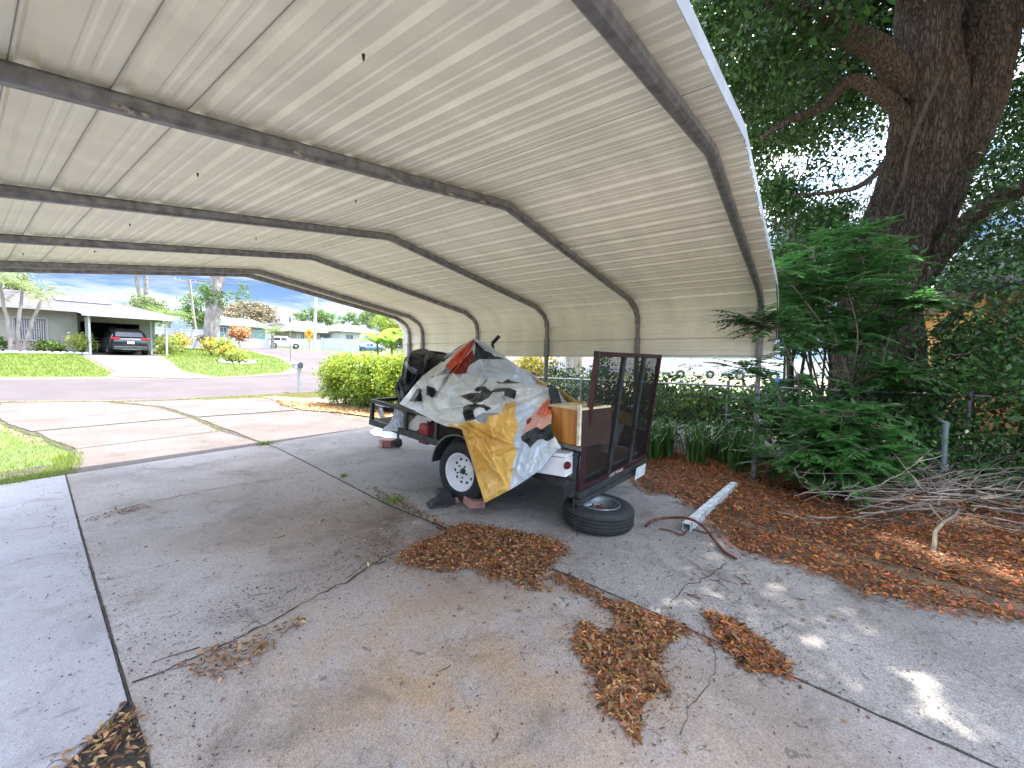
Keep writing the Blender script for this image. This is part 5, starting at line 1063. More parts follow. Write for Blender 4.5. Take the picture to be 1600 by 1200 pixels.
# ================================================================== ACROSS THE STREET
m_wallg = pm('pale_green_stucco', (.34, .365, .33), .85, nscale=2, namt=.06, bump=.3, bscale=20)
m_wht = pm('white_paint', (.45, .46, .47), .5, nscale=3, namt=.04); m_roof = pm('grey_shingle', (.085, .072, .08), .9, nscale=.5, col2=(.05, .046, .055), bump=.4, bscale=14, detail=8)
m_glass = pm('window_glass', (.10, .12, .14), .1, spec=.8); m_curt = pm('curtain', (.5, .5, .52), .8, nscale=6, namt=.2, stretch=(8, 1, .2)); m_int = pm('garage_interior', (.05, .055, .06), .9)
def part(name, fn, mat, parent, **k):
    mb = MB(); fn(mb); return mb.build(name, mat, parent, **k)
YH = 37.0; z0 = T(36)-.05
h = thing('house', 'pale green single storey house with grey shingle roof and a white awning over its driveway', 'house', (1.5, YH+4, z0))
xr = 4.72; gx0, gx1 = 5.0, 8.05; zt = 4.18
def wall_x(mb, x0, x1, y, zz0, zz1, holes=(), th=.2):
    # wall facing -Y with rectangular holes
    xs = sorted(set([x0, x1]+[a for h_ in holes for a in h_[:2]])); 
    for i in range(len(xs)-1):
        a, b = xs[i], xs[i+1]; hs = [h_ for h_ in holes if h_[0] <= a+1e-6 and h_[1] >= b-1e-6]
        if not hs: mb.box(((a+b)/2, y+th/2, (zz0+zz1)/2), (b-a, th, zz1-zz0))
        else:
            c, d = hs[0][2], hs[0][3]
            if c > zz0: mb.box(((a+b)/2, y+th/2, (zz0+c)/2), (b-a, th, c-zz0))
            if d < zz1: mb.box(((a+b)/2, y+th/2, (d+zz1)/2), (b-a, th, zz1-d))
wx0, wx1, wz0, wz1 = 2.18, 3.42, 2.30, 3.52
def fw(mb):
    wall_x(mb, -9, xr, YH, z0, zt, [(wx0, wx1, wz0, wz1), (-3.5, -1.5, wz0, wz1)]); wall_x(mb, xr, 8.9, YH+2.0, z0, zt, [(gx0+.1, gx1, z0+.02, z0+2.15)])
    mb.box((xr-.1, YH+1.1, (z0+zt)/2), (.2, 1.8, zt-z0)); mb.box((8.8, YH+5.6, (z0+zt)/2), (.2, 7, zt-z0)); mb.box((-8.9, YH+4.6, (z0+zt)/2), (.2, 8.7, zt-z0)); mb.box((0, YH+9.1, (z0+zt)/2), (17.6, .2, zt-z0))
part('wall', fw, m_wallg, h)
part('garage_interior', lambda mb: (mb.box(((gx0+gx1)/2, YH+7.0, z0+1.2), (3.2, .1, 2.4)), mb.box((gx0+.04, YH+4.6, z0+1.2), (.06, 4.6, 2.4)), mb.box((gx1+.06, YH+4.6, z0+1.2), (.06, 4.6, 2.4)), mb.box(((gx0+gx1)/2, YH+4.6, z0+2.3), (3.0, 4.6, .05)), mb.box(((gx0+gx1)/2, YH+4.6, z0+.02), (3.0, 4.6, .05))), m_int, h)
for a, b in ((wx0, wx1), (-3.5, -1.5)):
    wn = part('window', lambda mb: (mb.box(((a+b)/2, YH-.03, wz0-.04), (b-a+.2, .14, .08)), mb.box(((a+b)/2, YH-.01, wz1+.03), (b-a+.12, .08, .06)), mb.box((a-.03, YH-.01, (wz0+wz1)/2), (.06, .08, wz1-wz0)), mb.box((b+.03, YH-.01, (wz0+wz1)/2), (.06, .08, wz1-wz0)), mb.box(((a+b)/2, YH+.06, (wz0+wz1)/2), (.05, .05, wz1-wz0)), mb.box(((a+b)/2, YH+.05, (wz0+wz1)/2+.04), (b-a, .04, .04))), m_wht, h)
    part('pane', lambda mb: mb.box(((a+b)/2, YH+.10, (wz0+wz1)/2), (b-a, .02, wz1-wz0)), m_glass, wn)
    part('blind', lambda mb: [mb.box((a+.04+k*(b-a-.06)/13, YH+.075, (wz0+wz1)/2), (.045, .01, wz1-wz0-.02)) for k in range(14)], m_curt, wn)
# hip roof: ridge parallel to the front
ex0, ex1, ey0, ey1, ez = -9.7, 9.5, YH-.7, YH+9.8, zt+.02; ry = (ey0+ey1)/2; rz = 5.72
def hip(mb, ex0, ex1, ey0, ey1, ez, rx0, rx1, rz, th=.14, ryy=None):
    ry = ryy if ryy is not None else (ey0+ey1)/2
    v = [(ex0, ey0, ez), (ex1, ey0, ez), (ex1, ey1, ez), (ex0, ey1, ez), (rx0, ry, rz), (rx1, ry, rz)]; v += [(x, y, z-th) for x, y, z in v[:4]]
    mb.add(v, [(0, 1, 5, 4), (1, 2, 5), (2, 3, 4, 5), (3, 0, 4), (6, 9, 8, 7), (0, 6, 7, 1), (1, 7, 8, 2), (2, 8, 9, 3), (3, 9, 6, 0)])
part('roof', lambda mb: hip(mb, ex0, ex1, ey0, ey1, ez, -5, 6.0, 5.55), m_roof, h)
part('fascia', lambda mb: (mb.box(((ex0+ex1)/2, ey0-.012, ez-.07), (ex1-ex0, .02, .18)), mb.box((ex1+.012, (ey0+ey1)/2, ez-.07), (.02, ey1-ey0, .18))), m_wht, h)
[part('solar_heating_mat', lambda mb: mb.extr([(x0_, ey0+1.6+s_, ez+(1.6+s_)*(5.55-ez)/(ry-ey0)+.03), (x0_+wd_, ey0+1.6+s_, ez+(1.6+s_)*(5.55-ez)/(ry-ey0)+.03), (x0_+wd_, ey0+3.6+s_, ez+(3.6+s_)*(5.55-ez)/(ry-ey0)+.03), (x0_, ey0+3.6+s_, ez+(3.6+s_)*(5.55-ez)/(ry-ey0)+.03)], (0, 0, .03)), pm('roof_mat', (.07, .08, .10), .6), h) for x0_, wd_, s_ in ((.3, 1.7, .3), (4.05, 2.6, .9))]
# awning on four posts
aw = thing('awning', 'white flat patio awning on thin posts over the black car', 'awning', (6.6, 35.0, z0))
ax0, ax1, ay0, ay1 = 4.55, 8.75, 33.9, 36.28; azb, azf = z0+2.55, z0+2.28
def slab_aw(mb):
    n = 10
    for k in range(n):
        a = ax0+(ax1-ax0)*k/n; b = a+(ax1-ax0)/n*.86
        mb.add([(a, ay0, azf), (b, ay0, azf), (b, ay1, azb), (a, ay1, azb), (a, ay0, azf+.05), (b, ay0, azf+.05), (b, ay1, azb+.05), (a, ay1, azb+.05)], [(0, 1, 2, 3), (4, 5, 6, 7), (0, 1, 5, 4), (2, 3, 7, 6), (0, 3, 7, 4), (1, 2, 6, 5)])
        a2 = b; b2_ = a+(ax1-ax0)/n
        mb.add([(a2, ay0, azf-.03), (b2_, ay0, azf-.03), (b2_, ay1, azb-.03), (a2, ay1, azb-.03), (a2, ay0, azf+.0), (b2_, ay0, azf+.0), (b2_, ay1, azb+.0), (a2, ay1, azb+.0)], [(0, 1, 2, 3), (4, 5, 6, 7), (0, 1, 5, 4), (2, 3, 7, 6), (0, 3, 7, 4), (1, 2, 6, 5)])
part('awning_roof', slab_aw, m_wht, aw, fix=True)
part('gutter', lambda mb: mb.box(((ax0+ax1)/2, ay0-.07, azf-.0), (ax1-ax0+.1, .12, .15)), m_wht, aw)
for x, y in ((4.82, 34.1), (4.95, 35.9), (8.35, 34.1), (8.0, 36.0)):
    part('post', lambda mb: mb.box((x, y, (z0+azf)/2-.1), (.10, .10, azf-z0+.1)), m_wht, aw)

# ------------------------------------------------------------------ cars
m_tyre = pm('car_tyre', (.02, .02, .02), .7); m_alloy = pm('alloy', (.5, .5, .52), .3, .7); m_cglass = pm('car_glass', (.015, .018, .022), .08, spec=.9); m_red = pm('tail_red', (.35, .01, .02), .25); m_clear = pm('headlamp', (.75, .76, .78), .2)
def car(name, label, col, loc, heading, L=4.7, W=1.85, H=1.66, suv=True, group=None, trimdark=True, plate=True):
    m = pm(name+'_paint', col, .22, .25 if max(col) < .4 else 0, coat=.6); t = thing(name, label, 'car', (0, 0, 0), group)
    if suv: st = [(-.5, .42, .88, .88, .84, .80), (-.485, .30, .98, .98, .90, .80), (-.455, .24, 1.02, 1.06, .94, .82), (-.40, .22, 1.03, 1.50, .97, .70), (-.34, .22, 1.03, H-.03, .98, .68), (-.12, .22, 1.02, H, 1, .69), (.06, .22, 1.0, H-.03, 1, .69), (.22, .22, 1.0, 1.06, .99, .80), (.34, .24, .96, .965, .97, .86), (.44, .26, .88, .885, .92, .80), (.49, .32, .74, .745, .84, .74), (.5, .42, .66, .665, .80, .70)]
    else: st = [(-.5, .42, .86, .865, .80, .74), (-.48, .28, .98, .985, .9, .78), (-.40, .22, 1.0, 1.01, .95, .78), (-.32, .22, .98, 1.0, .97, .76), (-.18, .22, .97, H-.06, 1, .66), (-.05, .22, .95, H, 1, .66), (.06, .22, .94, H-.04, 1, .66), (.24, .22, .93, .95, .98, .76), (.36, .24, .86, .865, .95, .82), (.45, .26, .76, .765, .9, .78), (.5, .4, .62, .625, .8, .7)]
    def sect(x, zb, zbelt, ztop, kw, kr):
        w_ = W/2*kw; wr = W/2*kr; zm = zb+(zbelt-zb)*.55
        half = [(0, zb), (w_*.9, zb), (w_, zb+.12), (w_*1.0, zm), (w_*.955, zbelt), (wr*1.0+(w_*.93-wr)*.12, ztop-(ztop-zbelt)*.12), (wr*.86, ztop), (0, ztop+.012)]
        return [(x*L, y, z) for y, z in half]+[(x*L, -y, z) for y, z in half[-2:0:-1]]
    mb = MB(); secs = [sect(*s_) for s_ in st]; n = len(secs[0])
    for s_ in secs: mb.v += s_
    mb.f = [(i*n+k, i*n+(k+1) % n, (i+1)*n+(k+1) % n, (i+1)*n+k) for i in range(len(secs)-1) for k in range(n)]+[tuple(range(n-1, -1, -1)), tuple((len(secs)-1)*n+k for k in range(n))]; mb.mi = [0]*len(mb.f)
    body = mb.build('body', m, t, smooth=True)
    # glass: quads on the cabin sides, windscreen and rear screen, 4 mm proud
    mb = MB(); cab_ = [i for i, s_ in enumerate(st) if s_[3]-s_[2] > .03]
    for sg in (0, 1):
        for i in range(cab_[0], cab_[-1]+1):
            j = i+1
            if j >= len(st): break
            ka, kb = (4, 5) if sg == 0 else (n-4, n-5)
            a, b, c, d = [Vector(secs[i][ka]), Vector(secs[j][ka]), Vector(secs[j][kb]), Vector(secs[i][kb])]
            a2, b2_, c2, d2 = a.lerp(d, .10), b.lerp(c, .10), c.lerp(b, .06), d.lerp(a, .06)
            e = .03; a3, b3, c3, d3 = a2.lerp(b2_, e), b2_.lerp(a2, e), c2.lerp(d2, e), d2.lerp(c2, e)
            o_ = Vector((0, .006 if sg == 0 else -.006, .001)); mb.add([p+o_ for p in (a3, b3, c3, d3)], [(0, 1, 2, 3)])
    mb.build('side_window', m_cglass, t, fix=False)
    def screen(i, j, nm, outx):
        mb = MB(); A_, B_ = secs[i], secs[j]; q = [Vector(A_[5]), Vector(B_[5]), Vector(B_[n-5]), Vector(A_[n-5])]; A6, B6 = [Vector(A_[6]), Vector(B_[6])]; A6b, B6b = Vector(A_[n-6]), Vector(B_[n-6])
        vs = [p+Vector((outx*.006, 0, .008)) for p in (A6.lerp(B6, .06), B6.lerp(A6, .06), B6b.lerp(A6b, .06), A6b.lerp(B6b, .06))]; mb.add(vs, [(0, 1, 2, 3)]); mb.build(nm, m_cglass, t, fix=False)
    if suv: screen(2, 3, 'rear_window', -1); screen(3, 4, 'rear_window', -1); screen(6, 7, 'windscreen', 1)
    else: screen(3, 4, 'rear_window', -1); screen(6, 7, 'windscreen', 1)
    xr_ = -.5*L
    for sg in (1, -1):
        part('tail_lamp', lambda mb: mb.box((xr_+.07, sg*W*.37, .96), (.14, W*.21, .13 if suv else .12)), m_red, t, bevel=.02)
        part('headlamp', lambda mb: mb.box((L*.475, sg*W*.33, .70), (.12, W*.17, .12)), m_clear, t, bevel=.02)
        part('door_mirror', lambda mb: mb.box((L*.17, sg*(W*.5+.08), 1.03), (.12, .18, .13)), m, t, bevel=.03)
        if suv: part('roof_rail', lambda mb: mb.tube([(-.33*L, sg*W*.30, H+.0), (-.30*L, sg*W*.30, H+.045), (.02*L, sg*W*.30, H+.045), (.05*L, sg*W*.30, H+.0)], .015, 6), m_frame, t)
    part('rear_bumper', lambda mb: (mb.box((xr_+.06, 0, .40), (.16, W*.84, .22)), mb.box((xr_-.01, 0, .30), (.06, W*.5, .08))), m_frame if trimdark else m, t, bevel=.03)
    part('front_bumper', lambda mb: mb.box((L*.49, 0, .40), (.12, W*.8, .22)), m_frame if trimdark else m, t, bevel=.03)
    part('grille', lambda mb: mb.box((L*.494, 0, .60), (.05, W*.42, .12)), m_frame, t, bevel=.01)
    if plate:
        part('number_plate', lambda mb: mb.box((xr_-.012, 0, .74), (.012, .32, .16)), m_clear, t); part('trim_strip', lambda mb: mb.box((xr_-.006, 0, .90), (.02, W*.46, .035)), m_alloy, t); part('badge', lambda mb: mb.lathe([(0, .008), (.05, .008), (.05, 0)], (xr_-.01, 0, .96), (-1, 0, 0), 16), m_alloy, t)
    for sx in (-.305, .30):
        for sg in (1, -1):
            mb = MB(); c = (sx*L, sg*(W/2-.11), .345); mb.lathe([(.20, -.10), (.345, -.10), (.352, -.06), (.352, .06), (.345, .10), (.20, .10)], c, (0, sg, 0), 28); w__ = mb.build('wheel', m_tyre, t, smooth=True)
            mb = MB(); mb.lathe([(.22, .095), (.215, .05), (.06, .07), (0, .085)], c, (0, sg, 0), 20)
            for k in range(5): a = k*1.2566; mb.bar(Vector(c)+Vector((math.cos(a)*.05, sg*.088, math.sin(a)*.05)), Vector(c)+Vector((math.cos(a)*.21, sg*.088, math.sin(a)*.21)), .045, .015, up=(0, sg, 0))
            mb.build('rim', m_alloy, w__)
            part('wheel_arch', lambda mb: mb.lathe([(.345, -.0), (.40, -.0), (.40, .012), (.345, .012)], (sx*L, sg*(W/2-.008), .36), (0, sg, 0), 28), m_frame, t)
    t.location = loc; t.rotation_euler = (0, 0, heading); return t
car('parked_car', 'black crossover car parked nose in under the white awning', (.010, .013, .022), (6.55, 36.15, 1.50), R_(90), 4.65, 1.86, 1.62)
car('parked_car', 'white crossover car seen side on in the side street driveway', (.80, .80, .80), (28.9, 62.4, 2.74), R_(-22), 4.6, 1.82, 1.72, plate=False)
q = D(520, 545, 66); 
car('parked_car', 'white car showing only its roof above the white vinyl fence', (.78, .78, .78), (38.5, 63.0, 2.55), R_(-10), 4.5, 1.8, 1.5, suv=False)
car('parked_car', 'blue car with only its roof above the white vinyl fence', (.10, .16, .32), (40.2, 58.2, 2.45), R_(-15), 4.6, 1.8, 1.5, suv=False)
q = D(1078, 583, 38); car('parked_car', 'silver sedan parked in the yard beyond the right hand fence', (.45, .47, .52), (q[0], q[1], 0), math.atan2(-cR[1], -cR[0])+.12, 4.7, 1.8, 1.43, suv=False, plate=False)
q = D(1175, 585, 36); car('parked_car', 'pale blue sedan beyond the fence mostly hidden behind the front carport post', (.38, .44, .55), (q[0], q[1], 0), math.atan2(-cR[1], -cR[0])-.1, 4.6, 1.8, 1.42, suv=False, plate=False)

# ------------------------------------------------------------------ mailbox
g = G(468, 613); mx_, my_ = g[0], g[1]
ml = thing('mailbox', 'rounded metal mailbox with dark door on a white post by the road', 'mailbox', (mx_, my_, 0))
part('post', lambda mb: mb.box((mx_, my_, .47), (.10, .10, .98)), pm('post_white', (.30, .32, .36), .6, nscale=6, namt=.1), ml, bevel=.008)
part('bracket', lambda mb: (mb.box((mx_-.02, my_+.08, .985), (.2, .34, .05)), mb.box((mx_, my_, .93), (.14, .14, .06))), m_wht, ml)
def dome(y0_, y1_, r, inset=0):
    pts_ = [(-r, 0), (-r, .13)]+[(-r*math.cos(a), .13+r*math.sin(a)) for a in [math.pi*k/14 for k in range(1, 14)]]+[(r, .13), (r, 0)]
    return [(mx_+x, y0_, 1.012+z) for x, z in pts_], (0, y1_-y0_, 0)
mb = MB(); p_, v_ = dome(my_-.10, my_+.40, .105); mb.extr(p_, v_); mb.build('box_body', pm('faded_print_metal', (.42, .48, .54), .4, .3, nscale=9, col2=(.30, .22, .22)), ml)
mb = MB(); p_, v_ = dome(my_-.125, my_-.102, .112); mb.extr(p_, v_); mb.build('door', pm('dark_slate_metal', (.05, .06, .10), .5), ml)
mb = MB(); mb.box((mx_-.108, my_+.02, 1.07), (.004, .2, .09)); mb.build('number_label', pm('pale_label', (.6, .68, .75), .6, nscale=30, namt=.4), ml)
mb = MB(); mb.box((mx_+.112, my_+.1, 1.16), (.006, .03, .16)); mb.build('flag', m_rust, ml)

# ------------------------------------------------------------------ poles, wires, signs
m_pole = pm('pole_wood', (.30, .27, .25), .9, nscale=3, namt=.2, stretch=(4, 4, .5)); m_conc = pm('pole_concrete', (.48, .48, .46), .8, nscale=3, namt=.1); m_wire = pm('cable', (.05, .05, .055), .6)
def base_at(px, Y): d = ray(px, 560); t = Y/d[1]; return Vector((d[0]*t, Y, T(Y)))
def topz(px, py, Y): return YP(px, py, Y)[2]
b = base_at(309, 52); zt1 = topz(302, 437, 52)
up1 = thing('utility_pole', 'wooden utility pole with a wide crossarm beside the big bare trunk', 'utility pole', b)
part('pole', lambda mb: mb.tube([b-Vector((0, 0, .3)), (b.x-.5, b.y, zt1)], [.17, .11], 12), m_pole, up1, smooth=True)
ca = Vector((b.x-.5, b.y, zt1-.25)); part('crossarm', lambda mb: mb.box(ca, (2.6, .12, .12)), m_pole, up1)
for dx in (-1.2, -.8, .5, 1.15): part('insulator', lambda mb: mb.lathe([(0, .16), (.05, .14), (.05, .06), (.03, 0)], ca+Vector((dx, 0, .06)), (0, 0, 1), 8), m_conc, up1)
b = base_at(491, 52); zt2 = topz(497, 415, 52)
up2 = thing('utility_pole', 'pale concrete utility pole behind the yellow sign', 'utility pole', b)
part('pole', lambda mb: mb.tube([b-Vector((0, 0, .3)), (b.x+.55, b.y, zt2)], [.20, .14], 12), m_conc, up2, smooth=True)
b3 = base_at(484, 51.5); zt3 = topz(484, 470, 51.5)
sg = thing('road_sign', 'tall green post carrying an orange diamond warning sign with a small plaque beneath', 'road sign', b3)
part('post', lambda mb: mb.tube([b3-Vector((0, 0, .2)), (b3.x, b3.y, zt3)], .05, 8), pm('post_green_grey', (.20, .24, .22), .6), sg)
m_yel = pm('sign_orange', (.75, .36, .01), .5); m_yel2 = pm('sign_yellow', (.55, .38, .02), .5)
nv_ = Vector((-cF[0], -cF[1], 0)).normalized(); rv = Vector((cR[0], cR[1], 0)).normalized(); fc = b3+nv_*.08; fc.z = topz(486, 521, 51.5)
dia = part('warning_panel', lambda mb: mb.extr([fc+rv*.62, fc+Vector((0, 0, .62)), fc-rv*.62, fc-Vector((0, 0, .62))], nv_*.03), m_yel, sg)
pq = fc.copy(); pq.z = topz(484, 531, 51.5); part('plaque', lambda mb: mb.box(pq+nv_*.015, (.55, .03, .45), ax=(rv, nv_, (0, 0, 1))), m_yel2, sg)
fa = fc+nv_*.036; part('symbol', lambda mb: (mb.bar(fa+Vector((0, 0, -.32)), fa+Vector((0, 0, .2)), .09, .01, up=nv_), mb.bar(fa+rv*.26+Vector((0, 0, .05)), fa-rv*.26+Vector((0, 0, .05)), .01, .08, up=(0, 0, 1))), pm('sign_black', (.05, .035, .01), .6), dia)
b4 = base_at(454, 30.5); part_ = thing('sign_post', 'thin bare metal sign post standing in the lawn edge behind the mailbox', 'post', b4)
part('post', lambda mb: mb.box(((b4.x), b4.y, (b4.z+topz(454, 493, 30.5))/2), (.05, .04, topz(454, 493, 30.5)-b4.z)), m_galv, part_)
part('sign_edge', lambda mb: mb.box((b4.x, b4.y-.03, topz(454, 500, 30.5)), (.06, .35, .35)), m_galv, part_)
def wire(p, q, sag, lab):
    p = Vector(p); q = Vector(q); mb = MB(); mb.tube([p.lerp(q, k/16)-Vector((0, 0, sag*4*(k/16)*(1-k/16))) for k in range(17)], .022, 4, cap=False); o = mb.build('power_line', m_wire, fix=False); tag(o, lab, 'power line', 'power lines over the side street')
for k, dz in enumerate((0, -.1, -.1)): wire(ca+Vector(((-1.2, .5, 1.15)[k], 0, .2)), (b.x+.5+(-.6, 0, .5)[k], 52, zt2-.2-k*.1), 1.0, ('upper power line between the two utility poles', 'middle power line between the two utility poles', 'power line nearest the road between the two utility poles')[k])
wire((b.x+.5, 52, zt2-1.8), YP(700, 560, 44), .8, 'drooping power line running right from the concrete pole')
wire((b.x+.5, 52, zt2-2.4), YP(640, 540, 40), .6, 'lower drooping power line running right from the concrete pole')
wire(ca+Vector((-1.2, 0, .2)), (ca.x-35, 54, ca.z+.3), 1.0, 'power line running left from the crossarm')
wire(ca+Vector((.5, 0, .2)), (ca.x-33, 55.5, ca.z-.2), 1.0, 'second power line running left from the crossarm')

# ------------------------------------------------------------------ trees, palms and shrubs over there
m_gn = leafmat('tree_leaf', (.11, .20, .045), .45, .35); m_gn2 = leafmat('tree_leaf_pale', (.22, .27, .12), .45, .35); m_br = leafmat('tree_leaf_russet', (.26, .22, .13), .5, .3); m_palm = leafmat('palm_leaf', (.16, .24, .06), .4, .35); m_tb = pm('pale_trunk', (.26, .235, .22), .9, nscale=2.5, namt=.35, bump=.6, bscale=10, stretch=(2, 2, .6))
def ytree(name, label, cat, px, Y, crownpx, mat, n=2200, L=.28, trunk=.22, spread=.5, group='trees beyond the street', W=.16, bare=False):
    b = base_at(px, Y); bl = []
    for (x, y, r) in crownpx:
        q = YP(x, y, Y); s_ = Y/ray(x, y)[1]/FPX*r; bl.append((q[0], q[1]+rng.uniform(-.5, .5), q[2], s_, s_*1.1, s_*.85))
    t = thing(name, label, cat, b, group); mb = MB(); top = Vector((np.mean([q[0] for q in bl]), Y, np.mean([q[2] for q in bl]))); k = b.lerp(top, .55)
    limb(mb, [b-Vector((0, 0, .2)), b.lerp(k, .5), k], [trunk, trunk*.8, trunk*.6], 10, .5, 4)
    for q in bl: limb(mb, [k, k.lerp(Vector(q[:3]), .6)+Vector((0, 0, .2)), Vector(q[:3])], [trunk*.5, trunk*.3, trunk*.1], 6, .6, 3)
    mb.build('trunk', m_tb, t, smooth=True); npc = 14; P = clumps(bl, max(10, n//npc), npc, spread*.5); leaf_mesh('crown', P, L, W, mat, t, droop=.15); return t
ytree('tree', 'leafy green tree behind the awning house with rounded crown', 'tree', 232, 60, [(205, 482, 12), (225, 474, 16), (245, 480, 16), (262, 490, 12), (215, 495, 14), (245, 498, 14)], m_gn2, 2600)
ytree('tree', 'bright green tree left of the big bare trunk', 'tree', 305, 58, [(300, 470, 13), (322, 452, 11), (290, 488, 12), (310, 495, 16), (330, 475, 10), (330, 500, 12)], m_gn, 2600)
ytree('tree', 'wide russet tinted tree behind the teal house', 'tree', 390, 78, [(355, 487, 14), (375, 483, 15), (395, 484, 15), (415, 488, 15), (430, 495, 10), (400, 498, 16), (365, 500, 15), (425, 503, 9)], m_br, 4200, .36, W=.22)
ytree('tree', 'thin airy tree rising above the russet tree', 'tree', 377, 84, [(370, 458, 8), (380, 450, 9), (386, 462, 7), (376, 470, 8), (360, 462, 6)], m_gn, 520, .32, .12)
ytree('tree', 'green tree behind the beige house, left of the yellow sign', 'tree', 478, 82, [(468, 497, 10), (480, 492, 13), (497, 493, 14), (512, 497, 12), (518, 506, 9)], m_gn, 2800, .34, W=.2)
ytree('tree', 'small green tree between the beige house and the white house', 'tree', 545, 84, [(535, 500, 9), (548, 496, 9), (556, 503, 8)], m_gn, 1300, .34, W=.2)
ytree('tree', 'dense dark green tree above the white house', 'tree', 578, 74, [(568, 494, 9), (580, 490, 10), (590, 498, 10), (575, 503, 11)], m_gn, 2300, .3, W=.2)
ytree('tree', 'lime green tree at the end of the carport roof', 'tree', 625, 23, [(595, 505, 18), (615, 505, 22), (636, 510, 24), (645, 490, 20), (620, 530, 22), (650, 530, 20), (665, 515, 20)], leafmat('lime_leaf', (.24, .33, .05), .4, .4), 14000, .12, .10, .35, W=.08)
ytree('tree', 'tree at the far left behind the palms', 'tree', 28, 52, [(8, 445, 16), (30, 440, 16), (50, 450, 12), (12, 462, 12)], m_gn2, 700, .3, .15)
# bare forked trunk
b = base_at(333, 43); ft = thing('forked_tree', 'thick bare grey trunk forking at the top with ivy leaves', 'tree', b)
def yq(x, y, Y=43): return Vector(YP(x, y, Y))
mb = MB(); limb(mb, [b-Vector((0, 0, .2)), yq(331, 510), yq(334, 480), yq(337, 455), yq(334, 434), yq(326, 400)], [.62, .56, .52, .44, .26, .2], 40, .15, 7, .10); limb(mb, [yq(337, 460), yq(343, 445), yq(350, 425), yq(358, 400)], [.34, .30, .22, .18], 24, .2, 5, .1); limb(mb, [yq(341, 485), yq(347, 474), yq(352, 468)], [.22, .16, .08], 10, .2, 3)
mb.build('trunk', m_tb, ft, smooth=True); leaf_mesh('crown', clumps([tuple(yq(330, 465))+(.5, .5, 1.2), tuple(yq(340, 470))+(.3, .5, 1.)], 40, 12, .25), .28, .18, m_gn, ft)
leaf_mesh('upper_crown', clumps([tuple(yq(330, 370))+(3.5, 3, 2.), tuple(yq(350, 360))+(3, 3, 2.)], 130, 14, .35), .3, .18, m_gn, ft)
def palm(name, label, px, Y, segs, r, nf, fl, mat, cat='palm', group=None, pin=True, droop=1.5):
    b = base_at(px, Y); t = thing(name, label, cat, b, group); mb = MB(); pts_ = [b-Vector((0, 0, .1))]+[Vector(YP(x, y, Y)) for x, y in segs]
    limb(mb, pts_, [r*(1-.3*i/(len(pts_)-1)) for i in range(len(pts_))], 12, .1, 5); mb.build('trunk', m_tb, t, smooth=True); top = pts_[-1]; sp = []
    for k in range(nf): a = 2*math.pi*k/nf+rng.uniform(-.2, .2); sp.append((top, (math.cos(a), math.sin(a), rng.uniform(.2, 1.6)), fl*rng.uniform(.8, 1.15)))
    o, st2 = fronds('frond', sp, mat, t, 14, fl*.30, fl*.035, droop); st2.mi = [0]*len(st2.f); st2.build('frond_rib', m_palm, t, fix=False); return t
m_palml = leafmat('palm_leaf_pale', (.20, .26, .09), .35, .4)  # paler than the other palm leaves
palm('palm_tree', 'leftmost slim palm of the leaning trio before the green house', 18, 34.8, [(12, 500), (6, 480), (2, 455), (-2, 435)], .085, 9, 1.7, m_palml, group='slim palms before the green house')
palm('palm_tree', 'middle upright palm of the trio before the house window', 27, 34.8, [(29, 500), (32, 480), (35, 455)], .085, 9, 1.6, m_palml, group='slim palms before the green house')
palm('palm_tree', 'right leaning palm of the trio with fronds over the roof', 33, 34.8, [(45, 520), (54, 495), (62, 475), (65, 460)], .085, 10, 1.8, m_palml, group='slim palms before the green house')
palm('palm_tree', 'left one of two tall palm trunks behind the awning', 222, 62, [(219, 470), (215, 445), (211, 420), (206, 385)], .24, 12, 2.6, m_palm)
palm('palm_tree', 'right one of two tall palm trunks behind the awning', 228, 62, [(228, 470), (228, 445), (227, 420), (226, 385)], .24, 12, 2.6, m_palm)
palm('fan_palm', 'short bright fan palm beside the white crossover car', 426, 60, [(426, 520)], .25, 30, 1.9, m_palml, droop=.9)
palm('fan_palm', 'bushy dark palm behind the awning house', 262, 52, [(262, 500)], .3, 26, 2.6, m_palm, droop=1.2)
def ybush(name, label, px, py, Y, r, mat, n, L, W, cat='shrub', group=None, squash=.8):
    q = YP(px, py, Y); s_ = Y/ray(px, py)[1]/FPX*r; b = base_at(px, Y); t = thing(name, label, cat, b, group); mb = MB()
    for k in range(5): a = k*1.26; mb.tube([b+Vector((0, 0, -.05)), (q[0]+math.cos(a)*s_*.5, q[1]+math.sin(a)*s_*.5, q[2]+s_*.2)], [.02, .008], 4, cap=False)
    mb.build('stem', m_twigd, t, fix=False); leaf_mesh('foliage', clumps([(q[0], q[1], q[2], s_, s_, s_*squash)], max(6, n//12), 12, s_*.22), L, W, mat, t); return t
m_cro = leafmat('croton_leaf', (.42, .36, .05), .6, .35); m_lime = leafmat('bright_shrub', (.30, .36, .07), .4, .35); m_oran = leafmat('orange_shrub', (.45, .24, .10), .5, .3)
ybush('shrub', 'round bright green shrub left of the awning post', 126, 535, 34.6, 16, m_lime, 900, .16, .05)
ybush('shrub', 'low dark shrub under the house window', 68, 541, 35.6, 13, m_gn, 420, .14, .09); ybush('shrub', 'dark shrub between the window and the mulch bed', 88, 543, 35.6, 10, m_gn, 340, .14, .09)
ybush('shrub', 'small dark shrub at the left picture edge', 4, 535, 35.2, 10, m_gn, 260, .14, .09); ybush('shrub', 'light green shrub beside the right awning post', 236, 530, 39.5, 12, m_lime, 460, .18, .08)
ybush('shrub', 'leafy shrub with long blades right of the awning', 262, 538, 36.5, 15, m_lime, 700, .3, .06); ybush('shrub', 'tall yellow shrub right of the awning', 284, 532, 39, 12, m_cro, 420, .28, .07)
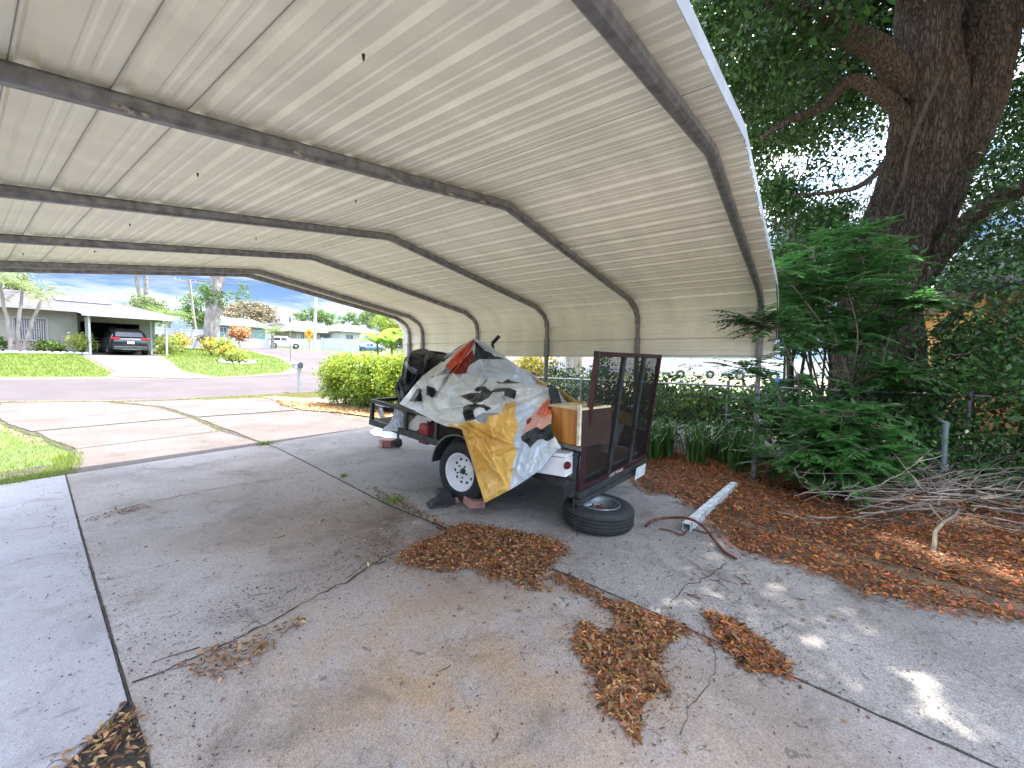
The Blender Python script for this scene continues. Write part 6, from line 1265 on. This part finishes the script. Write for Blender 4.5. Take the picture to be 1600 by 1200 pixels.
ybush('shrub', 'croton bush with yellow leaves at the lower left of the croton bed', 330, 539, 35.5, 13, m_cro, 520, .2, .09); ybush('shrub', 'yellow croton bush in the middle of the croton bed', 352, 542, 33.5, 15, m_lime, 700, .25, .09)
ybush('shrub', 'croton bush inside the ring of white stones', 370, 556, 30.6, 14, m_lime, 800, .25, .06); ybush('shrub', 'yellow fringe croton at the front of the stone ring', 357, 549, 31.2, 10, m_cro, 420, .2, .08)
ybush('shrub', 'round orange leaved shrub in front of the teal house', 375, 521, 55, 14, m_oran, 900, .28, .2); ybush('shrub', 'brownish shrub left of the orange leaved one', 322, 530, 45, 10, m_br, 400, .22, .1)
# stones
m_stone = pm('white_stone', (.66, .66, .66), .8, nscale=5, namt=.15)
stn = 0
def stone(x, y, z, r, lab, grp):
    mb = MB(); n = 7; vs = []
    for i in range(5):
        ph = math.pi*(i+.5)/5
        for k in range(n): a = 2*math.pi*k/n; rr_ = r*(1+.25*mnoise.noise(Vector((x*3+i, y*3+k, 0)))); vs.append((x+math.sin(ph)*math.cos(a)*rr_*1.3, y+math.sin(ph)*math.sin(a)*rr_, z+math.cos(ph)*rr_*.75+r*.4))
    mb.add(vs, [(i*n+k, i*n+(k+1) % n, (i+1)*n+(k+1) % n, (i+1)*n+k) for i in range(4) for k in range(n)]+[tuple(range(n)), tuple(4*n+k for k in range(n))]); return tag(mb.build('border_stone', m_stone, smooth=True), lab, 'stone', grp)
cxy = base_at(371, 30.6)
for k in range(16): a = 2*math.pi*k/16; yy = cxy.y+math.sin(a)*.75; stone(cxy.x+math.cos(a)*.95, yy, T(yy), .11, 'white stone in the ring around the croton bush', 'ring stones round the croton bush')
for k in range(15): xx = .6+k*.29; yy = 34.35+.12*math.sin(k*1.7); stone(xx, yy, T(yy), .13, 'white stone edging the red mulch bed below the palms', 'stones edging the red mulch bed')
sheet('mulch_ground', [(-5, 34.3), (4.6, 34.4), (4.5, 36.9), (-5, 36.9)], pm('red_mulch', (.30, .09, .05), .95, nscale=5, namt=.4, bump=1, bscale=20), -.004)
# white vinyl fences
m_vin = pm('white_vinyl', (.50, .50, .53), .45, nscale=2, namt=.04)
def vfence(label, p, q, hgt, z_off=0., n=None, group=None):
    p = Vector((p[0], p[1], 0)); q = Vector((q[0], q[1], 0)); L_ = (q-p).length; n = n or max(1, round(L_/2.3)); t = thing('vinyl_fence', label, 'fence', (p.x, p.y, T(p.y)), group); d = (q-p)/L_
    for k in range(n+1):
        c = p.lerp(q, k/n); part('post', lambda mb: (mb.box((c.x, c.y, T(c.y)+hgt/2+z_off), (.13, .13, hgt+.12)), mb.box((c.x, c.y, T(c.y)+hgt+.08+z_off), (.17, .17, .04))), m_vin, t)
    for k in range(n):
        a = p.lerp(q, k/n)+d*.07; b = p.lerp(q, (k+1)/n)-d*.07; za, zb = T(a.y)+z_off, T(b.y)+z_off; m_ = (a+b)/2; zm = (za+zb)/2; ln = (b-a).length; ang = math.atan2(d.y, d.x)
        def pf(mb):
            nb = 13
            for i in range(nb): c = a.lerp(b, (i+.5)/nb); mb.box((c.x, c.y, zm+hgt/2), (ln/nb*.94, .03, hgt-.1), ang)
            mb.box((m_.x, m_.y, zm+.1), (ln, .05, .12), ang); mb.box((m_.x, m_.y, zm+hgt-.02), (ln, .05, .12), ang)
        part('fence_panel', pf, m_vin, t)
def bxy(px, Y): v = base_at(px, Y); return (v.x, v.y)
vfence('tall white vinyl fence behind the lawn right of the awning', bxy(229, 46), bxy(322, 46), 1.75)
vfence('low white vinyl fence in front of the teal house', bxy(343, 58), bxy(420, 60), 1.15)
vfence('low white vinyl fence in front of the beige house', bxy(455, 66), bxy(528, 62), 1.5)
vfence('tall white vinyl fence near the side street right of the yellow sign', bxy(503, 53), bxy(560, 49), 1.65)
# houses
def house(label, px0, px1, Y, pyw, pyr, dep, wallm, roofm, wins=(), rz_in=.25, eave=.5, z_lo=None, cat='house'):
    xa, xb = base_at(px0, Y).x, base_at(px1, Y).x; zb = T(Y)-.1; zw = YP((px0+px1)/2, pyw, Y)[2]; zr = YP((px0+px1)/2, pyr, Y)[2]*1.0; t = thing('house', label, cat, ((xa+xb)/2, Y+dep/2, zb))
    def fn(mb): wall_x(mb, xa, xb, Y, zb, zw, [(base_at(a, Y).x, base_at(b_, Y).x, YP(a, d_, Y)[2], YP(a, c_, Y)[2]) for a, b_, c_, d_ in wins]); mb.box((xa+.1, Y+dep/2+.1, (zb+zw)/2), (.2, dep-.2, zw-zb)); mb.box((xb-.1, Y+dep/2+.1, (zb+zw)/2), (.2, dep-.2, zw-zb)); mb.box(((xa+xb)/2, Y+dep, (zb+zw)/2), (xb-xa-.4, .2, zw-zb))
    part('wall', fn, wallm, t); part('roof', lambda mb: hip(mb, xa-eave, xb+eave, Y-eave, Y+dep+eave, zw+.06, xa+(xb-xa)*rz_in, xb-(xb-xa)*rz_in, zr+.8, .16), roofm, t)
    part('fascia', lambda mb: mb.box(((xa+xb)/2, Y-eave-.012, zw-.02), (xb-xa+2*eave, .02, .2)), m_wht, t)
    for a, b_, c_, d_ in wins:
        x0_, x1_, z1_, z0_ = base_at(a, Y).x, base_at(b_, Y).x, YP(a, c_, Y)[2], YP(a, d_, Y)[2]
        wn = part('window', lambda mb: (mb.box(((x0_+x1_)/2, Y-.015, z0_-.04), (x1_-x0_+.16, .07, .08)), mb.box(((x0_+x1_)/2, Y-.015, z1_+.04), (x1_-x0_+.16, .07, .08)), mb.box((x0_-.04, Y-.015, (z0_+z1_)/2), (.08, .07, z1_-z0_)), mb.box((x1_+.04, Y-.015, (z0_+z1_)/2), (.08, .07, z1_-z0_)), mb.box(((x0_+x1_)/2, Y+.04, (z0_+z1_)/2), (.06, .05, z1_-z0_))), m_wht, t)
        part('pane', lambda mb: mb.box(((x0_+x1_)/2, Y+.09, (z0_+z1_)/2), (x1_-x0_, .02, z1_-z0_)), m_glass, wn)
    return t
m_teal = pm('teal_stucco', (.18, .29, .28), .85, nscale=1, namt=.05); m_beige = pm('beige_stucco', (.30, .25, .23), .85, nscale=1, namt=.05); m_rbeige = pm('beige_roof', (.27, .22, .195), .9, nscale=.6, namt=.1, bump=.3, bscale=6); m_rgrey = pm('pale_grey_roof', (.21, .225, .25), .8, nscale=.6, namt=.1); m_orst = pm('orange_stucco', (.38, .18, .06), .85, nscale=2, namt=.12, bump=.3, bscale=15); m_whs = pm('white_stucco', (.38, .40, .40), .85, nscale=1, namt=.05); m_rbl = pm('blue_grey_roof', (.12, .135, .17), .85, nscale=.6, namt=.12)
house('low teal house with pale grey roof behind the orange leaved shrub', 336, 416, 68, 509, 503, 8, m_teal, m_rgrey, [(345, 355, 512, 519)], .04)
house('beige house with wide hip roof behind the yellow sign', 463, 530, 74, 519, 508, 9, m_beige, m_rbeige, [(500, 512, 522, 529), (470, 476, 520, 532)], .3, .7)
house('white house with brown roof right of the beige house', 533, 590, 70, 519, 513, 8, m_whs, pm('brown_roof', (.42, .32, .26), .9, nscale=.6, namt=.15), [(541, 552, 523, 531)], .2)
house('blue grey roofed house showing behind the beige house', 505, 560, 92, 512, 503, 8, m_whs, m_rbl, [], .3)
house('grey windowless gable end left of the beige house', 444, 463, 80, 507, 503, 7, pm('grey_stucco', (.42, .45, .50), .85, nscale=1, namt=.05), m_rgrey, [], .3, .1)
# banana plants beyond the hedge
m_ban = leafmat('banana_leaf', (.22, .38, .06), .3, .45, .4)
def banana(label, px, py, Y, hh, n, fl, seed):
    b = base_at(px, Y); r_ = random.Random(seed); t = thing('banana_plant', label, 'plant', b, 'banana plants beyond the hedge'); top = Vector((b.x, b.y, YP(px, py, Y)[2])); mb = MB(); mb.tube([b, b.lerp(top, .6), top], [.09, .07, .04], 8); mb.build('stem', m_gn, t, smooth=True)
    mb = MB()
    for k in range(n):
        a = 6.28*k/n+r_.uniform(-.3, .3); d = Vector((math.cos(a), math.sin(a), r_.uniform(.8, 2.2))).normalized(); p = top.copy(); L1 = fl*r_.uniform(.8, 1.2); s_ = Vector((-math.sin(a), math.cos(a), 0)); rows_ = []
        for i in range(8):
            f = i/7; w_ = .19*math.sin(math.pi*min(1, .08+f*.92))**.6*L1*.75; up = Vector((0, 0, 1)); rows_.append([p-s_*w_+up*w_*.35, p.copy(), p+s_*w_+up*w_*.35]); d = (d+Vector((0, 0, -.20))).normalized(); p = p+d*L1/7
        o_ = len(mb.v)
        for r3 in rows_: mb.v += [tuple(q) for q in r3]
        for i in range(7):
            for c in range(2): mb.f.append((o_+i*3+c, o_+i*3+c+1, o_+(i+1)*3+c+1, o_+(i+1)*3+c)); mb.mi.append(0)
    mb.build('leaf', m_ban, t, fix=False, smooth=True)
banana('broad leaved banana plant rising left above the hedge', 590, 538, 15.5, 1, 9, 1.35, 1); banana('banana plant in the middle above the hedge', 612, 540, 14.5, 1, 9, 1.1, 2); banana('banana plant beside the carport end posts', 636, 538, 15.0, 1, 9, 1.2, 3)

# ================================================================== RIGHT HAND NEIGHBOUR
tag(sheet('yard_ground', [(9.3, -20), (60, -20), (60, 12), (9.3, 12)], pm('sunny_sand', (.34, .30, .22), .95, nscale=.5, col2=(.17, .21, .07), bump=.3, bscale=20, detail=8), -.016))
hO = thing('house', 'orange stucco house with a white window glimpsed through the leaves at right', 'house', (15, -7, 0))
XO = 12.5
def fo(mb):
    for y0_, y1_, z0_, z1_ in ((-12, -4.05, 0, 1.25), (-12, -4.05, 2.35, 3.0), (-12, -5.6, 1.25, 2.35), (-4.05, -2.75, 0, 3.0)): mb.box((XO+.1, (y0_+y1_)/2, (z0_+z1_)/2), (.2, y1_-y0_, z1_-z0_))
    mb.box((XO+4, -2.85, 1.5), (7.6, .2, 3.0))
part('wall', fo, m_orst, hO)
wn = part('window', lambda mb: (mb.box((XO-.02, -4.825, 1.22), (.1, 1.7, .07)), mb.box((XO-.02, -4.825, 2.38), (.1, 1.7, .07)), mb.box((XO-.02, -4.01, 1.8), (.1, .08, 1.1)), mb.box((XO-.02, -5.64, 1.8), (.1, .08, 1.1)), mb.box((XO+.03, -4.825, 1.8), (.05, .06, 1.1))), m_wht, hO)
part('pane', lambda mb: mb.box((XO+.1, -4.825, 1.8), (.02, 1.55, 1.1)), pm('pale_blind', (.55, .52, .45), .6), wn)
part('roof', lambda mb: hip(mb, XO-.6, XO+9, -13, -2.2, 3.05, XO+3, XO+5, 4.6), m_roof, hO)
# chain link fence at X = 6.9
cf = thing('chain_link_fence', 'grey chain link fence with tubular top rail half buried in greenery', 'fence', (7.35, 0, 0))
XF = 7.35
for y in (-4.2, -1.55, 1.1, 3.7, 6.3): part('fence_post', lambda mb: (mb.tube([(XF, y, 0), (XF, y, 1.13)], .024, 10), mb.lathe([(.03, 0), (.028, .03), (0, .05)], (XF, y, 1.13), (0, 0, 1), 10)), m_galv, cf, smooth=True)
part('top_rail', lambda mb: mb.tube([(XF, -6, 1.09), (XF, 8.5, 1.09)], .017, 8), m_galv, cf, smooth=True)
def mesh_(mb):
    for fam in (1, -1):
        k = -6.0
        while k < 8.5: mb.bar((XF-.02+fam*.002, k, .05 if fam == 1 else 1.05), (XF-.02+fam*.002, k+1.0, 1.05 if fam == 1 else .05), .0028); k += .085
part('fence_mesh', mesh_, m_galv, cf, fix=False)
fpq = G(1470, 782); fx, fy = fpq[0], fpq[1]
gf = thing('gate_post', 'grey green steel gate post with a short rail at the right of the brush heap', 'post', (fx, fy, 0))
part('post', lambda mb: mb.tube([(fx, fy, 0), (fx+.02, fy, YP(1480, 660, fy)[2])], .026, 10), pm('green_grey_steel', (.13, .17, .18), .5, .3), gf, smooth=True)
zt_ = YP(1480, 660, fy)[2]-.02; pe = Vector(D(1440, 661, 5.9)); part('rail', lambda mb: mb.tube([(fx+.02, fy, zt_), (pe.x, pe.y, zt_)], .018, 8), m_galv, gf, smooth=True)
# things standing beyond the fence, all bright in the sun
q = D(897, 590, 17); tk = thing('palm_tree', 'thick grey palm trunk beyond the hedge under the carport edge', 'tree', (q[0], q[1], 0))
part('trunk', lambda mb: limb(mb, [(q[0], q[1], 0), (q[0]+.05, q[1], 1.5), (q[0], q[1], 4.5), (q[0]-.1, q[1], 7)], [.40, .34, .3, .28], 24, .3, 6, .12), m_tb, tk, smooth=True)
sp = [((q[0]-.1, q[1], 7), (math.cos(a), math.sin(a), rng.uniform(.1, 1.2)), 2.6) for a in np.linspace(0, 6.2, 18)]; o, st2 = fronds('frond', sp, m_palm, tk, 12, .8, .07, 1.4)
def vf2(label, pa, pb, hgt): vfence(label, pa, pb, hgt)
qa, qb = D(830, 575, 46), D(1300, 575, 40)
t_ = thing('board_fence', 'white slatted fence far behind the silver sedan', 'fence', (qa[0], qa[1], 0))
def slf(mb):
    n = 170
    for k in range(n): a = qa+(qb-qa)*(k/n); mb.box((a[0], a[1], .95), (.14, .03, 1.8), math.atan2((qb-qa)[1], (qb-qa)[0]))
part('fence_panel', slf, m_vin, t_)
for k in range(9): a = qa+(qb-qa)*(k/8); part('post', lambda mb: mb.box((a[0], a[1]-.08, 1.0), (.16, .12, 2.0)), m_vin, t_)
b_ = D(1250, 602, 9.3); tb = thing('garden_table', 'white topped garden table in the sun beyond the fence', 'table', (b_[0], b_[1], 0)); zt_ = b_[2]-.06
part('table_top', lambda mb: mb.box((b_[0], b_[1], zt_), (.7, 1.3, .05)), m_wht, tb, bevel=.01)
for sx in (-1, 1):
    for sy in (-1, 1): part('leg', lambda mb: mb.box((b_[0]+sx*.28, b_[1]+sy*.55, zt_/2-.015), (.05, .05, zt_-.03)), m_wht, tb)
gg = D(1254, 598, 9.1); gr_ = thing('grill', 'small black kettle grill standing on the white garden table', 'grill', (gg[0], gg[1], zt_))
part('bowl', lambda mb: mb.lathe([(0, .03), (.13, .05), (.2, .14), (.2, .17)], (gg[0], gg[1], zt_+.03), (0, 0, 1), 20), m_blk, gr_, smooth=True); part('lid', lambda mb: mb.lathe([(.2, 0), (.19, .05), (.12, .10), (0, .12)], (gg[0], gg[1], zt_+.215), (0, 0, 1), 20), m_blk, gr_, smooth=True)
part('leg', lambda mb: [mb.tube([(gg[0]+math.cos(a)*.1, gg[1]+math.sin(a)*.1, zt_+.08), (gg[0]+math.cos(a)*.16, gg[1]+math.sin(a)*.16, zt_+.027)], .008, 5) for a in (0, 2.1, 4.2)], m_blk, gr_)
bb = D(1222, 598, 9.5); mb = MB(); mb.lathe([(0, .0), (.14, 0), (.17, .3), (.165, .3), (.13, .02), (0, .02)], (bb[0], bb[1], max(.0, bb[2]-.2)), (0, 0, 1), 18)
bbz = max(.0, bb[2]-.2); st = thing('blue_tub', 'bright blue plastic tub on an upturned white pail beyond the fence', 'tub', (bb[0], bb[1], 0)); mb.build('tub', pm('blue_plastic', (.04, .16, .50), .4), st, smooth=True)
part('pail', lambda mb: mb.lathe([(0, 0), (.17, 0), (.14, bbz-.002), (0, bbz-.002)], (bb[0], bb[1], 0), (0, 0, 1), 18), m_wht, st, smooth=True)
for (px, py, dd, lab, mt) in ((1003, 590, 10.5, 'teal plant pot with leaves seen through the top of the gate mesh', pm('teal_pot', (.05, .32, .33), .5)), (943, 578, 11, 'small teal pot left in the gate mesh', pm('teal_pot2', (.08, .4, .42), .5))):
    q = D(px, py, dd); t = thing('plant_pot', lab, 'plant pot', (q[0], q[1], 0)); zz = q[2]
    part('stand', lambda mb: [mb.box((q[0]+sx*.12, q[1]+sy*.12, (zz-.18)/2), (.04, .04, zz-.18)) for sx in (-1, 1) for sy in (-1, 1)]+[mb.box((q[0], q[1], zz-.17), (.34, .34, .03))], m_twig, t)
    part('pot', lambda mb: mb.lathe([(0, 0), (.12, 0), (.17, .26), (.15, .26), (.11, .03), (0, .03)], (q[0], q[1], zz-.154), (0, 0, 1), 18), mt, t, smooth=True); leaf_mesh('foliage', clumps([(q[0], q[1], zz+.25, .2, .2, .18)], 14, 10, .05), .1, .04, m_gn, t)
ytree('tree', 'yellow flowering shrub tree beyond the hedge above the banner edge', 'tree', 0, 10, [(0, 0, 0)], m_gn, 10) if False else None
def gtree(label, x, y, d, r, hgt, mat, n, L, W, trunk=.2):
    q = D(x, y, d); t = thing('tree', label, 'tree', (q[0], q[1], 0), 'trees far behind the right hand yard'); mb = MB(); limb(mb, [(q[0], q[1], 0), (q[0]+.1, q[1], hgt*.35), (q[0], q[1], hgt*.7)], [trunk, trunk*.8, trunk*.5], 10, .3, 5)
    bl = [(q[0]+r*.7*math.cos(a), q[1]+r*.7*math.sin(a), hgt*.75+rng.uniform(-.1, .1)*hgt, r*.6, r*.6, hgt*.25) for a in np.linspace(0, 6.28, 6)[:-1]]
    for b in bl: limb(mb, [(q[0], q[1], hgt*.5), ((q[0]+b[0])/2, (q[1]+b[1])/2, hgt*.68), b[:3]], [trunk*.4, trunk*.25, .03], 6, .3, 3)
    mb.build('trunk', m_tb, t, smooth=True); leaf_mesh('crown', clumps(bl, n//14, 14, r*.12), L, W, mat, t)
gtree('dark tree behind the oak on the left', 1230, 560, 24, 4.0, 9, m_oakleaf, 3500, .3, .18); gtree('dark tree far behind the oak on the right', 1570, 560, 22, 4.5, 8, m_oakleaf, 4500, .3, .18); gtree('green tree behind the silver sedan', 1080, 560, 52, 6, 9, m_gn, 3500, .5, .3); gtree('green tree beyond the hedge near the palm trunk', 870, 560, 55, 6, 9, m_gn, 3500, .5, .3)
q = D(840, 575, 9.8); leaf = thing('yellow_shrub', 'shrub with yellow leaf tips on the hedge line right of the banner peak', 'shrub', (q[0], q[1], 0)); mb = MB(); mb.tube([(q[0], q[1], 0), (q[0], q[1], q[2])], [.03, .01], 5, cap=False); mb.build('stem', m_twigd, leaf, fix=False); leaf_mesh('foliage', clumps([(q[0], q[1], q[2]+.02, .5, .5, .3)], 60, 14, .09), .09, .05, m_cro, leaf)
